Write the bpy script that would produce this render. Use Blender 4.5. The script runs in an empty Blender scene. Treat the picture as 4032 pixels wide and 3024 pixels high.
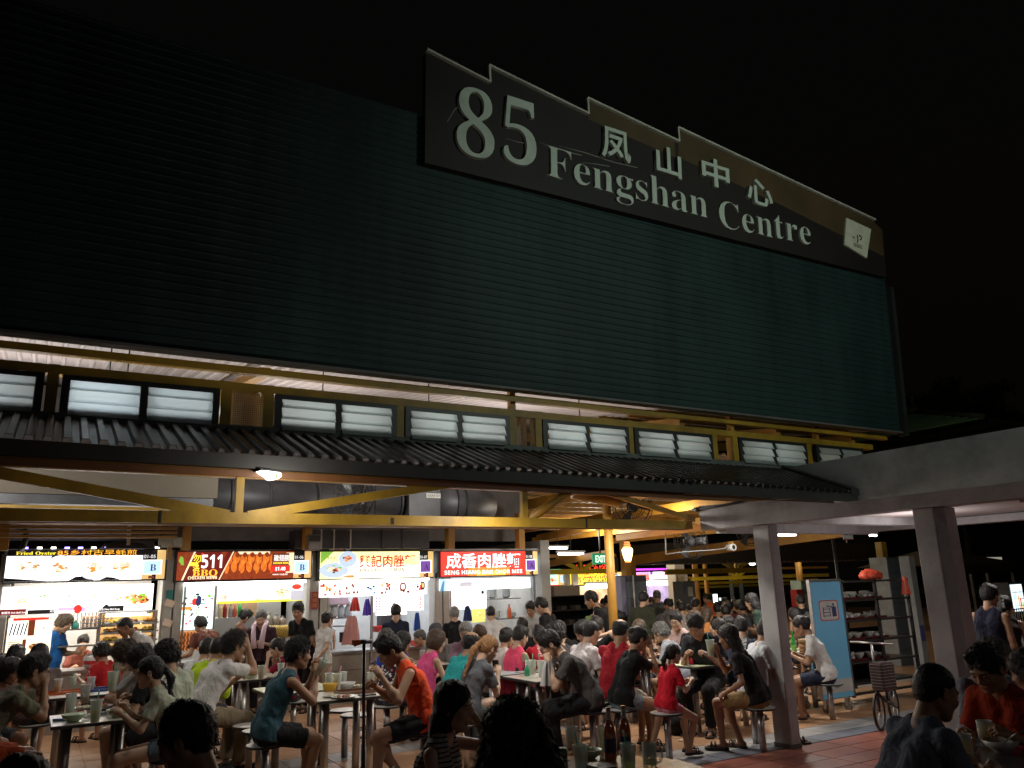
import bpy, bmesh, math, random
import numpy as np
from mathutils import Vector, Matrix
random.seed(7); np.random.seed(7)
S = bpy.context.scene
COL = S.collection
pi = math.pi

# ---------------------------------------------------------------- camera
# world axes: X runs along the row of stalls, Y goes into the building, Z up (metres)
F_PX, CX, CY = 3100.0, 2016.0, 1512.0          # focal length and centre for a 4032 x 3024 frame
CAM = np.array([0.0, 0.0, 1.82])
_up = np.array([-366, 12212, -F_PX]); _x = np.array([5384, -638, -F_PX])
_up = _up / np.linalg.norm(_up); _x = _x - _up * (_x @ _up); _x = _x / np.linalg.norm(_x)
ROT = np.array([_x, np.cross(_up, _x), _up])
def ray(u, v):
    d = ROT @ np.array([u - CX, -(v - CY), -F_PX]); return d / np.linalg.norm(d)
def onZ(u, v, z=0.0):
    d = ray(u, v); return CAM + d * (z - CAM[2]) / d[2]
def onY(u, v, y):
    d = ray(u, v); return CAM + d * y / d[1]
def onX(u, v, x):
    d = ray(u, v); return CAM + d * x / d[0]
cam_d = bpy.data.cameras.new('camera'); cam_d.sensor_width = 36; cam_d.lens = F_PX / 4032 * 36
cam_d.clip_start = 0.05; cam_d.clip_end = 600
cam = bpy.data.objects.new('camera', cam_d); COL.objects.link(cam); S.camera = cam
_m = Matrix([list(r) for r in ROT]).to_4x4(); _m.translation = Vector(CAM); cam.matrix_world = _m

# ---------------------------------------------------------------- night sky, exposure
W = bpy.data.worlds.new('World'); S.world = W; W.use_nodes = True
nt = W.node_tree; bg = nt.nodes['Background']
sky = nt.nodes.new('ShaderNodeTexSky'); sky.sky_type = 'NISHITA'; sky.sun_disc = False
sky.sun_elevation = math.radians(-4.0); sky.sun_rotation = math.radians(200); sky.air_density = 1.5; sky.dust_density = 4
mx = nt.nodes.new('ShaderNodeMixRGB'); mx.blend_type = 'ADD'; mx.inputs[0].default_value = 1
mx.inputs[2].default_value = (0.026, 0.021, 0.016, 1)       # city glow on the night cloud
nt.links.new(sky.outputs[0], mx.inputs[1]); nt.links.new(mx.outputs[0], bg.inputs[0])
bg.inputs[1].default_value = 0.05
S.view_settings.view_transform = 'Standard'; S.view_settings.look = 'None'
S.view_settings.exposure = 0.0; S.view_settings.gamma = 1.0; S.view_settings.use_curve_mapping = False
try:
    S.cycles.use_denoising = True; S.cycles.max_bounces = 6; S.cycles.diffuse_bounces = 3
    S.cycles.glossy_bounces = 3; S.cycles.transmission_bounces = 4; S.cycles.transparent_max_bounces = 12
    S.cycles.caustics_reflective = False; S.cycles.caustics_refractive = False
    S.cycles.sample_clamp_indirect = 8.0; S.cycles.sample_clamp_direct = 12.0
except Exception:
    pass

def lamp(name, loc, power, color=(1, 1, 1), size=0.2, kind='AREA', target=None, size_y=None, spot=None, parent=None):
    l = bpy.data.lights.new(name, kind); l.energy = power; l.color = color
    if kind == 'AREA':
        l.size = size
        if size_y: l.shape = 'RECTANGLE'; l.size_y = size_y
    else:
        l.shadow_soft_size = size
    if kind == 'SPOT' and spot: l.spot_size = math.radians(spot); l.spot_blend = 0.9
    o = bpy.data.objects.new(name, l); COL.objects.link(o); o.location = loc
    if target is not None:
        o.rotation_euler = (Vector(target) - Vector(loc)).to_track_quat('-Z', 'Y').to_euler()
    return o
# ---------------------------------------------------------------- materials
MATS = {}
def M(name, rgb=(.5, .5, .5), rough=.6, metal=0., var=.12, ns=5., bump=0., bs=80., emit=None, es=1., stain=0., spec=.5, coat=0., streak=False):
    """Principled material with noise variation in colour and relief."""
    if name in MATS: return MATS[name]
    m = bpy.data.materials.new(name); m.use_nodes = True; n = m.node_tree.nodes; L = m.node_tree.links
    b = n['Principled BSDF']; b.inputs['Roughness'].default_value = rough; b.inputs['Metallic'].default_value = metal
    b.inputs['Specular IOR Level'].default_value = spec; b.inputs['Coat Weight'].default_value = coat
    tc = n.new('ShaderNodeTexCoord'); nz = n.new('ShaderNodeTexNoise'); nz.inputs['Scale'].default_value = ns; nz.inputs['Detail'].default_value = 5
    L.new(tc.outputs['Object'], nz.inputs['Vector'])
    rp = n.new('ShaderNodeValToRGB'); rp.color_ramp.elements[0].position = .3; rp.color_ramp.elements[1].position = .7
    rp.color_ramp.elements[0].color = tuple(max(0, c * (1 - var)) for c in rgb) + (1,)
    rp.color_ramp.elements[1].color = tuple(min(1, c * (1 + var)) for c in rgb) + (1,)
    L.new(nz.outputs['Fac'], rp.inputs[0]); out = rp.outputs[0]
    if stain:
        n2 = n.new('ShaderNodeTexNoise'); n2.inputs['Scale'].default_value = ns * .37; n2.inputs['Detail'].default_value = 8; n2.inputs['Roughness'].default_value = .7
        sk_ = n.new('ShaderNodeMapping'); sk_.inputs['Scale'].default_value = (5, 5, .35) if streak else (1, 1, 1); L.new(tc.outputs['Object'], sk_.inputs[0]); L.new(sk_.outputs[0], n2.inputs['Vector'])
        r2 = n.new('ShaderNodeValToRGB'); r2.color_ramp.elements[0].position = .42; r2.color_ramp.elements[1].position = .66
        r2.color_ramp.elements[0].color = (1, 1, 1, 1); r2.color_ramp.elements[1].color = (1 - stain,) * 3 + (1,)
        L.new(n2.outputs['Fac'], r2.inputs[0])
        mm = n.new('ShaderNodeMixRGB'); mm.blend_type = 'MULTIPLY'; mm.inputs[0].default_value = 1
        L.new(out, mm.inputs[1]); L.new(r2.outputs[0], mm.inputs[2]); out = mm.outputs[0]
    L.new(out, b.inputs['Base Color'])
    if bump:
        n3 = n.new('ShaderNodeTexNoise'); n3.inputs['Scale'].default_value = bs; n3.inputs['Detail'].default_value = 4
        L.new(tc.outputs['Object'], n3.inputs['Vector'])
        bp = n.new('ShaderNodeBump'); bp.inputs['Strength'].default_value = bump; bp.inputs['Distance'].default_value = .01
        L.new(n3.outputs['Fac'], bp.inputs['Height']); L.new(bp.outputs[0], b.inputs['Normal'])
    if emit:
        b.inputs['Emission Color'].default_value = tuple(emit) + (1,); b.inputs['Emission Strength'].default_value = es
    MATS[name] = m; return m
def ME(name, rgb, es, var=0.0, ns=8.):
    """A lit surface: backlit print, tube, screen."""
    if name in MATS: return MATS[name]
    m = bpy.data.materials.new(name); m.use_nodes = True; n = m.node_tree.nodes; L = m.node_tree.links
    b = n['Principled BSDF']; b.inputs['Base Color'].default_value = tuple(min(1, c) for c in rgb) + (1,); b.inputs['Roughness'].default_value = .4
    b.inputs['Emission Strength'].default_value = es; b.inputs['Emission Color'].default_value = tuple(rgb) + (1,)
    if var:
        tc = n.new('ShaderNodeTexCoord'); nz = n.new('ShaderNodeTexNoise'); nz.inputs['Scale'].default_value = ns; nz.inputs['Detail'].default_value = 4
        L.new(tc.outputs['Object'], nz.inputs['Vector']); rp = n.new('ShaderNodeValToRGB')
        rp.color_ramp.elements[0].position = .35; rp.color_ramp.elements[1].position = .65
        rp.color_ramp.elements[0].color = tuple(c * (1 - var) for c in rgb) + (1,); rp.color_ramp.elements[1].color = tuple(min(1, c * (1 + var * .5)) for c in rgb) + (1,)
        L.new(nz.outputs['Fac'], rp.inputs[0]); L.new(rp.outputs[0], b.inputs['Emission Color'])
    MATS[name] = m; return m
def MT(name, rgb, clear=.5, rough=.15, emit=0.):
    """Thin clear plastic or glass: part see-through, part surface."""
    if name in MATS: return MATS[name]
    m = bpy.data.materials.new(name); m.use_nodes = True; n = m.node_tree.nodes; L = m.node_tree.links
    b = n['Principled BSDF']; b.inputs['Base Color'].default_value = tuple(rgb) + (1,); b.inputs['Roughness'].default_value = rough
    if emit: b.inputs['Emission Color'].default_value = tuple(rgb) + (1,); b.inputs['Emission Strength'].default_value = emit
    t = n.new('ShaderNodeBsdfTransparent'); t.inputs[0].default_value = tuple(.4 + .6 * c for c in rgb) + (1,)
    lw = n.new('ShaderNodeLayerWeight'); lw.inputs[0].default_value = .35
    mp = n.new('ShaderNodeMapRange'); mp.inputs[3].default_value = 1 - clear; mp.inputs[4].default_value = 1
    L.new(lw.outputs['Facing'], mp.inputs[0])
    x = n.new('ShaderNodeMixShader'); L.new(mp.outputs[0], x.inputs[0]); L.new(t.outputs[0], x.inputs[1]); L.new(b.outputs[0], x.inputs[2])
    L.new(x.outputs[0], n['Material Output'].inputs['Surface']); MATS[name] = m; return m
def cloth(rgb, pat=None):
    key = 'cloth_%s_%.3f_%.3f_%.3f' % ((pat or 'plain',) + tuple(rgb))
    if key in MATS: return MATS[key]
    m = bpy.data.materials.new(key); m.use_nodes = True; n = m.node_tree.nodes; L = m.node_tree.links
    b = n['Principled BSDF']; b.inputs['Roughness'].default_value = .88; b.inputs['Specular IOR Level'].default_value = .25
    b.inputs['Sheen Weight'].default_value = .03
    tc = n.new('ShaderNodeTexCoord')
    nz = n.new('ShaderNodeTexNoise'); nz.inputs['Scale'].default_value = 7; nz.inputs['Detail'].default_value = 4; L.new(tc.outputs['Object'], nz.inputs['Vector'])
    rp = n.new('ShaderNodeValToRGB'); rp.color_ramp.elements[0].color = tuple(c * .86 for c in rgb) + (1,); rp.color_ramp.elements[1].color = tuple(min(1, c * 1.12) for c in rgb) + (1,)
    L.new(nz.outputs['Fac'], rp.inputs[0]); out = rp.outputs[0]
    if pat in ('stripe', 'pinstripe', 'plaid', 'flower'):
        if pat == 'flower':
            w = n.new('ShaderNodeTexVoronoi'); w.inputs['Scale'].default_value = 30; L.new(tc.outputs['Object'], w.inputs['Vector']); f = w.outputs['Distance']; c2 = (.03, .02, .03); th = (.42, .5)
            w2 = n.new('ShaderNodeTexVoronoi'); w2.inputs['Scale'].default_value = 21; L.new(tc.outputs['Object'], w2.inputs['Vector'])
            r5 = n.new('ShaderNodeValToRGB'); r5.color_ramp.elements[0].position = .3; r5.color_ramp.elements[1].position = .36
            r5.color_ramp.elements[0].color = (.6, .03, .03, 1); r5.color_ramp.elements[1].color = (1, 1, 1, 1); L.new(w2.outputs['Distance'], r5.inputs[0])
            mr = n.new('ShaderNodeMixRGB'); mr.blend_type = 'MULTIPLY'; mr.inputs[0].default_value = 1; L.new(out, mr.inputs[1]); L.new(r5.outputs[0], mr.inputs[2]); out = mr.outputs[0]
        else:
            w = n.new('ShaderNodeTexWave'); w.bands_direction = 'Z'; w.inputs['Scale'].default_value = {'stripe': 13, 'pinstripe': 48, 'plaid': 9}[pat]
            w.inputs['Distortion'].default_value = .6; L.new(tc.outputs['Object'], w.inputs['Vector']); f = w.outputs['Fac']; c2 = {'stripe': (.012, .012, .015), 'pinstripe': (.16, .17, .2), 'plaid': (.22, .21, .19)}[pat]; th = {'stripe': (.76, .84), 'pinstripe': (.5, .6), 'plaid': (.9, .97)}[pat]
        r3 = n.new('ShaderNodeValToRGB'); r3.color_ramp.elements[0].position = th[0]; r3.color_ramp.elements[1].position = th[1]; L.new(f, r3.inputs[0])
        mm = n.new('ShaderNodeMixRGB'); L.new(r3.outputs[0], mm.inputs[0]); L.new(out, mm.inputs[1]); mm.inputs[2].default_value = c2 + (1,); out = mm.outputs[0]
    if pat == 'print':
        sp = n.new('ShaderNodeSeparateXYZ'); L.new(tc.outputs['Object'], sp.inputs[0]); acc = None
        for ax_, c_, e_ in (('Y', 0., .085), ('Z', .98, .07)):
            q = n.new('ShaderNodeMath'); q.operation = 'COMPARE'; L.new(sp.outputs[ax_], q.inputs[0]); q.inputs[1].default_value = c_; q.inputs[2].default_value = e_
            if acc is None: acc = q.outputs[0]
            else:
                r7 = n.new('ShaderNodeMath'); r7.operation = 'MULTIPLY'; L.new(acc, r7.inputs[0]); L.new(q.outputs[0], r7.inputs[1]); acc = r7.outputs[0]
        bk = n.new('ShaderNodeTexBrick'); bk.inputs['Scale'].default_value = 26; bk.inputs['Color1'].default_value = (1, 1, 1, 1); bk.inputs['Color2'].default_value = (0, 0, 0, 1); bk.inputs['Mortar'].default_value = (0, 0, 0, 1); bk.inputs['Mortar Size'].default_value = .03
        m8 = n.new('ShaderNodeMapping'); m8.inputs['Rotation'].default_value = (pi / 2, 0, pi / 2); L.new(tc.outputs['Object'], m8.inputs[0]); L.new(m8.outputs[0], bk.inputs['Vector'])
        r9 = n.new('ShaderNodeMath'); r9.operation = 'MULTIPLY'; L.new(acc, r9.inputs[0]); L.new(bk.outputs['Color'], r9.inputs[1])
        m9 = n.new('ShaderNodeMixRGB'); L.new(r9.outputs[0], m9.inputs[0]); L.new(out, m9.inputs[1]); m9.inputs[2].default_value = (.6, .58, .55, 1) if max(rgb) < .45 else (.05, .05, .08, 1); out = m9.outputs[0]
    L.new(out, b.inputs['Base Color'])
    wv = n.new('ShaderNodeTexNoise'); wv.inputs['Scale'].default_value = 16; wv.inputs['Detail'].default_value = 3; wv.inputs['Distortion'].default_value = 1.2
    mp = n.new('ShaderNodeMapping'); mp.inputs['Scale'].default_value = (1, 1, .45); mp.inputs['Rotation'].default_value = (.5, .6, 0)
    L.new(tc.outputs['Object'], mp.inputs[0]); L.new(mp.outputs[0], wv.inputs['Vector'])
    bp = n.new('ShaderNodeBump'); bp.inputs['Strength'].default_value = .9; bp.inputs['Distance'].default_value = .022
    L.new(wv.outputs['Fac'], bp.inputs['Height']); L.new(bp.outputs[0], b.inputs['Normal'])
    MATS[key] = m; return m

# ---------------------------------------------------------------- objects
def tag(o, label=None, cat=None, group=None, kind=None):
    if label: o['label'] = label
    if cat: o['category'] = cat
    if group: o['group'] = group
    if kind: o['kind'] = kind
    return o
def empty(name, loc=(0, 0, 0), rz=0., label=None, cat=None, group=None):
    o = bpy.data.objects.new(name, None); COL.objects.link(o); o.location = [float(c) for c in loc]; o.rotation_euler = (0, 0, rz)
    o.empty_display_size = .1
    return tag(o, label, cat, group)
def link(name, me, parent=None, loc=None, mats=None):
    o = bpy.data.objects.new(name, me); COL.objects.link(o)
    if parent: o.parent = parent
    if loc is not None: o.location = [float(c) for c in loc]
    if mats:
        for i, m in enumerate(mats):
            o.material_slots[i].link = 'OBJECT'; o.material_slots[i].material = m
    return o
def copy_tree(o, parent=None, loc=None, rz=None):
    c = o.copy(); COL.objects.link(c); c.parent = parent
    if loc is not None: c.location = [float(q) for q in loc]
    if rz is not None: c.rotation_euler = (0, 0, rz)
    for ch in list(o.children): copy_tree(ch, c)
    return c
class MB:
    """Collects simple solids and links them as one mesh."""
    def __init__(s): s.v = []; s.f = []; s.m = []; s.sm = []
    def add(s, vs, fs, mi=0, smooth=False):
        b = len(s.v); s.v += [tuple(float(c) for c in p) for p in vs]
        for f in fs: s.f.append([b + i for i in f]); s.m.append(mi); s.sm.append(smooth)
        return s
    def box(s, c, d, rz=0., mi=0, rot=None):
        h = [q / 2 for q in d]; R = rot if rot is not None else Matrix.Rotation(rz, 3, 'Z')
        vs = [Vector(c) + R @ Vector((x * h[0], y * h[1], z * h[2])) for x in (-1, 1) for y in (-1, 1) for z in (-1, 1)]
        return s.add(vs, [(0, 1, 3, 2), (4, 6, 7, 5), (0, 4, 5, 1), (2, 3, 7, 6), (0, 2, 6, 4), (1, 5, 7, 3)], mi)
    def b2(s, lo, hi, mi=0):
        return s.box([(a + b) / 2 for a, b in zip(lo, hi)], [abs(b - a) for a, b in zip(lo, hi)], mi=mi)
    def bar(s, a, b, w, h, mi=0, upv=(0, 0, 1)):
        """rectangular bar from a to b, w across, h along upv"""
        a, b = Vector([float(q) for q in a]), Vector([float(q) for q in b]); x = (b - a); L = x.length; x.normalize(); u = Vector(upv)
        y = u.cross(x)
        if y.length < 1e-4: y = Vector((1, 0, 0)).cross(x)
        y.normalize(); z = x.cross(y); R = Matrix((x, y, z)).transposed()
        return s.box((a + b) / 2, (L, w, h), mi=mi, rot=R)
    def tube(s, pts, r, n=8, mi=0, cap=True, closed=False):
        pts = [Vector([float(q) for q in p]) for p in pts]; k = len(pts); rr = r if hasattr(r, '__len__') else [r] * k
        vs = []; prev = None
        for i, p in enumerate(pts):
            if closed: t = pts[(i + 1) % k] - pts[i - 1]
            else: t = (pts[min(i + 1, k - 1)] - pts[max(i - 1, 0)])
            t.normalize()
            if prev is None:
                a = Vector((0, 0, 1)) if abs(t.z) < .9 else Vector((1, 0, 0)); y = t.cross(a).normalized()
            else:
                y = prev - t * prev.dot(t); y.normalize()
            prev = y; z = t.cross(y)
            vs += [p + (y * math.cos(q) + z * math.sin(q)) * rr[i] for q in [2 * pi * j / n for j in range(n)]]
        fs = []
        for i in range(k if closed else k - 1):
            o = i * n; o2 = ((i + 1) % k) * n
            fs += [(o + j, o + (j + 1) % n, o2 + (j + 1) % n, o2 + j) for j in range(n)]
        s.add(vs, fs, mi, True)
        if cap and not closed:
            b = len(s.v) - len(vs); s.f.append([b + j for j in range(n)][::-1]); s.m.append(mi); s.sm.append(False)
            s.f.append([b + (k - 1) * n + j for j in range(n)]); s.m.append(mi); s.sm.append(False)
        return s
    def lathe(s, prof, c=(0, 0, 0), n=16, mi=0, smooth=True, caps=True):
        vs = [(c[0] + r * math.cos(2 * pi * j / n), c[1] + r * math.sin(2 * pi * j / n), c[2] + z) for r, z in prof for j in range(n)]
        fs = [(i * n + j, i * n + (j + 1) % n, (i + 1) * n + (j + 1) % n, (i + 1) * n + j) for i in range(len(prof) - 1) for j in range(n)]
        b = len(s.v); s.add(vs, fs, mi, smooth)
        if caps:
            for i, fl in ((0, True), (len(prof) - 1, False)):
                if prof[i][0] > 1e-4:
                    q = [b + i * n + j for j in range(n)]; s.f.append(q[::-1] if fl else q); s.m.append(mi); s.sm.append(False)
        return s
    def quad(s, a, b, c, d, mi=0): return s.add([a, b, c, d], [(0, 1, 2, 3)], mi)
    def prism(s, poly, axis_off, mi=0):
        """extrude a planar 3-D polygon by the vector axis_off"""
        n = len(poly); o = Vector(axis_off); vs = [Vector(p) for p in poly] + [Vector(p) + o for p in poly]
        fs = [tuple(range(n))[::-1], tuple(range(n, 2 * n))] + [(i, (i + 1) % n, n + (i + 1) % n, n + i) for i in range(n)]
        return s.add(vs, fs, mi)
    def mesh(s, name, mats):
        me = bpy.data.meshes.new(name); me.from_pydata(s.v, [], s.f)
        for m in (mats if isinstance(mats, (list, tuple)) else [mats]): me.materials.append(m)
        me.polygons.foreach_set('material_index', s.m); me.polygons.foreach_set('use_smooth', s.sm); me.update()
        return me
    def build(s, name, mats, parent=None, loc=None, bevel=0.):
        o = link(name, s.mesh(name, mats), parent, loc)
        if bevel:
            b = o.modifiers.new('bevel', 'BEVEL'); b.width = bevel; b.segments = 2; b.limit_method = 'ANGLE'
        return o
def text_mesh(body, size, depth, mat, name='lettering', align='LEFT', sx=1., bold=0., space=1., shear=0.):
    c = bpy.data.curves.new(name, 'FONT'); c.body = body; c.size = size; c.extrude = depth; c.align_x = align; c.resolution_u = 3
    c.space_character = space; c.offset = bold; c.shear = shear
    o = bpy.data.objects.new(name, c); COL.objects.link(o); dg = bpy.context.evaluated_depsgraph_get()
    me = bpy.data.meshes.new_from_object(o.evaluated_get(dg)); bpy.data.objects.remove(o); bpy.data.curves.remove(c)
    n = len(me.vertices); co = np.empty(n * 3, np.float32); me.vertices.foreach_get('co', co); co = co.reshape(-1, 3)
    co[:, 0] *= sx; me.vertices.foreach_set('co', co.ravel()); me.materials.clear(); me.materials.append(mat); me.name = name
    me.polygons.foreach_set('material_index', [0] * len(me.polygons)); me.update()
    return me
MBOLD = {}
for _i in range(26): MBOLD[chr(65 + _i)] = chr(0x1D400 + _i); MBOLD[chr(97 + _i)] = chr(0x1D41A + _i)
for _i in range(10): MBOLD[str(_i)] = chr(0x1D7CE + _i)
SBOLD = {}
for _i in range(26): SBOLD[chr(65 + _i)] = chr(0x1D5D4 + _i); SBOLD[chr(97 + _i)] = chr(0x1D5EE + _i)
for _i in range(10): SBOLD[str(_i)] = chr(0x1D7EC + _i)
def serif(t): return ''.join(MBOLD.get(c, c) for c in t)
def sansb(t): return ''.join(SBOLD.get(c, c) for c in t)
# ---------------------------------------------------------------- figures: distance fields meshed as one surface
class Field:
    def __init__(s, lo, hi, h):
        s.lo = np.array(lo, float); s.h = h; n = np.ceil((np.array(hi) - s.lo) / h).astype(int) + 1
        s.ax = [(s.lo[i] + h * np.arange(n[i])).astype(np.float32) for i in range(3)]; s.d = np.full(n, .15, np.float32)
    def _sl(s, lo, hi):
        sl = []
        for i in range(3):
            a = int(max(0, math.floor((lo[i] - s.lo[i]) / s.h))); b = int(min(len(s.ax[i]), math.ceil((hi[i] - s.lo[i]) / s.h) + 1))
            if b <= a: return None
            sl.append(slice(a, b))
        return tuple(sl)
    def _op(s, sl, e, k, op):
        d = s.d[sl]
        if op == 'u':
            hh = np.clip(.5 + .5 * (d - e) / k, 0, 1); s.d[sl] = d + (e - d) * hh - k * hh * (1 - hh)
        elif op == 's':
            e = -e; hh = np.clip(.5 - .5 * (d - e) / k, 0, 1); s.d[sl] = d + (e - d) * hh + k * hh * (1 - hh)
    def cap(s, a, b, ra, rb=None, k=.02, op='u', flat=False, sq=None):
        rb = ra if rb is None else rb; a = np.array(a, float); b = np.array(b, float); m = max(ra, rb) + k + 2 * s.h + .004
        sl = s._sl(np.minimum(a, b) - m, np.maximum(a, b) + m)
        if sl is None: return s
        X = s.ax[0][sl[0]][:, None, None] - a[0]; Y = s.ax[1][sl[1]][None, :, None] - a[1]; Z = s.ax[2][sl[2]][None, None, :] - a[2]
        ba = b - a; L2 = float(ba @ ba) + 1e-9; t = (X * ba[0] + Y * ba[1] + Z * ba[2]) / L2; tc = np.clip(t, 0, 1)
        if flat:
            e = np.sqrt((X - t * ba[0]) ** 2 + (Y - t * ba[1]) ** 2 + (Z - t * ba[2]) ** 2) - (ra + (rb - ra) * tc)
            L = math.sqrt(L2); e2 = np.sqrt((X - tc * ba[0]) ** 2 + (Y - tc * ba[1]) ** 2 + (Z - tc * ba[2]) ** 2) - (ra + (rb - ra) * tc)
            e = np.where(t < .5, e2, np.maximum(e, (t - 1) * L))
        else:
            e = np.sqrt((X - tc * ba[0]) ** 2 + (Y - tc * ba[1]) ** 2 + (Z - tc * ba[2]) ** 2) - (ra + (rb - ra) * tc)
        s._op(sl, e, k, op); return s
    def ell(s, c, r, R=None, k=.02, op='u'):
        c = np.array(c, float); r = np.array(r, float); m = float(max(r)) + k + 2 * s.h; sl = s._sl(c - m, c + m)
        if sl is None: return s
        X = s.ax[0][sl[0]][:, None, None] - c[0]; Y = s.ax[1][sl[1]][None, :, None] - c[1]; Z = s.ax[2][sl[2]][None, None, :] - c[2]
        if R is not None:
            R = np.array(R); X, Y, Z = (X * R[0][0] + Y * R[1][0] + Z * R[2][0], X * R[0][1] + Y * R[1][1] + Z * R[2][1], X * R[0][2] + Y * R[1][2] + Z * R[2][2])
        k0 = np.sqrt((X / r[0]) ** 2 + (Y / r[1]) ** 2 + (Z / r[2]) ** 2); k1 = np.sqrt((X / r[0] ** 2) ** 2 + (Y / r[1] ** 2) ** 2 + (Z / r[2] ** 2) ** 2)
        s._op(sl, k0 * (k0 - 1) / np.maximum(k1, 1e-5), k, op); return s
    def plane(s, p, n, k=.006):
        """cut away the side n points to"""
        n = np.array(n, float); n = n / np.linalg.norm(n)
        e = (s.ax[0][:, None, None] - p[0]) * n[0] + (s.ax[1][None, :, None] - p[1]) * n[1] + (s.ax[2][None, None, :] - p[2]) * n[2]
        s.d = np.maximum(s.d, e.astype(np.float32)); return s
    def noise(s, amp, f, seed=0):
        x = s.ax[0][:, None, None] * f; y = s.ax[1][None, :, None] * f; z = s.ax[2][None, None, :] * f; q = seed * 1.7
        w = np.sin(x * 1.1 + y * .7 + q) + np.sin(y * 1.3 - z * .9 + q * 2)
        s.d = s.d + (amp * (np.sin(x + w * 1.3 + q) * np.sin(y * 1.2 - w + q) + .7 * np.sin(z * 1.4 + w * 1.7 + x))).astype(np.float32); return s
    def mesh(s):
        d = s.d; d[0] = d[-1] = .1; d[:, 0] = d[:, -1] = .1; d[:, :, 0] = d[:, :, -1] = .1
        ins = d < 0; c = np.zeros(tuple(n - 1 for n in d.shape), np.int8); offs = [(i, j, k) for i in (0, 1) for j in (0, 1) for k in (0, 1)]
        for i, j, k in offs: c += ins[i:i + c.shape[0], j:j + c.shape[1], k:k + c.shape[2]]
        mixed = (c > 0) & (c < 8); I = np.argwhere(mixed); idx = np.full(c.shape, -1, np.int64); idx[mixed] = np.arange(len(I))
        V8 = {o: d[I[:, 0] + o[0], I[:, 1] + o[1], I[:, 2] + o[2]] for o in offs}; acc = np.zeros((len(I), 3)); cnt = np.zeros(len(I))
        for a in offs:
            for ax in range(3):
                if a[ax] == 0:
                    b = list(a); b[ax] = 1; b = tuple(b); da, db = V8[a], V8[b]; cr = (da < 0) != (db < 0)
                    t = np.where(cr, da / np.where(cr, da - db, 1), 0); p = np.tile(np.array(a, float), (len(I), 1)); p[:, ax] += t
                    acc[cr] += p[cr]; cnt[cr] += 1
        V = s.lo + (I + acc / np.maximum(cnt, 1)[:, None]) * s.h; Q = []
        for ax in range(3):
            o1, o2 = [(1, 2), (2, 0), (0, 1)][ax]; A = np.take(ins, range(0, ins.shape[ax] - 1), ax); B = np.take(ins, range(1, ins.shape[ax]), ax)
            E = np.argwhere(A != B); E = E[(E[:, o1] > 0) & (E[:, o2] > 0) & (E[:, o1] < c.shape[o1]) & (E[:, o2] < c.shape[o2])]
            if not len(E): continue
            def g(a, b):
                F = E.copy(); F[:, o1] -= a; F[:, o2] -= b; return idx[F[:, 0], F[:, 1], F[:, 2]]
            q = np.stack([g(1, 1), g(0, 1), g(0, 0), g(1, 0)], 1); fl = A[E[:, 0], E[:, 1], E[:, 2]]
            q = np.where(fl[:, None], q, q[:, ::-1]); Q.append(q)
        Q = np.concatenate(Q) if Q else np.zeros((0, 4), int); Q = Q[(Q >= 0).all(1)]
        return V, Q
def np_mesh(name, V, Q, mats, mi=None, tris=None):
    me = bpy.data.meshes.new(name); nq = len(Q); nt_ = 0 if tris is None else len(tris)
    me.vertices.add(len(V)); me.vertices.foreach_set('co', np.asarray(V, np.float32).ravel())
    loops = np.asarray(Q).ravel(); st = np.arange(nq) * 4; tot = np.full(nq, 4)
    if nt_:
        loops = np.concatenate([loops, np.asarray(tris).ravel()]); st = np.concatenate([st, nq * 4 + np.arange(nt_) * 3]); tot = np.concatenate([tot, np.full(nt_, 3)])
    me.loops.add(len(loops)); me.loops.foreach_set('vertex_index', loops.astype(np.int32)); me.polygons.add(nq + nt_)
    me.polygons.foreach_set('loop_start', st.astype(np.int32)); me.polygons.foreach_set('loop_total', tot.astype(np.int32))
    for m in mats: me.materials.append(m)
    if mi is not None: me.polygons.foreach_set('material_index', np.asarray(mi, np.int32))
    me.polygons.foreach_set('use_smooth', np.ones(nq + nt_, bool)); me.update(calc_edges=True); return me

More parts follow.
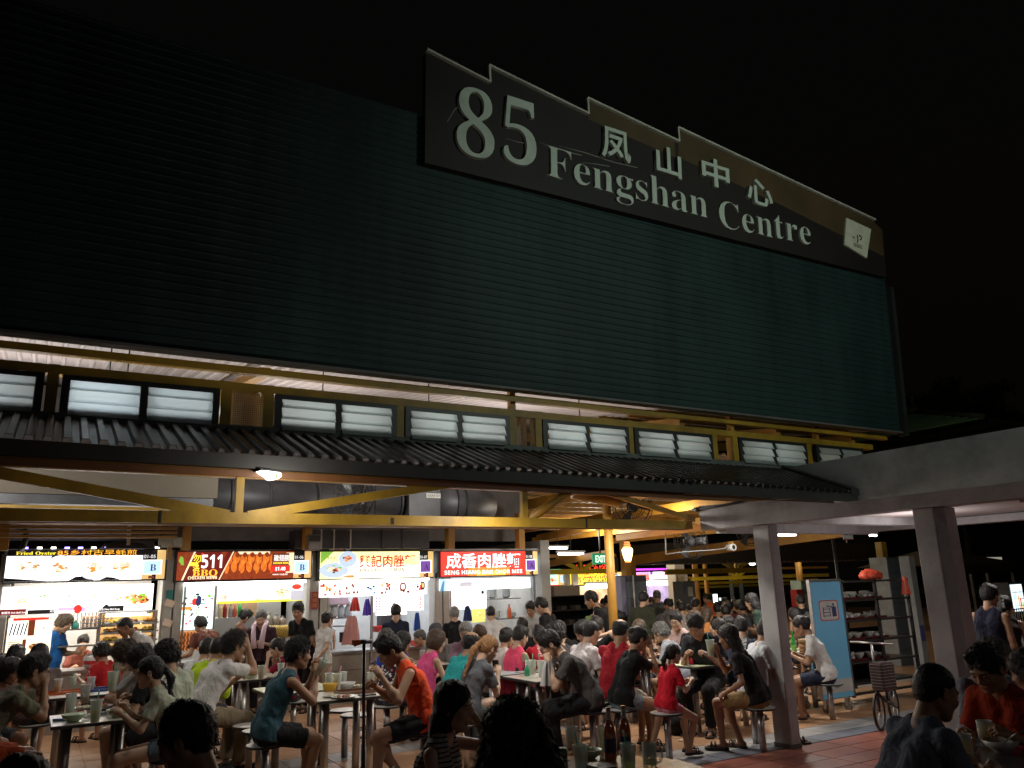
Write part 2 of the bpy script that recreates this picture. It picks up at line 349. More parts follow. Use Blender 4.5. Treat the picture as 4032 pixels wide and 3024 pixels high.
HEADS = {}
def head_tpl(h, fem=False, fat=0.):
    key = (h, fem, fat)
    if key in HEADS: return HEADS[key]
    F = Field((-.14, -.115, -.20), (.14, .115, .155), h); w = .93 if fem else 1.
    F.ell((-.012, 0, .035), (.093, .075, .083), k=.01); F.ell((.026, 0, -.028), (.064, .059 * w + fat * .5, .082), k=.03)
    for y in (-1, 1):
        F.cap((-.012, y * .05 * w, -.05), (.05, y * .018, -.096), .02 + fat, .017 + fat * .7, k=.03); F.ell((.058, y * .036, -.028), (.026, .024 + fat, .026), k=.02)
    F.ell((.064, 0, -.1), (.019, .02 * w, .016), k=.02); F.cap((.08, -.036, .02), (.08, .036, .02), .009, k=.018)
    F.cap((.084, 0, .008), (.1, 0, -.028), .006, .0105, k=.012)
    for y in (-1, 1): F.ell((.093, y * .0125, -.033), (.009, .007, .007), k=.006)
    for y in (-1, 1): F.ell((.099, y * .031, .002), (.018, .017, .011), k=.012, op='s')
    for y in (-1, 1): F.ell((.0765, y * .031, .001), (.0125, .014, .0105), k=.003)
    F.cap((.083, -.017, -.0625), (.083, .017, -.0625), .0065, k=.007); F.cap((.081, -.014, -.072), (.081, .014, -.072), .007, k=.007)
    for y in (-1, 1):
        F.ell((-.008, y * .079, -.01), (.019, .0075, .031), k=.008); F.ell((-.004, y * .086, -.008), (.009, .005, .018), k=.004, op='s')
    F.cap((-.03, 0, -.05), (-.045, 0, -.15), .05 * w, .05 * w, k=.02)
    V, Q = F.mesh(); fc = V[Q].mean(1); x, y, z = fc.T; ay = abs(y); mi = np.zeros(len(Q), int)
    eye = (x > .079) & ((ay - .031) ** 2 / .0125 ** 2 + (z - .0) ** 2 / .0042 ** 2 < 1); mi[eye] = 1
    mi[eye & ((ay - .031) ** 2 + (z - .0) ** 2 < .0066 ** 2)] = 2
    mi[(x > .07) & (ay > .014) & (ay < .046) & (z > .0175 + .02 * (ay < .0) - .1 * np.maximum(0, ay - .036)) & (z < .0245 - .1 * np.maximum(0, ay - .036))] = 2
    mi[(x > .078) & (ay < .021) & (z < -.057) & (z > -.077)] = 3
    HEADS[key] = (V, Q, mi); return HEADS[key]
HANDS = {}
def hand_tpl(pose, h):
    key = (pose, h)
    if key in HANDS: return HANDS[key]
    F = Field((-.03, -.075, -.09), (.2, .075, .05), h); F.cap((-.02, 0, 0), (.02, 0, 0), .023, .024, k=.012)
    F.ell((.05, .0, 0), (.045, .036, .0155), k=.02)
    curl = {'relax': (.35, .5, .4), 'grip': (1.1, 1.2, .7), 'flat': (.08, .1, .05), 'pinch': (.8, .9, .3)}[pose]
    for i, (yy, ln, r) in enumerate([(.027, .072, .0085), (.009, .08, .0088), (-.01, .075, .0083), (-.028, .06, .0075)]):
        p = np.array([.083 - abs(i - 1) * .004, yy, 0.]); a = 0.; sp = (1.5 - i) * (.07 if pose != 'flat' else .12)
        for sgm, cu in zip((.45, .32, .25), curl):
            a += cu * (1 + .12 * i * (pose == 'relax')); q = p + ln * sgm * np.array([math.cos(a) * math.cos(sp), math.cos(a) * math.sin(sp), -math.sin(a)])
            F.cap(p, q, r, r * .93, k=.003 if sgm < .4 else .006); p = q; r *= .93
    b = {'relax': ((.02, .03, -.006), (.055, .056, -.018), (.085, .058, -.028)), 'grip': ((.02, .03, -.01), (.055, .048, -.035), (.082, .025, -.05)),
         'flat': ((.02, .03, 0), (.05, .06, -.004), (.078, .075, -.006)), 'pinch': ((.02, .03, -.01), (.06, .045, -.035), (.095, .03, -.052))}[pose]
    F.cap(b[0], b[1], .014, .0105, k=.012); F.cap(b[1], b[2], .0105, .009, k=.003)
    HANDS[key] = F.mesh(); return HANDS[key]

HAIRS = {}
def hair_tpl(style, h):
    key = (style, h)
    if key in HAIRS: return HAIRS[key]
    F = Field((-.30, -.26, -.46) if style in ('long', 'tail', 'longtail', 'bigcurl') else (-.17, -.15, -.2), (.15, .26 if style == 'bigcurl' else .16, .21), h)
    th = {'buzz': -.002, 'bald': .0, 'curly': .016, 'bob': .01, 'long': .008, 'mop': .013, 'grey': .006}.get(style, .006)
    F.ell((-.016, 0, .04), (.097 + th, .08 + th, .087 + th), k=.01)
    if style in ('bob', 'mop', 'curly'): F.ell((-.035, 0, -.02), (.085 + th, .085 + th, {'bob': .1, 'mop': .06, 'curly': .075}[style]), k=.03)
    elif style == 'bigcurl':
        F.ell((-.05, 0, -.0), (.12, .14, .14), k=.03); F.ell((-.08, 0, -.16), (.12, .19, .17), k=.05)
    elif style == 'long':
        F.ell((-.035, 0, -.03), (.075, .088, .1), k=.03); F.cap((-.06, -.03, -.08), (-.085, -.035, -.33), .055, .04, k=.03); F.cap((-.06, .03, -.08), (-.085, .035, -.33), .055, .04, k=.03)
    else: F.ell((-.045, 0, -.0), (.065 + th, .07 + th, .075), k=.02)
    # open the face, ears and neck
    ft = {'mop': .012, 'bob': .02, 'curly': .02}.get(style, .045)
    F.ell((.115, 0, -.045), (.085, .068 if style in ('long', 'bob') else .085, .09 + ft * 0), k=.008, op='s'); F.ell((.135, 0, ft - .01), (.06, .062, .03), k=.012, op='s')
    if style not in ('long', 'bob', 'mop', 'bigcurl'):
        for y in (-1, 1): F.ell((.012, y * .1, -.05), (.04, .04, .058), k=.008, op='s'); F.ell((-.01, y * .085, -.075), (.06, .03, .05), k=.008, op='s')
        F.plane((-.05, 0, -.062), (.25, 0, -1))
    elif style not in ('long', 'bigcurl'): F.plane((0, 0, -.1 if style == 'bob' else -.06), (.15, 0, -1))
    if style == 'bald': F.ell((.0, 0, .12), (.105, .075, .075), k=.01, op='s')
    if style in ('short', 'spiky', 'side'): F.cap((.05, -.03, .098), (-.03, .03, .125), .03, .02, k=.02)
    if style == 'spiky': F.ell((.01, 0, .105), (.07, .06, .035), k=.015)
    if style == 'bun': F.ell((-.105, 0, .06), (.034, .038, .034), k=.006)
    if style in ('tail', 'longtail'):
        F.ell((-.115, 0, .025), (.022, .022, .02), k=.01); L = -.2 if style == 'tail' else -.34
        F.cap((-.12, 0, .02), (-.165, 0, -.08), .022, .034, k=.01); F.cap((-.165, 0, -.08), (-.15, .01, L), .034, .012, k=.01)
    amp = {'bigcurl': .009, 'curly': .006, 'mop': .004, 'spiky': .005, 'buzz': .001, 'grey': .004}.get(style, .0025)
    F.noise(amp, {'curly': 95, 'spiky': 110, 'bigcurl': 60}.get(style, 75), len(style)); V, Q = F.mesh()
    HAIRS[key] = (V, Q); return HAIRS[key]
def tufts(V, Q, n, ln, seed=0, curl=0., lift=.3):
    """short strands standing off a hair surface"""
    rg = np.random.RandomState(seed); q = Q[rg.randint(0, len(Q), n)]; p = V[q].mean(1) + rg.normal(0, .003, (n, 3))
    nr = np.cross(V[q[:, 2]] - V[q[:, 0]], V[q[:, 3]] - V[q[:, 1]]); nr /= np.linalg.norm(nr, axis=1)[:, None] + 1e-9
    tang = np.array([-.3, 0, -1.]) - nr * (nr @ np.array([-.3, 0, -1.]))[:, None] + rg.normal(0, .45 + curl, (n, 3))
    dr = nr * (lift + rg.rand(n, 1) * lift) + tang * .6; dr /= np.linalg.norm(dr, axis=1)[:, None]; L = ln * (.5 + rg.rand(n, 1))
    sd = np.cross(dr, nr); sd /= np.linalg.norm(sd, axis=1)[:, None] + 1e-9; w = .0012
    a = p - sd * w - nr * .002; b = p + sd * w - nr * .002; c = p + dr * L
    return np.stack([a, b, c], 1).reshape(-1, 3)

def rotm(yaw=0., pitch=0., roll=0.):
    """columns are local x,y,z; pitch > 0 looks down"""
    return np.array(Matrix.Rotation(yaw, 3, 'Z') @ Matrix.Rotation(pitch, 3, 'Y') @ Matrix.Rotation(roll, 3, 'X'))
def ik(a, t, l1, l2, pole):
    a = np.array(a, float); t = np.array(t, float); v = t - a; L = np.linalg.norm(v); mxl = (l1 + l2) * .995
    if L > mxl: t = a + v / L * mxl; v = t - a; L = mxl
    u = v / L; x = (l1 * l1 - l2 * l2 + L * L) / (2 * L); hh = math.sqrt(max(l1 * l1 - x * x, 1e-6))
    p = np.array(pole, float); p = p - u * (p @ u); p /= np.linalg.norm(p) + 1e-9
    return a + u * x + p * hh, t
def skeleton(mode, lean, hy, hp, hl, hr, fem, twist, feet, seat=.45, side=0., hroll=0., legs=None):
    J = {}; sw = .155 if fem else .174; P = np.array([0, 0, seat + .10 if mode == 'sit' else .90]); J['P'] = P
    Rs = lambda a: np.array([math.sin(a), side * .5, math.cos(a)])
    Wp = P + .15 * Rs(lean * .7); C = Wp + .19 * Rs(lean * 1.15); N = C + .17 * Rs(lean * 1.35 + .05)
    J['W'], J['C'], J['N'] = Wp, C, N; R = rotm(twist); J['up'] = (N - Wp) / np.linalg.norm(N - Wp)
    nd = Rs(lean * .9 + hp * .35 + .18); nd /= np.linalg.norm(nd); J['T'] = N + nd * .075; J['RH'] = rotm(hy, hp, hroll) * 1.06
    J['H'] = J['T'] - J['RH'] @ np.array([-.028, 0, -.078]); J['top'] = J['H'] + J['RH'] @ np.array([-.01, 0, .128])
    for sd, nm, tgt in ((1, 'l', hl), (-1, 'r', hr)):
        sh = N - J['up'] * .062 + R @ np.array([.0, sd * sw, 0]); J['s' + nm] = sh
        if tgt is None: tgt = (.40, sd * .12, .80) if mode == 'sit' else (.06, sd * .24, .78)
        tgt = np.array(tgt[:3], float); el, wr = ik(sh, tgt, .275, .245, np.array([-.35, sd * (.38 if mode == 'sit' else .3), -.8])); J['e' + nm], J['w' + nm] = el, wr
    for sd, nm in ((1, 'l'), (-1, 'r')):
        hip = P + np.array([0, sd * .085, -.01]); J['h' + nm] = hip
        if feet and feet.get(nm) is not None: an = feet[nm]
        else: an = (.36, sd * .11, .075) if mode == 'sit' else (.02 + sd * .04, sd * .1, .075)
        kn, an = ik(hip, an, .42, .40, np.array([1., sd * .15, .6])); J['k' + nm], J['a' + nm] = kn, an
        dr = an - kn; dr[2] = 0; f = np.array([1., sd * .2, 0]); J['f' + nm] = an + f / np.linalg.norm(f) * .15 + np.array([0, 0, -.045])
    return J
def bounds(J, m=.17):
    P = np.array([J[k] for k in J if k not in ('up', 'RH')]); return P.min(0) - m, P.max(0) + m
def torso(F, J, g, fem, belly, k=.035):
    P, Wp, C, N = J['P'], J['W'], J['C'], J['N']; y = np.array([0, 1, 0]); fw = .9 if fem else 1
    for s in (-1, 1):
        F.cap(P + y * s * .07, Wp + y * s * .055 * fw, .098 + g + belly * .5, .088 * fw + g + belly, k=k)
        F.cap(Wp + y * s * .055 * fw, C + y * s * .07 * fw, .088 * fw + g + belly, .092 * fw + g, k=k)
        F.cap(C + y * s * .07 * fw, N - J['up'] * .07 + y * s * .075 * fw, .09 * fw + g, .06 + g, k=k)
    F.cap(J['sl'] - J['up'] * .008, J['sr'] - J['up'] * .008, .04 + g, k=k); F.cap(J['sl'] * .3 + N * .7 + J['up'] * .006, J['sr'] * .3 + N * .7 + J['up'] * .006, .046 + g * .6, k=k)
    if fem:
        for s in (-1, 1): F.ell(C + np.array([.075, s * .06, -.0]), (.045 + g, .05 + g, .05 + g), k=.04)
    if belly > .015: F.ell(Wp + np.array([.07, 0, -.02]), (.07 + belly, .12 + belly, .12), k=.05)
def xform(V, R, t): return V @ np.array(R).T + t
SKIN = {'a': (.44, .26, .165), 'b': (.36, .20, .12), 'c': (.52, .33, .225), 'd': (.27, .14, .08)}
def skin(k): return M('skin_' + k, SKIN[k], .48, var=.06, ns=14, bump=.05, bs=150, spec=.4)
FIG = {}
def figure(spec):
    """meshes of a clothed figure in its own frame: body, top, bottom, hair, shoes; returns dict name -> mesh and the skeleton"""
    key = repr(sorted((k, v) for k, v in spec.items() if k in ('mode', 'lean', 'hy', 'hp', 'hl', 'hr', 'fem', 'twist', 'feet', 'top', 'bottom', 'hair', 'lod', 'belly', 'handl', 'handr', 'side', 'hroll', 'seat', 'fat')))
    if key in FIG: return FIG[key]
    g = spec.get; mode = g('mode', 'sit'); lod = g('lod', 1); fem = g('fem', False); belly = g('belly', 0.); hb, hh = {0: (.0125, .0048), 1: (.016, .0065), 2: (.024, .0095), 3: (.032, .014)}[lod]
    J = skeleton(mode, g('lean', .3), g('hy', 0.), g('hp', .3), g('hl'), g('hr'), fem, g('twist', 0.), g('feet'), g('seat', .45), g('side', 0.), g('hroll', 0.))
    lo, hi = bounds(J); out = {}; top, bot = g('top', 'tee'), g('bottom', 'shorts')
    # body
    F = Field(lo, hi, hb); torso(F, J, -.008, fem, belly * .8); aw = .86 if fem else 1.
    F.cap(J['N'] - J['up'] * .03, J['T'] + J['RH'] @ np.array([-.0, 0, -.01]), .056 * aw, .05 * aw, k=.03)
    for n in 'lr':
        F.cap(J['s' + n] * .9 + J['e' + n] * .1, J['e' + n], .042 * aw, .037 * aw, k=.02); F.cap(J['e' + n], J['w' + n], .037 * aw, .024 * aw, k=.012)
        m = J['e' + n] * .7 + J['w' + n] * .3; F.ell(m, (.036 * aw,) * 3, k=.03)
        F.cap(J['h' + n], J['k' + n], .082, .054, k=.03); F.cap(J['k' + n], J['a' + n], .05, .032, k=.015)
        c = J['k' + n] * .7 + J['a' + n] * .3 - np.array([.015, 0, 0]); F.ell(c, (.045, .045, .075), k=.03)
        F.cap(J['a' + n] + np.array([-.03, 0, -.03]), J['f' + n], .032, .022, k=.02)
    V, Q = F.mesh(); parts = [(V, Q, np.zeros(len(Q), int))]
    hv, hq, hm = head_tpl(hh, fem, g('fat', 0.)); parts.append((xform(hv, J['RH'], J['H']), hq, hm))
    for n, sd in (('l', 1), ('r', -1)):
        tv, tq = hand_tpl(g('hand' + n, 'relax' if mode == 'stand' else 'grip'), max(hh, .005) if lod < 2 else .009); v = tv.copy(); v[:, 1] *= -sd if False else sd * 1.
        fx = J['w' + n] - J['e' + n]; fx /= np.linalg.norm(fx)
        z = np.array([.1, sd * .55, .65]) if mode == 'sit' else np.array([-.1, sd * 1., .1])
        z = z - fx * (z @ fx); z /= np.linalg.norm(z); y = np.cross(z, fx); R = np.stack([fx, y, z], 1)
        v[:, 1] *= -1 if sd > 0 else -1      # thumb towards the body's middle
        if sd < 0: v[:, 1] *= 1
        q = tq if np.linalg.det(R) * 1 > 0 and sd < 0 and False else (tq[:, ::-1] if sd > 0 else tq)
        parts.append((xform(v, R, J['w' + n] - fx * .004), q, np.zeros(len(q), int)))
    Vs, Qs, Ms, o = [], [], [], 0
    for v, q, m in parts: Vs.append(v); Qs.append(q + o); Ms.append(m); o += len(v)
    s0 = skin('a'); out['body'] = np_mesh('body', np.concatenate(Vs), np.concatenate(Qs), [s0, M('eye_white', (.42, .39, .36), .25, var=.02), M('eye_dark', (.012, .009, .008), .35), M('lips', (.34, .13, .10), .4)], np.concatenate(Ms))
    # upper garment
    tank = top in ('tank', 'strap')
    F = Field(lo, hi, hb * .95); torso(F, J, .009, fem, belly); hem = J['P'] + np.array([0, 0, .0 if mode == 'sit' else -.02])
    if top == 'long_top': hem = hem + np.array([0, 0, -.06])
    if not tank:
        ln = {'tee': .68, 'polo': .7, 'shirt': .75, 'long': 1., 'long_top': .8}.get(top, .68)
        for n in 'lr':
            e = J['s' + n] + (J['e' + n] - J['s' + n]) * ln; F.cap(J['s' + n], e, .055 * aw, .062 * aw - .004 * (top == 'long'), k=.03, flat=True)
            if top == 'long': F.cap(J['e' + n], J['e' + n] + (J['w' + n] - J['e' + n]) * .9, .05 * aw, .036, k=.02, flat=True); F.ell(J['e' + n], (.05 * aw,) * 3, k=.01)
    for s in (-1, 1): F.cap(J['P'] + np.array([0, s * .07, .03]), J['P'] + np.array([0, s * .074, -.07]), .117 + belly * .5, .12, k=.02)
    F.noise(.0038, 27, spec.get('seed', 1)); F.noise(.0018, 62, spec.get('seed', 1) + 3)
    nk = J['N'] + (J['T'] - J['N']) * .4
    F.cap(nk, J['T'] + (J['T'] - J['N']) * 1.2, .062 * aw + .006 * fem, .085, k=.008, op='s')
    if top in ('strap', 'vneck', 'scoop') or tank: F.ell(J['N'] + np.array([.085, 0, -.02]), (.07, .06, .07), k=.01, op='s')
    if tank:
        for n, s in (('l', 1), ('r', -1)):
            F.ell(J['s' + n] + np.array([0, s * .05, -.03]) - J['up'] * .0, (.085, .078, .12), k=.01, op='s')
    F.plane(hem + np.array([0, 0, -.06]), (-.25 if mode == 'sit' else 0, 0, -1))
    V, Q = F.mesh(); out['shirt'] = np_mesh('shirt', V, Q, [cloth((.5, .5, .5))])
    # lower garment
    F = Field(lo, hi, hb)
    for s in (-1, 1): F.cap(J['P'] + np.array([0, s * .07, .0]), J['P'] + np.array([0, s * .072, -.03]), .097 + belly * .3, .101, k=.02)
    if bot == 'skirt':
        kn = (J['kl'] + J['kr']) / 2; dn = kn + (np.array([-.05, 0, -.32]) if mode == 'sit' else np.array([0, 0, -.2]))
        for s in (-1, 1):
            y = np.array([0, s * .07, 0]); F.cap(J['P'] + y, kn + y - np.array([.03, 0, 0]), .11, .125, k=.04); F.cap(kn + y - np.array([.05, 0, 0]), dn + y * 1.6, .11, .15, k=.05, flat=True)
        F.noise(.006, 40, 2)
    else:
        fr = {'shorts': .78, 'hot': .45, 'long': 1.}[bot]
        for n in 'lr':
            e = J['h' + n] + (J['k' + n] - J['h' + n]) * fr; F.cap(J['h' + n], e, .094, .076 if bot != 'shorts' else .082, k=.03, flat=bot != 'long')
            if bot == 'long': F.cap(J['k' + n], J['k' + n] + (J['a' + n] - J['k' + n]) * .93, .068, .058, k=.03, flat=True)
        F.noise(.0025, 36, 5)
    V, Q = F.mesh(); out[{'long': 'trousers', 'skirt': 'skirt'}.get(bot, 'shorts')] = np_mesh('legwear', V, Q, [cloth((.5, .5, .5))])
    # hair
    st = g('hair', 'short'); V, Q = hair_tpl(st, hh * 1.05); T = None
    if lod <= 2:
        n, ln = {0: (8000, .012), 1: (2600, .012), 2: (500, .013)}[lod]
        if st in ('curly', 'mop', 'spiky'): ln *= 1.6
        if st == 'bigcurl': ln *= 2.2; n *= 2
        if lod == 0 and st in ('short', 'bald', 'buzz', 'side'): ln *= .65
        if st in ('buzz',): ln *= .4
        if st in ('long', 'tail', 'longtail', 'bob', 'bun'): ln *= .7
        T = tufts(V, Q, n, ln, len(st), .5 if st == 'curly' else (-.3 if st in ('long', 'tail', 'longtail', 'bob', 'bun') else 0), .06 if st in ('long', 'tail', 'longtail', 'bob', 'bun', 'bald') else .3)
    V2 = xform(V, J['RH'], J['H']); nv = len(V2)
    if T is not None:
        T = xform(T, J['RH'], J['H']); tr = nv + np.arange(len(T)).reshape(-1, 3); V2 = np.concatenate([V2, T])
    else: tr = None
    out['hair'] = np_mesh('hair', V2, Q, [hairm('black')], tris=tr)
    # footwear
    for n in 'lr':
        b = MB(); a, f = J['a' + n], J['f' + n]; d = f - a; d[2] = 0; d /= np.linalg.norm(d); c = a + d * .05; z = a[2] - .075
        q = np.array([-d[1], d[0], 0]); pr = [(-.11, .03), (-.08, .042), (0, .04), (.06, .05), (.12, .044), (.145, .018)]
        pts = [(x, w) for x, w in pr] + [(x, -w) for x, w in pr[::-1]]; b.prism([c + d * x + q * w + np.array([0, 0, z - c[2] + .0]) for x, w in pts], (0, 0, .028))
        if g('shoe', 'sandal') == 'shoe': b.prism([c + d * x * .93 + q * w * .9 + np.array([0, 0, z - c[2] + .028]) for x, w in pts], (0, 0, .045))
        else:
            for x in (.03, .07): b.tube([c + d * x + q * w + np.array([0, 0, z - c[2] + hz]) for w, hz in ((-.042, .02), (-.03, .066), (0, .08), (.03, .066), (.042, .02))], .008, 5)
        out['shoe_' + n] = b.mesh('shoe', [M('rubber_black', (.02, .02, .022), .6)])
    FIG[key] = (out, J); return FIG[key]
def hairm(k):
    rgb = {'black': (.011, .009, .009), 'brown': (.06, .032, .018), 'grey': (.22, .21, .20), 'blond': (.30, .15, .06), 'salt': (.10, .095, .09), 'ash': (.075, .055, .038)}[k]
    nm = 'hair_' + k
    if nm in MATS: return MATS[nm]
    m = M(nm, rgb, .48, var=.35, ns=60, bump=.0, spec=.42); n = m.node_tree.nodes; L = m.node_tree.links; tc = n.new('ShaderNodeTexCoord')
    mp = n.new('ShaderNodeMapping'); mp.inputs['Scale'].default_value = (260, 260, 22); nz = n.new('ShaderNodeTexNoise'); nz.inputs['Scale'].default_value = 1; nz.inputs['Detail'].default_value = 3
    L.new(tc.outputs['Object'], mp.inputs[0]); L.new(mp.outputs[0], nz.inputs['Vector']); bp = n.new('ShaderNodeBump'); bp.inputs['Strength'].default_value = .8; bp.inputs['Distance'].default_value = .006
    L.new(nz.outputs['Fac'], bp.inputs['Height']); L.new(bp.outputs[0], n['Principled BSDF'].inputs['Normal']); return m
STOOLS = []
def person(u, v, rel, label, **k):
    """place a figure so that the crown of its head is seen at (u, v); rel: 0 faces away from the viewer, 90 faces left, -90 right, 180 towards"""
    spec = dict(k); mode = spec.get('mode', 'sit')
    if mode == 'kid': mode = 'sit'
    spec['mode'] = mode; out, J = figure(spec); s = k.get('s', 1.); az = math.degrees(math.atan2(ray(u, v)[1], ray(u, v)[0])); rz = math.radians(az + rel)
    tp = J['top']; c, sn = math.cos(rz), math.sin(rz)
    if mode == 'sit' and k.get('Y') is None: p = onZ(u, v, tp[2] * s)
    else:
        p = onY(u, v, k['Y']); s = k['sc'] if 'sc' in k else p[2] / tp[2]
    x = p[0] - s * (tp[0] * c - tp[1] * sn); y = p[1] - s * (tp[0] * sn + tp[1] * c); z = k.get('z', 0.)
    if k.get('sc'): z = p[2] - tp[2] * s
    root = empty('person', (x, y, z), rz, label, 'person', k.get('group')); root.scale = (s, s, s)
    sk = skin(k.get('skin', 'a')); fm = [sk, MATS['eye_white'], MATS['eye_dark'], MATS['lips']]
    def add(nm, me, mats): return link(nm, me, root, mats=mats)
    add('body', out['body'], fm); add('shirt', out['shirt'], [cloth(k.get('tc', (.5, .5, .5)), k.get('tp'))])
    for nm in ('trousers', 'skirt', 'shorts'):
        if nm in out: add(nm, out[nm], [cloth(k.get('bc', (.05, .05, .06)), k.get('bp'))])
    add('hair', out['hair'], [hairm(k.get('hc', 'black'))])
    if not k.get('nofeet'):
        for n in 'lr': add('shoe', out['shoe_' + n], [M('rubber_black', (.02, .02, .022), .6)])
    if k.get('glasses'):
        b = MB(); R, H = J['RH'], J['H']; T = lambda q: R @ np.array(q) + H
        for sd in (-1, 1):
            b.tube([T((.1, sd * .033 + .021 * math.cos(a), .001 + .017 * math.sin(a))) for a in np.linspace(0, 2 * pi, 13)[:-1]], .0016, 5, closed=True)
            b.tube([T((.1, sd * .054, .006)), T((.05, sd * .078, .006)), (T((-.01, sd * .08, .004)))], .0016, 4)
        b.tube([T((.101, -.012, .004)), T((.101, .012, .004))], .0016, 4); b.build('eyeglasses', M('frame_black', (.02, .02, .02), .3), root)
    if k.get('cap'):
        b = MB(); R, H = J['RH'], J['H']; n = 16; vs = []
        for i, (r, z) in enumerate(((1., .055), (1., .085), (.85, .125), (.5, .148), (0.01, .155))):
            vs += [R @ np.array([-.014 + .108 * r * math.cos(a), .092 * r * math.sin(a), z]) + H for a in np.linspace(0, 2 * pi, n + 1)[:-1]]
        b.add(vs, [(i * n + j, i * n + (j + 1) % n, (i + 1) * n + (j + 1) % n, (i + 1) * n + j) for i in range(4) for j in range(n)], 0, True)
        b.prism([R @ np.array(q) + H for q in ((.06, -.07, .06), (.13, -.055, .05), (.16, 0, .048), (.13, .055, .05), (.06, .07, .06))], (0, 0, .008)); b.build('cap', cloth(k['cap']), root)
    if mode == 'sit' and not k.get('nostool'): STOOLS.append((x, y, k.get('seat', .45) * s, label))
    root['_J'] = 0; del root['_J']
    PJ = {q: np.array([x + s * (J[q][0] * c - J[q][1] * sn), y + s * (J[q][0] * sn + J[q][1] * c), z + s * J[q][2]]) for q in J if q not in ('up', 'RH')}
    return root, PJ, rz
# ---------------------------------------------------------------- shared materials
YEL = M('yellow_paint', (.42, .245, .02), .5, var=.14, ns=3, bump=.15, bs=60, stain=.5)
YELO = M('ochre_paint', (.42, .21, .03), .5, var=.12, ns=3, bump=.1, bs=60, stain=.35)
STEEL = M('brushed_steel', (.45, .43, .42), .33, metal=.9, var=.15, ns=12, bump=.05)
GALV = M('galvanised_duct', (.085, .088, .098), .5, metal=.35, var=.14, ns=4, bump=.12, bs=40, stain=.35)
CONC = M('painted_concrete', (.45, .44, .45), .85, var=.07, ns=3, bump=.12, bs=140, stain=.42)
WHITE = M('white_paint', (.62, .62, .6), .6, var=.05, stain=.2)
BLACK = M('black_plastic', (.018, .018, .02), .45)
DARKM = M('dark_metal', (.05, .05, .055), .5, metal=.5, stain=.3)
TILEW = M('pale_wall_tile', (.42, .39, .35), .35, var=.08, ns=3, stain=.25)
GREYT = M('grey_wall_tile', (.11, .13, .155), .35, var=.1, ns=4, stain=.2)

# ---------------------------------------------------------------- truss and street lamps, and added fill lights with no fitting
WARM = (1, .86, .66); COOL = (.86, .93, 1.0); NEUT = (1, .95, .86)
lamp('truss_lamp_light', (1.9, 6.95, 2.74), 25, (1, .96, .84), .07, kind="POINT")
for x, y, p in ((-.6, 9.9, 42), (2.2, 9.9, 46), (5.2, 9.9, 46), (8.0, 11.2, 34)):
    lamp('hall_fill_light', (x, y, 3.2 if x < 7 else 2.65), p * .85, NEUT, .18, 'POINT')  # added fill over the tables and ducts, no fitting there
for x, y, p in ((4.0, 7.0, 32), (6.6, 8.2, 62), (9.4, 8.5, 90), (10.6, 5.4, 40)):
    lamp('canopy_fill_light', (x, y, 2.72 if x < 8 else 2.85 if y > 8 else 2.45), p, NEUT, .5, size_y=.12, target=(x, y, 0))  # added under the canopy to brighten diners and floor, no fitting
for x, y, p in ((12, 13.5, 60), (16, 16, 80), (21, 17, 90), (15.5, 21, 230), (21, 28, 330)):
    lamp('hall_fill_light', (x, y, 3.1), p * 1.6, (1, .88, .66), .2, 'POINT')  # unseen fill added for the far hall and its trusses
for x in (-.5, 2.8, 6.0, 9.5):
    lamp('ceiling_fill_light', (x, 10.9, 3.7), 12, (1, .93, .90), 1.4, size_y=.2, target=(x, 10.3, 6))  # upward fill added for the white ribbed ceiling, no fitting
lamp('street_lamp_light', (9.2, -1.2, 6.8), 860, (.84, 1.0, .86), .35, kind='SPOT', target=(9.0, 8.3, 6.9), spot=88)
lamp('roof_fill_light', (14.5, 10.0, 7.5), 150, (1, .9, .7), .3, 'POINT')  # unseen light added to bring out the green pyramid roof
lamp('linkway_fill_light', (9.0, 5.75, 2.1), 18, (1, .93, .90), .12, 'POINT')  # unseen fill added along the linkway for its beams and pillars
lamp('linkway_fill_light', (9.0, 2.4, 2.2), 7, (1, .93, .90), .12, 'POINT')
lamp('front_fill_light', (4.5, -5, 4.5), 48, (1, .9, .85), .3, kind='POINT')  # added behind the camera to lift the near sides of things

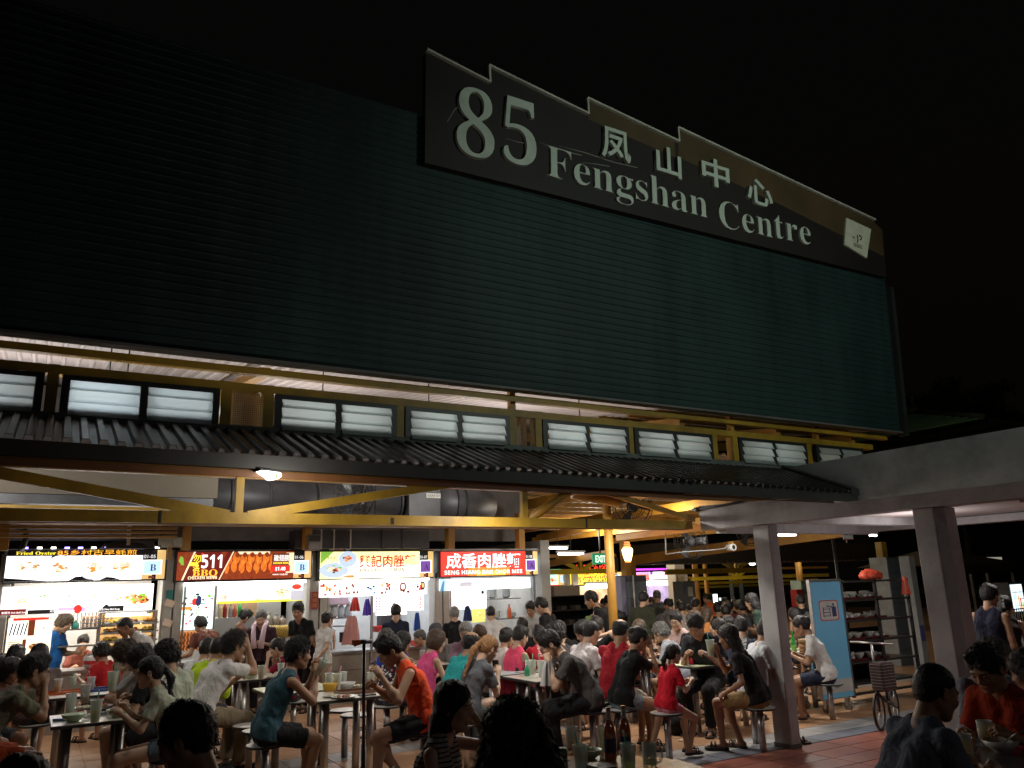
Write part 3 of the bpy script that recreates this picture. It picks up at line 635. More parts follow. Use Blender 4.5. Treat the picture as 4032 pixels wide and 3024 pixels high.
# ---------------------------------------------------------------- ground
def floor_tiles():
    g = MB().box((10, 20, -.06), (120, 120, .1)).build('ground', M('dark_ground', (.05, .045, .045), .8, stain=.3)); tag(g, kind='structure')
    fl = MB().b2((-14, 7.02, -.02), (40, 40, .0)).build('floor', M('hall_screed', (.43, .245, .135), .42, var=.08, ns=1.2, bump=.08, bs=120, stain=.22)); tag(fl, kind='structure')
    jt = M('tile_joint', (.12, .09, .075), .8); base = MB().b2((-14, -14, -.02), (40, 7.02, -.004)).build('pavement', M('pavement_joint', (.10, .06, .05), .8)); tag(base, kind='structure')
    tan = M('terracotta_tile', (.42, .235, .13), .34, var=.14, ns=2.2, bump=.06, bs=90, stain=.2); band = M('pale_grey_tile', (.33, .32, .32), .36, var=.1, ns=2.5, bump=.05, stain=.2)
    slate = M('slate_tile', (.16, .17, .21), .36, var=.1, ns=2.5, bump=.05, stain=.2); red = M('red_clay_tile', (.27, .085, .06), .36, var=.18, ns=2.1, bump=.08, stain=.25)
    def lay(parent, x0, x1, y0, y1, mats, z=.004, sx=.6, sy=.3, lim=300):
        T = []; y = y0; r = 0
        while y < y1 - .01:
            x = x0 + (0 if r % 2 == 0 else -sx / 2 if mats is not None and len(mats) == 1 and sx > .5 else 0)
            while x < x1:
                T.append((x, y)); x += sx
            y += sy; r += 1
        T.sort(key=lambda q: math.hypot(q[0], q[1])); me = {}
        vis = [q for q in T if abs((math.degrees(math.atan2(q[1], q[0] + 1e-6)) - 59)) < 40 and math.hypot(*q) > 3.8]; rest = [q for q in T if q not in vis[:lim]] if lim < len(vis) else [q for q in T if q not in vis]; vis = vis[:lim]
        def tm(m):
            if m.name not in me:
                b = MB(); w, d = sx - .007, sy - .007; e = .004
                vs = [(0, 0, 0), (w, 0, 0), (w, d, 0), (0, d, 0), (e, e, .008), (w - e, e, .008), (w - e, d - e, .008), (e, d - e, .008)]
                b.add(vs, [(0, 1, 5, 4), (1, 2, 6, 5), (2, 3, 7, 6), (3, 0, 4, 7), (4, 5, 6, 7)]); me[m.name] = b.mesh('tile', m)
            return me[m.name]
        rg = random.Random(3)
        for x, y in vis:
            m = rg.choice(mats); o = link('tile', tm(m), parent, (x, y, z - .008 + rg.uniform(-.0008, .0008))); o.rotation_euler = (rg.uniform(-.002, .002), rg.uniform(-.002, .002), 0)
        if rest:
            b = MB(); w, d = sx - .007, sy - .007
            for x, y in rest: b.quad((x, y, z - .001), (x + w, y, z - .001), (x + w, y + d, z - .001), (x, y + d, z - .001))
            tag(b.build('tile', mats[0], parent), kind='stuff')
    red2 = M('red_clay_tile_dark', (.22, .07, .052), .4, var=.18, ns=2.1, bump=.08, stain=.3); red3 = M('red_clay_tile_pale', (.31, .11, .08), .32, var=.18, ns=2.1, bump=.08, stain=.2)
    lay(base, -1.2, 13.2, 2.6, 6.5, [red, red, red2, red3], lim=280)
    b2 = MB().b2((-14, 6.5, -.02), (40, 7.02, .0025)).build('drain_band', [jt]); tag(b2, kind='structure')
    lay(b2, -2.4, 13.2, 6.5, 6.78, [slate], z=.009, sx=.3, sy=.28, lim=120); lay(b2, -2.4, 13.2, 6.78, 7.16, [band], z=.009, sx=.38, sy=.38, lim=120)
    lay(fl, -3, 15.6, 7.16, 9.0, [tan], z=.009, sx=.46, sy=.46, lim=170); lay(fl, -3, 15.6, 9.0, 9.46, [band], z=.009, sx=.46, sy=.46, lim=40)
    lay(fl, -3, 15.6, 9.46, 13.0, [tan], z=.009, sx=.46, sy=.46, lim=80)
floor_tiles()

# ---------------------------------------------------------------- upper wall with green cladding and the sign on it
LEAN = math.tan(math.radians(3))
def lean_pt(x, z, off=0.): return (x, 8.5 - (z - 4.29) * LEAN - off, z)
def onL(u, v, off=0.):
    d = ray(u, v); s_ = (8.5 + 4.29 * LEAN - off - CAM[2] * LEAN) / (d[1] + d[2] * LEAN); return CAM + d * s_
def upper_wall():
    root = empty('food_centre_building', (3, 8.7, 0), 0, 'dark green corrugated upper wall of the food centre over a yellow steel frame', 'building')
    root.location = (0, 0, 0)
    green = M('green_cladding', (.019, .043, .042), .6, metal=.0, var=.2, ns=.9, bump=.2, bs=14, stain=.4, spec=.3, streak=True)
    xs = [-6.2, -3.2, -.1, 3.0, 6.2, 9.7, 13.2]; zt = 7.75; pitch = .098
    for i in range(len(xs) - 1):
        x0, x1 = xs[i], xs[i + 1] + .03; n = int((zt - 4.29) / pitch); prof = []
        for k in range(n + 1):
            z = 4.29 + k * pitch; prof += [(z, 0), (z + .008, -.011), (z + .024, -.011), (z + .034, 0)]
        o = .004 * (i % 2); vs = []
        for x in (x0, x1): vs += [lean_pt(x, z, -q + o) for z, q in prof]
        m = len(prof); b = MB(); b.add(vs, [(j, j + 1, m + j + 1, m + j) for j in range(m - 1)][::-1]); b.build('cladding_sheet', green, root)
    b = MB(); b.bar(lean_pt(13.27, 4.2, .03), lean_pt(13.27, 7.0, .03), .16, .1, upv=(1, 0, 0)); b.build('corner_flashing', M('corner_flashing', (.022, .026, .026), .6, stain=.3), root)
    b = MB(); b.bar(lean_pt(-6.2, 4.262, -.02), lean_pt(13.25, 4.262, -.02), .16, .03); b.build('bottom_trim', M('pale_trim', (.13, .12, .12), .55, stain=.25), root)
    MB().b2((-6.2, 8.75, 4.45), (13.2, 8.9, 7.5)).build('wall_core', BLACK, root)
    # big roof underside (white ribbed sheet) seen through the gap below the cladding
    rib = M('white_ribbed_ceiling', (.60, .54, .52), .6, var=.04, ns=2, stain=.12)
    for i in range(7):
        x0 = -4 + i * 2.5; b = MB(); n = 10
        pr = []
        for k in range(16):
            x = x0 + k * .156; pr += [(x, 0), (x + .09, 0), (x + .11, -.04), (x + .14, -.04)]
        pr.append((x0 + 2.5, 0)); m = len(pr); vs = [(x + .0, 8.62, 4.40 + z) for x, z in pr] + [(x, 15.5, 5.25 + z) for x, z in pr]
        b.add(vs, [(j, m + j, m + j + 1, j + 1) for j in range(m - 1)]); b.build('ceiling_sheet', rib, root)
    # clerestory frame
    def post(x, w=.12, z0=3.5, z1=4.04): MB().b2((x - w / 2, 8.66, z0), (x + w / 2, 8.80, z1)).build('frame_post', YEL, root)
    MB().b2((-4, 8.655, 3.945), (12.6, 8.79, 4.035)).build('frame_beam', YEL, root); MB().b2((-4, 8.64, 3.47), (12.4, 8.80, 3.56)).build('frame_sill', M('grey_flashing', (.12, .125, .12), .6, stain=.4), root)
    MB().b2((-4, 8.62, 4.14), (13, 8.72, 4.215)).build('upper_rail', YEL, root)
    for x in (-2.5, 5.2, 9.2, 11.2): MB().b2((x - .04, 8.70, 4.03), (x + .04, 8.78, 4.45)).build('rail_bracket', YELO, root)
    for x in (.45, .62, 2.72, 4.1, 6.45): MB().tube([(x, 8.95, 4.0), (x, 8.95, 4.6)], .008, 5).build('hanger_rod', DARKM, root)
    fr = M('window_frame_dark', (.018, .02, .022), .45)
    pane_m = frosted(); wins = [(-3.1, -1.62), (-1.5, -.12), (.03, 1.51), (2.10, 3.54), (3.65, 5.11), (5.62, 7.07), (7.17, 8.69), (9.25, 10.81), (11.05, 12.3)]
    for a, b_ in wins:
        w = MB(); z0, z1 = 3.565, 3.94; t = .05; mid = (a + b_) / 2
        w.b2((a, 8.64, z1 - t), (b_, 8.7, z1)); w.b2((a, 8.64, z0), (b_, 8.7, z0 + .03))
        for x in (a, mid - .035, b_ - .07): w.b2((x, 8.638, z0), (x + .07, 8.702, z1))
        f = w.build('window', fr, root)
        for p0, p1 in ((a + .075, mid - .04), (mid + .04, b_ - .075)):
            for k in range(3):
                zc = z1 - .075 - k * .125; q = MB(); q.add([(p0, 8.60, zc - .075), (p1, 8.60, zc - .075), (p1, 8.655, zc + .06), (p0, 8.655, zc + .06), (p0, 8.607, zc - .077), (p1, 8.607, zc - .077), (p1, 8.662, zc + .058), (p0, 8.662, zc + .058)],
                      [(0, 1, 2, 3), (4, 7, 6, 5), (0, 4, 5, 1), (1, 5, 6, 2), (2, 6, 7, 3), (3, 7, 4, 0)]); q.build('louvre_pane', pane_m, f)
    for x in [(-.05), 1.58, 2.03, 3.595, 5.17, 5.57, 7.12, 8.75, 9.19, 10.9]: post(x, .11 if x not in (3.595, 7.12, -.05) else .1)
    # wire mesh over two vents
    for a, b_ in ((1.66, 1.97), (5.24, 5.50)):
        g = MB(); n = 14
        for i in range(n + 1):
            x = a + (b_ - a) * i / n; g.b2((x - .0018, 8.66, 3.56), (x + .0018, 8.664, 3.94))
        for i in range(16): g.b2((a, 8.665, 3.57 + i * .024), (b_, 8.668, 3.5735 + i * .024))
        g.build('wire_mesh', M('mesh_wire', (.18, .13, .11), .6), root)
        b = MB(); b.b2((a - .02, 8.9, 3.5), (b_ + .02, 8.93, 4.0)); b.build('vent_board', M('vent_board', (.55, .45, .38), .7), root)
    # gable of the roof end and inner yellow rafters
    for x in (8.2, 10.3, 12.2):
        b = MB(); b.bar((x, 8.75, 4.1), (x + .2, 15, 4.9), .1, .16); b.build('rafter', YELO, root)
    for y, z in ((9.4, 4.46), (10.1, 4.55), (10.9, 4.66), (11.7, 4.76)): MB().b2((8.3, y, z - .08), (13, y + .06, z - .0)).build('purlin', YELO if y > 10 else YEL, root)
    MB().bar((2.05, 9.0, 4.28), (2.05, 13, 4.8), .14, .1).build('rafter', YELO, root)
    # inner structure over the stalls
    MB().b2((-4, 13.35, 2.62), (8.1, 13.5, 4.9)).build('inner_wall', M('inner_grey_wall', (.17, .165, .16), .8, stain=.3), root)
    MB().b2((-4, 10.9, 3.02), (1.95, 12.0, 3.42)).build('ceiling_box', M('beige_board', (.15, .13, .10), .8, var=.05, ns=1.5, stain=.15), root)
    MB().b2((-4, 10.88, 2.90), (1.9, 11.9, 3.01)).build('ceiling_box', GALV, root); MB().b2((-4, 10.86, 2.845), (1.88, 10.9, 2.88)).build('cable_tray', YEL, root)
    for z in (2.72, 2.66, 2.60): MB().b2((-4, 12.4, z), (1.7, 12.45, z + .035)).build('inner_rail', [YEL, WHITE, YELO][int(z * 100) % 3], root)
    for x in (-.42, 1.88, 3.7, 6.25, 7.7): MB().b2((x - .06, 12.7, 2.45), (x + .06, 12.85, 3.1)).build('inner_post', YELO, root)
    MB().b2((-4, 12.65, 2.8), (8.2, 12.8, 2.9)).build('inner_beam', YELO, root)
def frosted():
    m = bpy.data.materials.new('frosted_glass'); m.use_nodes = True; n = m.node_tree.nodes; L = m.node_tree.links; b = n['Principled BSDF']
    b.inputs['Base Color'].default_value = (.66, .69, .68, 1); b.inputs['Roughness'].default_value = .35
    t = n.new('ShaderNodeBsdfTranslucent'); t.inputs[0].default_value = (.75, .80, .82, 1); x = n.new('ShaderNodeMixShader'); x.inputs[0].default_value = .72
    L.new(b.outputs[0], x.inputs[1]); L.new(t.outputs[0], x.inputs[2]); L.new(x.outputs[0], n['Material Output'].inputs['Surface']); MATS['frosted_glass'] = m; return m
upper_wall()
# tubes that stand behind the louvres
for x, p in ((.46, 2.2), (-.9, 1.3), (1.2, 1.2), (2.9, 1.15), (4.3, 1.15), (6.3, 1.1), (7.9, 1.0), (10.0, .8)):
    lamp('louvre_tube_light', (x - .1 * (x == .46), 8.98, 3.77), p * (6 if x == .46 else 1), (.86, .95, 1) if x < 2 else (.95, 1, .9), .06 if x == .46 else .9, 'POINT' if x == .46 else 'AREA', size_y=.1, target=(x, 8.6, 3.75))

def name_board():
    root = empty('name_board', (0, 0, 0), 0, 'dark stepped name board of the food centre with pale raised letters high on the wall', 'sign')
    off = .12; P = lambda u, v: onL(u, v, off)
    pts = [P(*q) for q in ((1677, 200), (1925, 328), (1922, 262), (2312, 452), (2308, 390), (2668, 560), (2664, 505), (3440, 868), (3476, 905), (3490, 1092), (1673, 640))]
    pts = [lean_pt(p[0], p[2], off) for p in pts]; dk = M('board_dark', (.020, .013, .012), .6, var=.3, ns=.8, bump=.1, stain=.4)
    MB().prism(pts, (0, .1, 0)).build('board', dk, root)
    b = MB(); top = pts[:8]
    for i in range(len(top) - 1):
        a, c = Vector(top[i]), Vector(top[i + 1]); b.bar(a + Vector((0, .03, 0)), c + Vector((0, .03, 0)), .16, .03 if i % 2 == 0 else .03, upv=(0, 0, 1) if abs((c - a).x) > .1 else (1, 0, 0))
    b.build('edge_trim', M('board_trim', (.62, .60, .52), .55, stain=.3), root)
    # brown band printed along the right-hand steps
    br = M('board_brown', (.085, .052, .02), .6, var=.25, ns=1.2, stain=.25); o2 = off + .004
    B = lambda u, v: (lambda p: lean_pt(p[0], p[2], o2))(onL(u, v, o2))
    b = MB(); b.add([B(2318, 400), B(2655, 557), B(2660, 620), B(2316, 470)], [(3, 2, 1, 0)]); b.add([B(2670, 512), B(3438, 872), B(3472, 905), B(3480, 1010), B(3060, 800), B(2672, 620)], [(5, 4, 3, 2, 1, 0)])
    b.build('printed_band', br, root)
    # pale patch with the small emblem
    q = [B(3328, 860), B(3425, 905), B(3408, 1018), B(3320, 965)]; q = [tuple(Vector(p) - Vector((0, .03, 0))) for p in q]
    MB().prism(q, (0, .03, 0)).build('emblem_patch', M('pale_sticker', (.68, .66, .52), .6), root)
    dkm = M('emblem_ink', (.03, .03, .035), .6); e = MB()
    C0 = onL(3376, 938, off + .037); ex = lambda a, z: lean_pt(C0[0] + a, C0[2] + z, off + .037)
    e.bar(ex(-.14, .0), ex(-.08, -.01), .004, .02); e.tube([ex(-.02, -.09), ex(.01, -.05), ex(.01, .06)], .012, 5); e.tube([ex(.05, .07), ex(.1, .06), ex(.12, .02), ex(.08, -.02)], .012, 5)
    for k in range(3): e.bar(ex(-.12, -.12 - k * .025), ex(.12, -.125 - k * .025), .004, .009)
    e.build('emblem', dkm, root)
    tf = MB()
    for pts_ in (((1990, 545), (2040, 560), (2110, 572)), ((2120, 560), (2200, 590), (2290, 612)), ((2290, 640), (2340, 645), (2400, 655)), ((1760, 480), (1790, 430), (1835, 400)), ((2200, 575), (2300, 600), (2420, 640), (2510, 660))):
        tf.tube([B(*q_) for q_ in pts_], .008, 4)
    tf.build('torn_film', M('torn_film', (.30, .28, .25), .7), root)
    lm = M('letter_pale', (.62, .69, .60), .55, var=.06, stain=.2)
    def letters(txt, u0, v0, u1, v1, size_u, sx=1., depth=.035, off2=0.14, h_px=None, adv=None, bold=0.):
        """each glyph a raised part standing off the board, along the line from (u0,v0) to (u1,v1)"""
        a, c = onL(u0, v0, off2), onL(u1, v1, off2); ms = [text_mesh(ch, size_u, depth / 2, lm, 'letter', sx=sx, bold=bold) for ch in txt]
        ws = []
        for m in ms:
            co = np.array([v.co[:] for v in m.vertices]) if len(m.vertices) else np.zeros((1, 3)); ws.append((co[:, 0].min(), co[:, 0].max()))
        tot = sum(w[1] - w[0] for w in ws); gap = ((c[0] - a[0]) - tot) / max(1, len(ms) - 1) if adv is None else adv; x = a[0]
        for ch, m, w in zip(txt, ms, ws):
            if len(m.vertices):
                o = link('letter', m, root); z = a[2] + (c[2] - a[2]) * (x - a[0]) / (c[0] - a[0]); o.location = lean_pt(x - w[0], z, off2); o.rotation_euler = (pi / 2 + math.radians(3), 0, 0)
            x += (w[1] - w[0]) + gap
    letters(serif('85'), 1793, 602, 2108, 658, 1.40, .84, depth=.07, bold=-.014)
    letters(serif('Fengshan'), 2152, 692, 2785, 860, .69, 1.10, bold=-.008); letters(serif('Centre'), 2832, 892, 3192, 965, .69, 1.07, bold=-.008)
    for ch, u0, v0, u1, s_ in (('凤', 2366, 618, 2480, .55), ('山', 2582, 680, 2680, .5), ('中', 2762, 722, 2870, .5), ('心', 2940, 795, 3040, .5)):
        a, c = onL(u0, v0, .16), onL(u1, v0 + 20, .16); m = text_mesh(ch, s_, .03, lm, 'letter', bold=.010); co = np.array([v.co[:] for v in m.vertices]); w = co[:, 0].max() - co[:, 0].min()
        o = link('letter', m, root, lean_pt(a[0] - co[:, 0].min() * (c[0] - a[0]) / w, a[2] - co[:, 1].min(), .16)); o.rotation_euler = (pi / 2 + math.radians(3), 0, 0); o.scale = ((c[0] - a[0]) / w, 1, 1)
name_board()

# ---------------------------------------------------------------- canopy with corrugated sheets, gutter
def canopy():
    root = empty('canopy', (0, 0, 0), 0, 'dark corrugated lean-to canopy with a deep gutter below the louvred windows', 'canopy')
    m = M('dark_corrugated_sheet', (.055, .053, .055), .38, metal=.45, var=.3, ns=5, bump=.15, bs=50, stain=.5)
    pitch = .137; per = 7; x = -3.4; k = 0
    def zz(x, y): t = (y - 7.42) / 1.25; return (3.065 - .0105 * x) * (1 - t) + (3.50 - .004 * x) * t
    while x < 10.15:
        vs = []; pr = []
        for i in range(per): pr += [(x + i * pitch, 0), (x + i * pitch + .045, 0), (x + i * pitch + .06, .042), (x + i * pitch + .11, .042), (x + i * pitch + .125, 0)]
        pr.append((x + per * pitch, 0)); n = len(pr); o = .003 * (k % 2); d = [0.0, .012, -.008][k % 3]
        for y in (7.42 - d, 8.66): vs += [(a, y, zz(a, y) + z + o) for a, z in pr]
        vs += [(a, y - .0, z - .006) for a, y, z in vs]; N = 2 * n
        f = [(j, j + 1, n + j + 1, n + j) for j in range(n - 1)] + [(N + j, N + n + j, N + n + j + 1, N + j + 1) for j in range(n - 1)] + [(j, N + j, N + j + 1, j + 1) for j in range(n - 1)]
        MB().add(vs, f).build('roof_sheet', m, root); x += per * pitch; k += 1
    g = M('gutter_metal', (.03, .028, .028), .5, var=.2, ns=2, stain=.4)
    b = MB(); b.bar((-4, 7.5, 3.005 + .042), (10.3, 7.5, 3.005 - .108), .13, .13); b.build('gutter', g, root)
    b = MB(); b.bar((-4, 7.53, 2.935), (9.85, 7.53, 2.80), .05, .06); b.build('fascia_board', M('brown_fascia', (.14, .05, .012), .55, stain=.3), root)
    b = MB(); b.bar((-4, 8.05, 3.16), (10.1, 8.05, 3.02), .06, .1); b.build('purlin', YELO, root)
    b = MB()
    b.add([(10.15, 7.42, 2.93), (10.32, 7.42, 2.93), (10.32, 8.66, 3.46), (10.15, 8.66, 3.46), (10.15, 7.42, 3.03), (10.32, 7.42, 3.03), (10.32, 8.66, 3.54), (10.15, 8.66, 3.54)], [(0, 3, 2, 1), (4, 5, 6, 7), (0, 1, 5, 4), (1, 2, 6, 5), (2, 3, 7, 6), (3, 0, 4, 7)]); b.build('end_flashing', g, root)
canopy()
def truss():
    root = empty('yellow_truss', (0, 0, 0), 0, 'long yellow steel truss under the canopy edge with rust stains', 'truss')
    Y = 7.56
    MB().b2((-4, Y - .05, 2.423), (7.07, Y + .05, 2.525)).build('bottom_chord', YEL, root)
    MB().b2((-4, Y + .05, 2.418), (7.07, Y + .14, 2.43)).build('bottom_flange', YELO, root)
    b = MB(); b.bar((-4, Y + .02, 2.935), (7.0, Y + .02, 2.84), .08, .085); b.build('top_chord', YELO, root)
    for x in (1.545, 4.62): MB().b2((x - .035, Y - .03, 2.525), (x + .035, Y + .03, 2.87)).build('post', YEL, root)
    MB().bar((-1.9, Y, 2.93 + .15), (1.46, Y, 2.50), .05, .095).build('diagonal', YEL, root)
    MB().bar((1.63, Y, 2.50), (4.05, Y, 2.93), .05, .085).build('diagonal', YEL, root)
    b = MB(); b.tube([(4.66, Y + .03, 2.5), (5.35, Y + .03, 2.88)], .05, 14); b.build('diagonal', YELO, root)
    MB().bar((5.7, Y, 2.86), (7.15, Y, 2.545), .05, .06).build('diagonal', YELO, root)
    b = MB(); b.tube([(5.5, Y + .3, 2.88), (6.05, Y + .1, 2.77)], .085, 14); b.build('stub_pipe', YELO, root)
    # splice mark
    MB().b2((.87, Y - .054, 2.42), (.89, Y - .049, 2.53)).build('splice_joint', DARKM, root); MB().b2((5.42, Y - .054, 2.42), (5.44, Y - .049, 2.53)).build('splice_joint', DARKM, root)
    MB().b2((3.02, Y - .054, 2.435), (3.05, Y - .049, 2.5)).build('splice_joint', DARKM, root)
truss()
def cyl_thing(name, label, cat, a, b, r, mat, partname='shaft', n=24):
    root = empty(name, (a[0], a[1], 0), 0, label, cat); MB().tube([(0, 0, a[2]), (b[0] - a[0], b[1] - a[1], b[2])], r, n).build(partname, mat, root); return root
p = onY(2415, 2440, 9.0)
r_ = cyl_thing('steel_column', 'round yellow steel column standing among the diners beside the grey tiled pillar', 'column', (p[0], 9.0, 0), (p[0], 9.0, 3.3), .062, YELO)
MB().tube([(0, 0, 0), (0, 0, .03)], .12, 20).build('base_plate', DARKM, r_)

# ---------------------------------------------------------------- covered linkway: concrete beams, slab, pillars
def linkway():
    beam = empty('linkway', (0, 0, 0), 0, 'pinkish grey concrete linkway roof with deep edge beams running towards the viewer', 'walkway roof')
    MB().b2((7.1, -3, 2.40), (7.32, 7.40, 2.534)).build('edge_beam', CONC, beam); MB().prism([(7.1, 5.42, 2.535), (7.1, 6.62, 2.535), (7.1, 7.40, 2.535), (7.1, 7.40, 2.70), (7.1, 6.3, 2.66)], (.22, 0, 0)).build('beam_end', CONC, beam)
    MB().b2((10.34, -6, 2.5), (10.56, 8.62, 3.52)).build('parapet', CONC, beam)
    MB().b2((10.3, -3, 2.40), (10.52, 7.5, 2.49)).build('edge_beam', CONC, beam)
    MB().b2((7.32, -3, 2.505), (10.33, 7.35, 2.53)).build('slab', M('slab_soffit', (.50, .44, .43), .85, var=.05, stain=.12), beam)
    MB().b2((7.32, 6.30, 2.41), (10.29, 6.5, 2.503)).build('cross_beam', CONC, beam); MB().b2((7.32, 3.35, 2.38), (10.29, 3.7, 2.503)).build('cross_beam', CONC, beam)
    MB().b2((7.34, 7.2, 2.36), (10.29, 7.38, 2.503)).build('cross_beam', CONC, beam)
    b = MB(); b.tube([(7.08, 7.5, 2.66), (7.08, 7.1, 2.665), (7.08, 6.64, 2.68)], .014, 8); b.tube([(7.08, 7.45, 2.66), (7.08, 7.38, 2.66)], .03, 8); b.build('conduit', GALV, beam)
    b = MB(); b.tube([(7.7, 3.32, 2.42), (8.3, 3.32, 2.41), (8.5, 3.32, 2.44), (9.6, 3.32, 2.43)], .013, 6); b.build('conduit', GALV, beam)
    def pil(x0, y0, x1, y1, h, lab):
        r = empty('concrete_pillar', ((x0 + x1) / 2, (y0 + y1) / 2, 0), 0, lab, 'pillar', 'pillars of the linkway'); dx, dy = (x1 - x0) / 2, (y1 - y0) / 2
        o = MB().b2((-dx, -dy, 0), (dx, dy, h)).build('shaft', CONC, r); bv = o.modifiers.new('bevel', 'BEVEL'); bv.width = .012; bv.segments = 2
        o = MB().b2((-dx - .004, -dy - .004, 0), (dx + .004, dy + .004, .05)).build('plinth_stain', M('plinth_stain', (.15, .13, .125), .85, var=.3, ns=8, stain=.4), r)
    pil(7.205, 6.42, 7.36, 6.655, 2.40, 'square grey concrete pillar standing left of the blue banner rack')
    pil(7.15, 4.39, 7.345, 4.60, 2.40, 'square concrete pillar right of the tray rack, above the man in the blue shirt')
    xq = float(onY(3760, 2000, 5.1)[0]); pil(xq - .2, 5.1, xq, 5.3, 2.50, 'slim pale concrete pillar seen just behind the larger one by the rack')
    return beam
linkway()
def green_pavilion():
    r = empty('pavilion_roof', (0, 0, 0), 0, 'small dark green pyramid roof above the concrete linkway beam', 'roof')
    ax = onY(3600, 1628, 16); g = M('green_roof_tile', (.05, .11, .045), .6, var=.2, ns=2, bump=.2, stain=.3); b = MB()
    c = Vector((ax[0], 16.0, ax[2])); h = 4.8; z0 = ax[2] - 1.5; q = [c + Vector((-h, -h, z0 - c.z)), c + Vector((h, -h, z0 - c.z)), c + Vector((h, h, z0 - c.z)), c + Vector((-h, h, z0 - c.z))]
    n = 9
    for i in range(4):
        a, d = q[i], q[(i + 1) % 4]
        for k in range(n):
            t0, t1 = k / n, (k + 1) / n; lift = Vector((0, 0, .05))
            b.add([a.lerp(c, t0) + lift, d.lerp(c, t0) + lift, d.lerp(c, t1), a.lerp(c, t1), a.lerp(c, t0), d.lerp(c, t0)], [(0, 1, 2, 3), (4, 5, 1, 0)])
    b.build('roof_tiles', g, r)
    for i in range(4): MB().tube([q[i] + Vector((0, 0, .06)), c + Vector((0, 0, .05))], .09, 8).build('ridge_cap', M('ridge_dark', (.02, .03, .02), .6), r)
    MB().lathe([(.25, 0), (.2, .2), (.08, .3), (.08, .5), (.15, .6), (0.01, .75)], c, 12).build('finial', M('ridge_dark', (.02, .03, .02), .6), r)
green_pavilion()
# ---------------------------------------------------------------- flat print drawn as thin coloured shapes on a panel
class Panel:
    """a lit or plain board in the plane Y = y between x0..x1, z0..z1; artwork is laid 2 mm apart in front of it"""
    def __init__(s, root, x0, x1, z0, z1, y, mat, name='menu_panel', depth=.03):
        s.root, s.x0, s.x1, s.z0, s.z1, s.y = root, x0, x1, z0, z1, y; s.lay = {}; s.n = 0
        s.o = MB().b2((x0, y, z0), (x1, y + depth, z1)).build(name, mat, root)
    def pt(s, a, b, k=1): return (s.x0 + (s.x1 - s.x0) * a, s.y - .0015 * k, s.z0 + (s.z1 - s.z0) * b)
    def poly(s, pts, mat, k=None):
        s.n += 1; k = s.n if k is None else k; b = s.lay.setdefault(mat.name, [mat, MB()])[1]; b.add([s.pt(a, c, .6 + .12 * k) for a, c in pts], [tuple(range(len(pts)))]); return s
    def rect(s, a0, b0, a1, b1, mat, k=None): return s.poly([(a0, b0), (a1, b0), (a1, b1), (a0, b1)], mat, k)
    def disc(s, a, b, ra, rb, mat, n=14, wob=0., k=None):
        return s.poly([(a + ra * (1 + random.uniform(-wob, wob)) * math.cos(t), b + rb * (1 + random.uniform(-wob, wob)) * math.sin(t)) for t in [2 * pi * i / n for i in range(n)]], mat, k)
    def text(s, body, a, b, hgt, mat, sx=1., bold=0., shear=0., width=None, align='LEFT'):
        s.n += 1; me = text_mesh(body, hgt / .72, .0006, mat, 'lettering', sx=sx, bold=bold, shear=shear, align=align)
        if width and len(me.vertices):
            co = np.array([v.co[:] for v in me.vertices]); w = co[:, 0].max() - co[:, 0].min(); f = width / w; co[:, 0] *= f; me.vertices.foreach_set('co', co.astype(np.float32).ravel()); me.update()
        o = link('lettering', me, s.root); p = s.pt(a, b, 1 + .12 * s.n); o.location = (p[0], p[1] - .002, p[2]); o.rotation_euler = (pi / 2, 0, 0); return s
    def plate(s, a, b, ra, pal, n=22, rim=None):
        asp = (s.x1 - s.x0) / (s.z1 - s.z0); rb = ra * asp * .55
        if rim: s.disc(a, b, ra * 1.15, rb * 1.2, rim, 20)
        s.n += 1; k0 = s.n
        for _ in range(n):
            t, r = random.uniform(0, 2 * pi), random.uniform(0, .85) ** .7; q = random.uniform(.12, .3)
            s.disc(a + ra * r * math.cos(t), b + rb * r * math.sin(t), ra * q, rb * q, random.choice(pal), 7, .4, k=k0 + _ * .15)
        s.n += 4; return s
    def done(s, name='print'):
        for m, b in s.lay.values(): b.build(name, m, s.root)
        return s
E_W = ME('lit_white', (1, 1, 1), 1.6); E_WW = ME('lit_hot_white', (1, .98, .96), 1.9); E_CR = ME('lit_cream', (1, .88, .58), 1.0); E_YE = ME('lit_yellow', (.86, .80, .05), 1.0)
E_RED = ME('lit_red', (.80, .03, .02), .95); E_OR = ME('lit_orange', (1, .30, .04), 1.1); E_GOLD = ME('lit_gold', (.90, .58, .22), .8); E_BLUE = ME('lit_blue', (.10, .30, .55), .8)
E_BLK = M('print_black', (.015, .012, .014), .5); E_BRN = ME('lit_brown', (.22, .05, .02), .5); E_DRED = ME('lit_dark_red', (.20, .012, .008), .6); E_GRN = ME('lit_green', (.25, .55, .06), .9)
E_PUR = ME('lit_purple', (.22, .08, .45), .7); E_LBL = ME('lit_pale_blue', (.45, .68, .95), 1.3); E_TAN = ME('lit_tan', (.80, .42, .18), .7); E_PCH = ME('lit_peach', (1, .76, .50), .95); E_PK = ME('lit_pink', (.95, .25, .75), 1.6); E_MAG = ME('lit_magenta', (.55, .05, .8), 1.6)
E_NAVY = ME('print_navy', (.03, .04, .12), .5); E_CHK = ME('lit_chicken', (.85, .20, .02), 1.0, var=.5, ns=26); E_CHD = ME('lit_chicken_dark', (.35, .05, .01), .7, var=.4, ns=20); E_MINT = ME('lit_mint', (.15, .8, .45), 1.6)
FOOD = [E_OR, E_TAN, E_RED, E_GRN, E_CR, E_TAN, E_CR]
TUBE = ME('tube_glow', (1, .98, .95), 9.0); TUBEW = ME('tube_glow_warm', (1, .72, .36), 7.0)
SX = lambda u, y=13.05, v=2230: onY(u, v, y)[0]
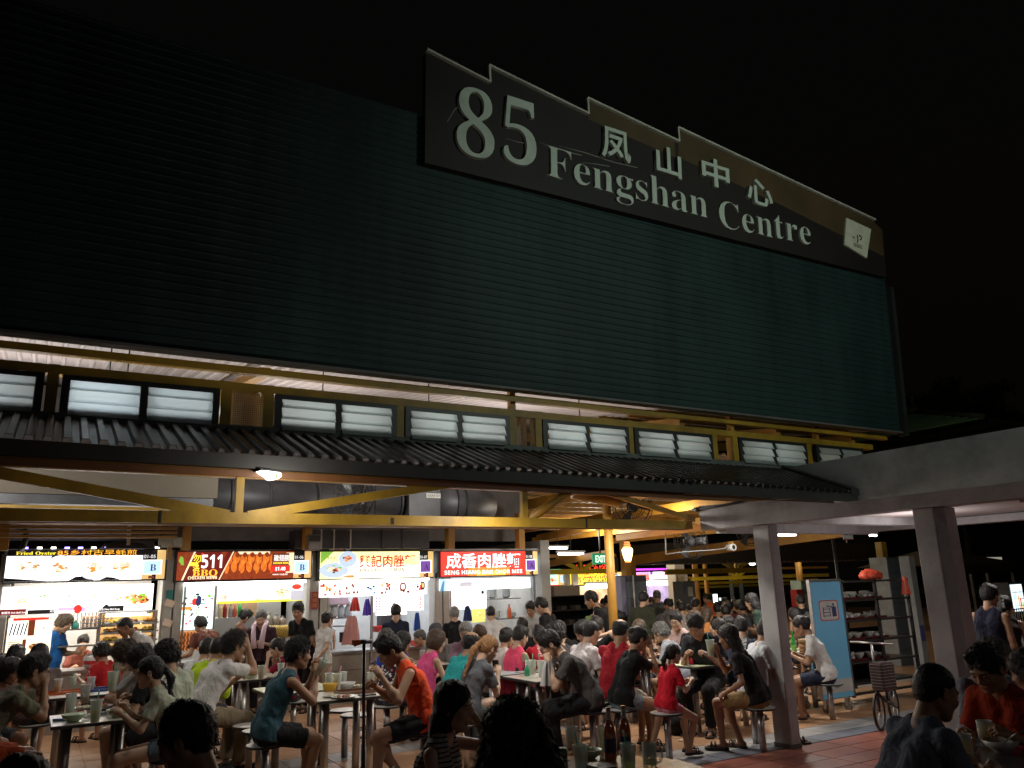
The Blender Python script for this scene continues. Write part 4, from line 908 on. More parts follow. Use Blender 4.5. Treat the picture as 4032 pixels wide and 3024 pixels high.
SZ = lambda u, v, y=13.05: onY(u, v, y)[2]
def number_plate(root, x0, x1, z0, z1, y, no, letter, hue):
    p = Panel(root, x0, x1, z0, z1, y, E_BLK, 'number_panel'); p.rect(0, 0, .45, .42, E_GOLD); p.rect(.62, 0, 1, 1, E_GOLD)
    p.text(no, .04, .72, .05, ME('lit_digits', (1, 1, 1), 1.0), width=(x1 - x0) * .5); p.rect(.02, .16, .86, .66, E_W); p.rect(.07, .19, .80, .62, hue)
    p.text(serif(letter), .33, .28, .1, E_NAVY); p.rect(.3, .02, .55, .11, E_BRN); p.done()
def stall(k, label):
    x0 = -.41 + k * 2.235; r = empty('food_stall', (0, 0, 0), 0, label, 'food stall'); x1 = x0 + 2.235
    for x in (x0 - .02, x1 - .14): MB().b2((x, 13.15, 0), (x + .14, 13.45, 2.42)).build('side_pillar', TILEW, r)
    st = M('stainless_counter', (.5, .5, .5), .3, metal=.85, var=.12, ns=6, bump=.05)
    MB().b2((x0 + .12, 13.2, .78), (x1 - .14, 13.75, .82)).build('counter_top', st, r); MB().b2((x0 + .12, 13.24, 0), (x1 - .14, 13.3, .78)).build('counter_front', TILEW, r)
    for z in (.26, .52): MB().b2((x0 + .12, 13.236, z), (x1 - .14, 13.24, z + .006)).build('tile_course', M('tile_joint', (.12, .09, .075), .8), r)
    MB().b2((x0 + .12, 15.2, 0), (x1 - .1, 15.26, 2.45)).build('back_wall', M('stall_back_wall', (.55, .56, .57), .5, var=.06, stain=.2), r)
    MB().b2((x0 + .0, 13.45, 0), (x0 + .04, 15.2, 2.45)).build('side_wall', M('stall_back_wall', (.55, .56, .57), .5), r); MB().b2((x0, 13.2, 2.42), (x1 - .02, 15.25, 2.47)).build('stall_ceiling', WHITE, r)
    for x in (x0 + .135, x1 - .17): MB().b2((x, 13.16, .82), (x + .03, 13.19, 2.05)).build('door_rail', STEEL, r)
    return r, x0, x1
def tube_light(root, a, b, mat=TUBE, r=.016): 
    o = MB().tube([a, b], r, 8).build('tube', mat, root); MB().bar((a[0], a[1] + .01, a[2] + .035), (b[0], b[1] + .01, b[2] + .035), .05, .03).build('batten', WHITE, root); return o
def bottle(name, x, y, z, h, r, rgb, label, cat='bottle', cap=(.7, .1, .1), clear=False, parent=None, group=None):
    t = empty(name, (x, y, z), 0, label, cat, group) if label else None
    m = MT('clear_%.2f_%.2f_%.2f' % rgb, rgb, .4) if clear else M('plastic_%.2f_%.2f_%.2f' % rgb, rgb, .35)
    MB().lathe([(r * .9, 0), (r, h * .04), (r, h * .55), (r * .75, h * .7), (r * .34, h * .82), (r * .32, h * .93)], n=14).build('bottle_body', m, t)
    MB().lathe([(r * .4, h * .9), (r * .38, h * .99), (r * .1, h)], n=10).build('cap', M('cap_%.2f_%.2f_%.2f' % cap, cap, .4), t); return t
ORD = 'lowest,second,third,fourth,fifth,sixth,seventh,eighth,ninth,tenth,eleventh,twelfth'.split(',')
def bowl_stack(x, y, z, n, r, label, mat=None, group=None, dz=.022):
    for i in range(n):
        MB().lathe([(r * .45, 0), (r * .5, .006), (r * .85, .03), (r, .05), (r * .97, .05), (r * .8, .03), (.01, .012)], n=18, caps=False).build('bowl', mat or M('melamine_white', (.55, .55, .53), .3), None, (x, y, z + i * dz))
        o = S.objects[-1] if False else COL.objects[-1]; tag(o, ORD[i] + ' bowl from the bottom' + label.replace('white bowl', '').replace(' on the shelf', ''), 'bowl', group)
SH = lambda r, x0, x1, y0, y1, z, mat=None: MB().b2((x0, y0, z), (x1, y1, z + .02)).build('shelf', mat or STEEL, r)

# ---- stall 01-05
r, a, b = stall(0, 'overlit food stall numbered 01-05 with plate pictures and glass food cabinet')
xa, xs, xb = SX(22), SX(560), SX(650); zt, zb = 2.475, 2.045
MB().b2((xa - .02, 13.08, zb - .02), (xb + .03, 13.24, zt + .015)).build('sign_frame', E_NAVY and BLACK, r)
p = Panel(r, xa, xs, zb, zt, 13.05, E_WW, 'sign_light_box')
p.rect(0, .80, 1, 1, E_BLK); p.disc(.33, .72, .03, .14, E_BLK, 9, .3); p.poly([(.0, .0), (.0, .12), (.18, .05), (.3, 0)], E_BLK); p.poly([(.45, 0), (.5, .12), (.56, .14), (.64, 0)], E_BLK); p.poly([(.68, 0), (.73, .1), (.78, .08), (.84, 0)], E_BLK)
YG_ = ME('lit_letter_yellow', (1, .78, .05), 1.5); YO_ = ME('lit_letter_orange', (1, .42, .03), 1.6)
p.text(serif('Fried Oyster'), .06, .84, .045, YG_, width=.48); p.text('85乡村古早蚝煎', .35, .83, .06, YO_, width=1.02, bold=.0)
for q in ((.16, .45), (.62, .42), (.84, .45), (.38, .42)): p.disc(q[0], q[1], .105, .40 if q[1] < .43 else .3, ME('lit_plate_grey', (.80, .84, .92), .95), 26); p.disc(q[0], q[1] + .01, .098, .37 if q[1] < .43 else .27, E_WW, 26); p.plate(q[0], q[1], .075, [E_TAN, E_PCH, E_OR, E_PCH, E_CR, E_W, E_W], 34)
p.text('蚝煎 蚝蛋', .85, .16, .022, E_RED, width=.12); p.done()
number_plate(r, xs, xb, zb, zt - .01, 13.05, '01-05', 'B', E_LBL)
LED = [ME('led_violet', (.35, .25, 1), 6.), ME('led_white', (1, .95, .85), 6.)]
for i in range(11):
    x = xa + .18 + i * .168; MB().b2((x, 13.0, zt + .012), (x + .06, 13.05, zt + .035)).build('led_lamp', LED[1 if i in (1, 2, 5, 8, 9, 10) else 0], r)
z1 = SZ(300, 2305, 13.12); z0 = SZ(300, 2412, 13.12); p = Panel(r, SX(22, 13.12), SX(612, 13.12), z0, z1, 13.12, E_WW, 'menu_light_box')
p.rect(0, 0, .16, .2, E_DRED); p.rect(.17, .0, .34, .15, E_BLK); p.rect(.36, .02, .54, .2, E_PK); p.poly([(.62, 0), (.68, .28), (.74, .0)], E_BLK); p.rect(.7, 0, .8, .2, E_BLK); p.disc(.49, .13, .028, .16, ME('lit_bright_red', (1, .03, .02), 1.), 18)
p.plate(.9, .42, .075, FOOD + [E_TAN, E_CR], 60); p.plate(.12, .5, .04, [E_TAN, E_YE, E_PCH, E_PCH], 18); p.plate(.27, .6, .035, [E_GRN, E_YE, E_PCH, E_W], 14); p.plate(.44, .6, .03, [E_YE, E_TAN, E_PCH, E_W], 14); p.plate(.6, .55, .04, [E_PCH, E_W, E_TAN, E_PCH], 16); p.plate(.76, .5, .04, [E_PCH, E_OR, E_TAN, E_W], 18); p.plate(.88, .45, .085, FOOD + [E_TAN, E_BRN, E_PCH], 60)
for i, t in enumerate(('鱼圆汤 Fish Ball Soup', '肉丸面 Meat Ball Noodle', '肉丸汤 Meat Ball Soup')): p.text(t, .01 + i * .3, .05, .024, E_W, width=.3)
p.done()
x0_, x1_ = SX(30, 13.2, 2480), SX(205, 13.2, 2480); zz0, zz1 = SZ(120, 2600, 13.2), SZ(120, 2432, 13.2)
p = Panel(r, x0_, x1_, zz0, zz1, 13.14, ME('lit_poster', (1, .86, .62), 1.5), 'poster'); p.rect(.02, .55, .42, .93, E_W); p.rect(.45, .58, .6, 1, E_BRN); p.plate(.78, .74, .1, [E_CR, E_TAN, E_W, E_GRN], 20, E_W); p.rect(.36, .05, .44, .5, E_BRN); p.plate(.65, .32, .13, [E_RED, E_OR, E_BRN, E_TAN], 26, E_TAN)
for i in range(5): p.poly([(.04 + i * .08, .6), (.07 + i * .08, .6), (.12 + i * .08, .88), (.09 + i * .08, .88)], E_BLK)
for i in range(9): p.rect(.04, .44 - i * .045, .3 - (i % 3) * .04, .455 - i * .045, E_BRN)
p.rect(.1, .94, .9, 1., E_RED); p.done()
# open middle bay: trays of eggs, shelf, pots
xm0, xm1 = SX(212, 13.5, 2480), SX(380, 13.5, 2480); egg = M('egg_shell', (.62, .36, .22), .5); SH(r, xm0, xm1, 13.35, 13.75, SZ(300, 2480, 13.5)); SH(r, xm0, xm1, 13.35, 13.75, SZ(300, 2545, 13.5))
for t in range(3):
    tr = empty('egg_tray', (xm0 + .48, 13.42, SZ(300, 2480, 13.5) + .025 + t * .055), 0, ['lowest egg tray under two others on the shelf of the overlit stall', 'middle egg tray of the pile in the overlit stall', 'topmost egg tray of the pile in the overlit stall'][t], 'egg tray', 'egg trays piled on a shelf')
    MB().b2((-.14, -.08, 0), (.3, .1, .012)).build('tray', M('grey_pulp', (.3, .29, .28), .9), tr)
    em = MB().lathe([(.005, 0), (.019, .012), (.021, .026), (.012, .042), (.003, .046)], n=8).mesh('egg', egg)
    for i in range(8):
        for j in range(2): link('egg', em, tr, (-.12 + i * .052, -.05 + j * .06, .012))
bottle('sauce_jar', xm0 + .12, 13.4, SZ(300, 2480, 13.5) + .02, .2, .05, (.75, .45, .02), 'yellow plastic jar on the shelf of the overlit stall', 'jar', cap=(.7, .4, .02))
bottle('sauce_jar', xm0 + .26, 13.4, SZ(300, 2480, 13.5) + .02, .12, .05, (.05, .3, .25), 'squat teal jar beside the yellow jar in the overlit stall', 'jar', cap=(.7, .5, .05))
for i in range(14): MB().tube([(xm0 + .05 + i * .05, 13.9, 1.35), (xm0 + .05 + i * .05, 13.9, 1.62)], .005, 5).build('hook_rod', DARKM, r)
po = empty('rice_cooker', (xm0 + .55, 13.42, .83), 0, 'white and red rice cooker on the counter of the overlit stall', 'cooker'); MB().lathe([(.12, 0), (.14, .03), (.14, .15), (.12, .17)], n=20).build('pot', M('melamine_white', (.55, .55, .53), .3), po); MB().lathe([(.142, .05), (.142, .1)], n=20, caps=False).build('red_band', M('plastic_red', (.5, .03, .03), .4), po); MB().lathe([(.12, .17), (.06, .2), (.02, .22)], n=20).build('lid', STEEL, po)
# glass cabinet with trays of fried food
xc0, xc1 = SX(385, 13.3, 2480), SX(612, 13.3, 2480); zc0, zc1 = SZ(500, 2580, 13.3), SZ(500, 2415, 13.3); cab = empty('food_cabinet', (0, 0, 0), 0, 'warm lit glass cabinet stacked with trays of fried food in the first stall', 'display cabinet')
for x in (xc0, xc1 - .03):
    for y in (13.2, 13.5): MB().b2((x, y, zc0), (x + .03, y + .03, zc1)).build('frame_post', STEEL, cab)
MB().b2((xc0, 13.52, zc0), (xc1, 13.54, zc1)).build('back_sheet', ME('cabinet_glow', (1, .52, .18), 1.4, var=.5, ns=7), cab); MB().b2((xc0, 13.2, zc1), (xc1, 13.54, zc1 + .03)).build('top_plate', STEEL, cab)
fm = [M('fried_gold', (.65, .30, .06), .6, var=.3, ns=40), M('fried_red', (.5, .05, .02), .5), M('noodle_yellow', (.7, .48, .08), .6), M('fried_brown', (.3, .12, .04), .6)]
for i in range(4):
    z = zc0 + .06 + i * (zc1 - zc0 - .1) / 4; MB().b2((xc0 + .03, 13.22, z), (xc1 - .03, 13.5, z + .012)).build('shelf', STEEL, cab)
    for j in range(3):
        xx = xc0 + .06 + j * .255; tr = MB(); tr.b2((xx, 13.23, z + .012), (xx + .23, 13.48, z + .03)); t = tr.build('tray', STEEL, cab); f = MB()
        for q in range(34):
            cx_, cy_ = xx + random.uniform(.03, .2), random.uniform(13.25, 13.45); f.lathe([(.02, 0), (.026, .014), (.012, .03), (.002, .032)], (cx_, cy_, z + .03 + random.uniform(0, .025)), 6)
        f.build('fried_food', fm[(i * 2 + j) % 4], t)
    tube_light(cab, (xc0 + .08, 13.3, z + .13), (xc1 - .08, 13.3, z + .13), TUBEW, .008)
tube_light(r, (SX(420, 13.16, 2415), 13.16, SZ(480, 2420, 13.16)), (SX(575, 13.16, 2415), 13.16, SZ(480, 2420, 13.16)), TUBE, .02)
for v_, u_ in ((2375, 668), (2452, 660)):
    q = onY(u_, v_, 13.1); n_ = MB(); n_.box((0, 0, 0), (.13, .006, .1), rot=Matrix.Rotation(.35, 3, 'Y')); o = n_.build('paper_note', M('note_paper', (.72, .55, .42), .8), None, tuple(q)); tag(o, 'tilted orange paper bag pinned %s on the pillar beside stall 01-05' % ('higher' if v_ < 2400 else 'lower'), 'paper bag')
q = onY(668, 2342, 13.13); o = MB().b2((-.05, 0, -.07), (.05, .01, .07)).build('stall_tag', M('teal_tag', (.03, .2, .18), .5), None, tuple(q)); tag(o, 'small teal number tag high on the pillar beside stall 01-05', 'tag')

# ---- stall 01-06
r, a, b = stall(1, 'barbecue chicken wing stall numbered 01-06 with a dark red picture sign')
xa, xs, xb = SX(697), SX(1156), SX(1224); zt, zb = SZ(700, 2173), SZ(700, 2286)
MB().b2((xa - .03, 13.08, zb - .025), (xb + .02, 13.24, zt + .02)).build('sign_frame', BLACK, r); p = Panel(r, xa, xs, zb, zt, 13.05, E_DRED, 'sign_light_box')
p.poly([(.0, 0), (.04, 0), (.13, 1), (.0, 1)], E_CHD); p.disc(.035, .68, .02, .2, E_GRN, 8, .4); p.poly([(.04, 0), (.055, 0), (.145, 1), (.13, 1)], E_CR); p.rect(.36, 0, 1, 1, E_CHD)
p.rect(.93, .2, 1, .95, E_CR); p.rect(.5, .9, .78, 1, E_CR); p.rect(.42, .0, .78, .16, E_CHD)
for i in range(7):
    x = .41 + i * .065; k = .04 * (i % 2); p.disc(x + .012, .72 + k, .03, .2, E_CHK, 12, .06); p.disc(x - .004, .42 + k, .026, .22, E_CHK, 12, .06); p.disc(x - .02, .16, .014, .16, E_CHD, 8, .1); p.disc(x + .02, .88, .02, .1, E_CHD, 8); p.disc(x + .006, .62, .005, .1, E_OR, 6)
p.poly([(.30, 0), (.35, 0), (.46, 1), (.41, 1)], E_DRED); p.poly([(.345, 0), (.355, 0), (.465, 1), (.455, 1)], E_CR); p.poly([(.055, 0), (.345, 0), (.44, 1), (.145, 1)], E_DRED, 2)
p.text('勿', .125, .66, .09, YG_, bold=.001); p.text('洛', .125, .34, .075, YG_, bold=.001); p.text('BEDOK', .105, .53, .03, YG_, width=.13, bold=.01); p.text(sansb('511'), .19, .42, .2, E_W, width=.3); p.text(serif('BBQ'), .125, .14, .1, YO_, width=.36); p.text(sansb('CHICKEN WING'), .09, .03, .045, ME('lit_letter_cream', (1, .9, .6), 1.2), width=.42)
p.disc(.2, .9, .012, .06, E_RED, 8, .3); p.rect(.80, .32, .955, .93, E_BRN); p.text('雞翅膀', .815, .66, .075, E_W, width=.24, bold=.0); p.text(sansb('CHICKEN WING'), .81, .53, .03, YG_, width=.245); p.rect(.79, .25, .965, .48, E_RED); p.text(sansb('$1.40'), .83, .29, .055, E_W, width=.16); p.text('MINIMUM 2 PCS 最少两只', .81, .12, .02, E_W, width=.24); p.done()
number_plate(r, xs, xb, zb, zt, 13.05, '01-06', 'B', E_LBL)
z_ = SZ(900, 2296, 13.1); tube_light(r, (SX(725, 13.1, 2296), 13.1, z_), (SX(1205, 13.1, 2296), 13.1, z_), TUBE, .02)
p = Panel(r, SX(857, 13.15, 2330), SX(1192, 13.15, 2330), SZ(900, 2376, 13.15), SZ(900, 2304, 13.15), 13.15, ME('lit_soft_cream', (1, .95, .78), 1.4), 'menu_light_box'); p.rect(0, 0, 1, .12, E_YE); p.text('沙', .04, .56, .075, E_BRN, bold=.0); p.text('嗲', .04, .18, .075, E_BRN, bold=.0); p.text('Satay', .42, .12, .05, E_BLK)
p.plate(.75, .5, .09, [E_TAN, E_PCH, E_OR, E_PCH, E_CR, E_TAN], 44); p.disc(.92, .82, .06, .16, E_RED, 12); p.rect(.85, .05, 1, .6, ME('lit_grey', (.55, .55, .62), .8)); p.done()
# left glass case with pictures
x0_, x1_ = SX(705, 13.18, 2400), SX(840, 13.18, 2400); z0, z1 = SZ(770, 2478, 13.18), SZ(770, 2306, 13.18)
p = Panel(r, x0_, x1_, z0, z1, 13.18, ME('lit_mint_white', (.72, .95, .88), 1.5), 'glass_case_front'); p.rect(0, .28, 1, .33, E_W); p.rect(0, .58, .75, .6, E_BLK)
for _ in range(46): p.disc(random.uniform(.05, .95), random.uniform(.03, .8), random.uniform(.02, .06), random.uniform(.012, .04), random.choice([E_RED, E_BLK, E_W, E_LBL, E_BRN, E_W, E_GRN, E_YE, E_NAVY]), 7, .4)
p.rect(0, .45, .35, .52, E_OR); p.disc(.42, .62, .07, .1, E_RED, 8, .3); p.disc(.55, .65, .09, .14, E_NAVY, 9, .2); p.done()
MB().b2((x0_ - .03, 13.16, z0 - .02), (x0_, 13.22, z1)).build('case_frame', STEEL, r); MB().b2((x1_, 13.16, z0 - .02), (x1_ + .03, 13.22, z1)).build('case_frame', STEEL, r)
wm = MB().tube([(0, 0, 0), (.012, 0, -.04), (-.006, 0, -.085), (.016, .005, -.115)], [.012, .019, .015, .005], 7).mesh('chicken_wing', M('roast_wing', (.55, .20, .05), .4, var=.25, ns=40))
for i in range(3):
    for j in range(15): link('chicken_wing', wm, r, (SX(690, 13.2, 2500) + .03 + j * .047, 13.17, SZ(760, 2487, 13.2) - i * .08))
MB().b2((SX(685, 13.2, 2500), 13.2, SZ(760, 2560, 13.2)), (SX(830, 13.2, 2500), 13.24, SZ(760, 2484, 13.2))).build('wing_rack_back', ME('rack_glow', (.8, .32, .10), .6), r)
# steel hood, bottles on it
x0_, x1_ = SX(848, 13.2, 2470), SX(1000, 13.2, 2470); z0, z1 = SZ(900, 2560, 13.2), SZ(900, 2432, 13.2); MB().b2((x0_, 13.15, z0), (x1_, 13.6, z1)).build('steel_hood', M('hood_steel', (.5, .54, .54), .35, metal=.5, var=.1, ns=2), r)
for i, (u_, h, rgb, cp, lab) in enumerate(((865, .23, (.62, .55, .38), (.6, .5, .35), 'cream squeeze bottle first in the row on the steel hood'), (884, .25, (.3, .03, .03), (.4, .03, .03), 'tall dark red sauce bottle on the steel hood'), (906, .2, (.3, .32, .36), (.1, .1, .12), 'grey spray bottle on the steel hood'), (923, .18, (.6, .1, .07), (.6, .03, .03), 'red labelled short bottle on the steel hood'), (942, .25, (.05, .55, .12), (.15, .4, .7), 'bright green bottle with a blue cap on the steel hood'))):
    q = onY(u_, 2432, 13.25); bottle('sauce_bottle', q[0], 13.25, z1, h, .032, rgb, lab, cap=cp, group='bottles on the steel hood')
MB().b2((SX(985, 13.9, 2450), 13.95, SZ(1000, 2475, 13.9)), (SX(1180, 13.9, 2450), 14.2, SZ(1000, 2470, 13.9))).build('shelf', STEEL, r)
MB().b2((SX(860, 14.6, 2420), 14.6, .8), (SX(1010, 14.6, 2420), 14.7, 2.0)).build('wood_panel', M('wood_panel', (.35, .23, .13), .6, stain=.2), r)
for i in range(8): MB().tube([(x0_ + .35 + i * .12, 14.3, 1.75 - (i % 3) * .04), (x0_ + .35 + i * .12, 14.3, 2.1)], .006, 5).build('ladle', STEEL, r)
pl = M('yellow_plate', (.62, .45, .12), .4)
for i in range(12):
    o = MB().lathe([(.01, 0), (.09, .004), (.115, .02), (.11, .02), (.08, .01)], n=16, caps=False).build('serving_plate', pl, None, (SX(1050, 13.6, 2490) + i * .035, 13.62, SZ(1050, 2492, 13.6))); o.rotation_euler = (0, 1.25, 0); tag(o, ORD[i].replace('lowest', 'first') + ' yellow plate from the left in the leaning row behind the satay counter', 'plate', 'yellow plates leaning in a row')
for i in range(3): bottle('storage_jar', SX(1065 + i * 26, 14.0, 2420), 14.05, SZ(1000, 2470, 13.9), .22 - .03 * i, .06, (.4 + .05 * i, .38, .33), ['tallest storage tin on the back shelf of the wing stall', 'middle storage tin on the back shelf of the wing stall', 'shortest storage tin on the back shelf of the wing stall'][i], 'tin', cap=(.2, .2, .2))
q = onY(1240, 2362, 13.12); p = Panel(r, q[0] - .06, q[0] + .06, q[2] - .14, q[2] + .13, 13.12, M('red_charm', (.33, .035, .03), .6), 'wall_charm')
for i in range(3): p.rect(.2, .1 + i * .3, .8, .3 + i * .3, M('charm_gold', (.35, .16, .05), .6))
p.done()

# ---- stall 01-07
r, a, b = stall(2, 'minced pork noodle stall numbered 01-07 with a pale yellow sign')
xa, xs, xb = SX(1262), SX(1652), SX(1706); zt, zb = SZ(1262, 2173), SZ(1262, 2281)
MB().b2((xa - .05, 13.08, zb - .02), (xb + .02, 13.24, zt + .02)).build('sign_frame', BLACK, r); p = Panel(r, xa, xs, zb, zt, 13.05, ME('lit_lemon', (1, .93, .42), 1.35), 'sign_light_box')
p.poly([(0, .3), (.25, .0), (1, 0), (1, .45), (.5, .55), (.3, .8)], ME('lit_pale_lemon', (1, .97, .75), 1.9)); p.poly([(0, .55), (.12, 1), (0, 1)], E_GRN); p.text('肉丸汤', .06, .72, .04, E_BLK, width=.14)
p.disc(.13, .32, .14, .28, ME('lit_bowl', (.55, .68, .85), 1.0), 20); p.plate(.13, .36, .07, [E_OR, E_GRN, E_CR, E_RED, E_BRN], 30); p.disc(.26, .72, .09, .3, ME('lit_bowl', (.55, .68, .85), 1.0), 18); p.plate(.26, .74, .05, [E_RED, E_BLK, E_TAN, E_OR], 26); p.disc(.27, .08, .05, .06, E_TAN, 8, .3)
RB_ = ME('lit_letter_red', (.55, .03, .02), .8); p.text('興記肉脞麵', .37, .45, .155, RB_, width=1.02, bold=.004); p.text(sansb('XING JI ROU CUO MIAN'), .37, .24, .055, E_BLK, width=.82); p.done()
number_plate(r, xs, xb, zb, zt, 13.05, '01-07', 'A', E_PUR)
p = Panel(r, SX(1256, 13.15, 2315), SX(1682, 13.15, 2315), SZ(1470, 2346, 13.15), SZ(1470, 2287, 13.15), 13.15, ME('lit_strip_white', (1, 1, 1), 1.2), 'poster_strip')
for x, w, ms in ((.01, .1, [E_OR, E_RED, E_TAN, E_BRN]), (.13, .06, [E_RED, E_CR]), (.24, .14, [E_BRN, E_DRED, E_CR]), (.42, .08, [E_NAVY, E_LBL]), (.56, .08, [E_BRN, E_RED, E_TAN]), (.72, .1, [E_DRED, E_BLK, E_CR]), (.88, .08, [E_OR, E_RED, E_LBL, E_NAVY])):
    for _ in range(12): p.disc(x + random.random() * w, random.uniform(.15, .85), .011, .09, random.choice(ms), 6, .4)
p.disc(.76, .55, .032, .3, E_DRED, 14); p.disc(.76, .55, .02, .18, E_W, 12); p.disc(.955, .6, .02, .3, E_BLK, 12); p.disc(.955, .6, .012, .18, E_GOLD, 12); p.text('Zero', .13, .2, .04, E_RED); p.done()
z_ = SZ(1470, 2284, 13.12); tube_light(r, (SX(1262, 13.12, 2290), 13.12, z_), (SX(1690, 13.12, 2290), 13.12, z_))
p = Panel(r, SX(1468, 13.2, 2375), SX(1668, 13.2, 2375), SZ(1570, 2406, 13.2), SZ(1570, 2342, 13.2), 13.2, E_W, 'menu_light_box')
p.text('馳名肉脞麵', .3, .45, .05, ME('lit_faint_red', (1, .55, .5), 1.6), width=.5)
for x in (.05, .12, .92): 
    for i in range(5): p.rect(x, .12 + i * .16, x + .03, .22 + i * .16, E_PUR if x < .1 else E_RED)
p.done(); MB().b2((SX(1462, 13.2, 2375), 13.19, SZ(1570, 2600, 13.2)), (SX(1470, 13.2, 2375), 13.24, SZ(1570, 2342, 13.2))).build('mullion', STEEL, r); z_ = SZ(1570, 2415, 13.3); tube_light(r, (SX(1482, 13.3, 2410), 13.3, z_), (SX(1600, 13.3, 2410), 13.3, z_))
x0_, x1_ = SX(1262, 13.4, 2430), SX(1392, 13.4, 2430)
for v_ in (2383, 2438, 2470): SH(r, x0_, x1_, 13.5, 13.85, SZ(1320, v_, 13.5))
for i, (u_, n_) in enumerate(((1275, 8), (1303, 9))): bowl_stack(SX(u_, 13.6, 2430) + .05, 13.62, SZ(1320, 2438, 13.5) + .02, n_, .085, 'white bowl in the %s stack on the shelf of the noodle stall' % ['left', 'right'][i], group='white bowls stacked in the noodle stall')
for i, u_ in enumerate((1345, 1372)): bottle('water_jug', SX(u_, 13.6, 2430), 13.62, SZ(1320, 2438, 13.5) + .02, .26, .06, (.55, .6, .62), ['clear water jug with a dark lid beside the bowls', 'clear water jug with a blue lid beside the bowls'][i], 'jug', cap=((.05, .05, .06), (.1, .15, .5))[i], clear=True)
o = MB().b2((0, 0, 0), (.4, .22, .1)).build('storage_basket', M('pale_pink_plastic', (.6, .45, .55), .5), None, (x0_ + .12, 13.52, SZ(1320, 2383, 13.5) + .02)); tag(o, 'pale pink plastic basket on the top shelf of the noodle stall', 'basket')
def drape(name, x, z, w, h, mat, label, cat, y=13.28, seed=0):
    n, m_ = 9, 10; rg = random.Random(seed); vs = []
    for j in range(m_ + 1):
        for i in range(n + 1):
            t = j / m_; vs.append((x + (i / n - .5) * w * (.35 + .65 * t ** .6), y + .03 * math.sin(i * 1.9 + seed) * (.4 + t), z - h * t + .01 * math.sin(i * 3)))
    N = len(vs); vs += [(a, b_ + .01, c) for a, b_, c in vs]; f = []
    for j in range(m_):
        for i in range(n):
            q = j * (n + 1) + i; f += [(q, q + 1, q + n + 2, q + n + 1), (N + q, N + q + n + 1, N + q + n + 2, N + q + 1)]
    o = MB().add(vs, f, 0, True).build(name, mat); tag(o, label, cat); return o
z_ = SZ(1420, 2352, 13.28); drape('plastic_bag_bundle', SX(1398, 13.28, 2380), z_, .16, .22, M('red_plastic', (.6, .05, .04), .35), 'red plastic bags hanging from a hook in the noodle stall', 'bag', seed=1); drape('plastic_bag_bundle', SX(1446, 13.26, 2380), z_ - .03, .14, .27, M('violet_plastic', (.12, .06, .5), .35), 'blue violet plastic bags hanging beside the red ones', 'bag', 13.25, 2)
drape('apron', SX(1388, 13.3, 2450), SZ(1400, 2425, 13.3), .34, .46, M('pink_cloth', (.62, .30, .28), .8), 'pink apron hanging inside the noodle stall', 'apron', 13.33, 3)
drape('towel', SX(1560, 13.14, 2440), SZ(1570, 2400, 13.15), .28, .42, M('grey_towel', (.42, .43, .47), .9), 'grey towel clipped under the menu light box of the noodle stall', 'towel', 13.12, 4); drape('towel', SX(1640, 13.14, 2430), SZ(1640, 2412, 13.15), .14, .3, M('blue_towel', (.03, .10, .42), .8), 'small blue cloth hanging at the right of the noodle stall', 'cloth', 13.12, 5)
def basin(x, y, z, lab, rgb=(.55, .02, .02), w=.5, d=.3, h=.09):
    b_ = MB(); b_.b2((0, 0, 0), (w, d, .012)); b_.b2((0, 0, .012), (.015, d, h)); b_.b2((w - .015, 0, .012), (w, d, h)); b_.b2((.015, 0, .012), (w - .015, .015, h)); b_.b2((.015, d - .015, .012), (w - .015, d, h)); o = b_.build('plastic_basin', M('basin_%.2f' % rgb[0], rgb, .4), None, (x, y, z)); tag(o, lab, 'basin')
basin(SX(1478, 13.3, 2480), 13.22, SZ(1500, 2488, 13.25), 'bright red basin in the window of the noodle stall'); basin(SX(1628, 13.0, 2540), 12.85, SZ(1640, 2545, 12.9), 'red tray basin on the trolley right of the noodle stall')
MB().b2((SX(1500, 13.8, 2450), 13.8, SZ(1500, 2470, 13.8)), (SX(1580, 13.8, 2450), 14, SZ(1500, 2425, 13.8))).build('dark_cooker', DARKM, r)
for u_ in (1340, 1375): MB().b2((SX(u_, 13.7, 2500), 13.7, SZ(u_, 2530, 13.7)), (SX(u_ + 18, 13.7, 2500), 13.75, SZ(u_, 2490, 13.7))).build('dark_pot', DARKM, r)

# ---- stall 01-08
r, a, b = stall(3, 'noodle stall numbered 01-08 with a glowing red sign and white characters')
xa, xs, xb = SX(1738), SX(2070), SX(2117); zt, zb = SZ(1740, 2173), SZ(1740, 2270)
MB().b2((xa - .06, 13.08, zb - .02), (xb + .02, 13.24, zt + .02)).build('sign_frame', BLACK, r); p = Panel(r, xa, xs, zb, zt, 13.05, ME('lit_signal_red', (.95, .05, .03), 1.0), 'sign_light_box')
p.rect(.3, 0, .8, .35, ME('lit_orange_soft', (1, .26, .03), 1.1)); p.rect(.4, 0, .75, .2, ME('lit_amber', (1, .5, .08), 1.3)); p.text('成香肉脞麵', .05, .38, .2, E_W, width=(xs - xa) * .88, bold=.004); p.text(sansb('SENG HIANG BAK CHOR MEE'), .03, .07, .07, ME('lit_letter_white', (1, .95, .9), 1.5), width=(xs - xa) * .92); p.done()
number_plate(r, xs, xb, zb, zt, 13.05, '01-08', 'A', E_PUR)
p = Panel(r, SX(1732, 13.1, 2300), SX(2088, 13.1, 2300), SZ(1900, 2321, 13.1), SZ(1900, 2277, 13.1), 13.1, ME('lit_blue_white', (.85, .95, 1), 1.6), 'menu_light_box'); p.rect(.0, 0, .07, 1, E_LBL); p.poly([(0, 0), (.03, .8), (.05, .9), (.04, 0)], E_BLUE); p.poly([(.2, .3), (.22, .7), (.34, .7), (.34, .3)], ME('lit_grey', (.55, .55, .62), .8)); p.done()
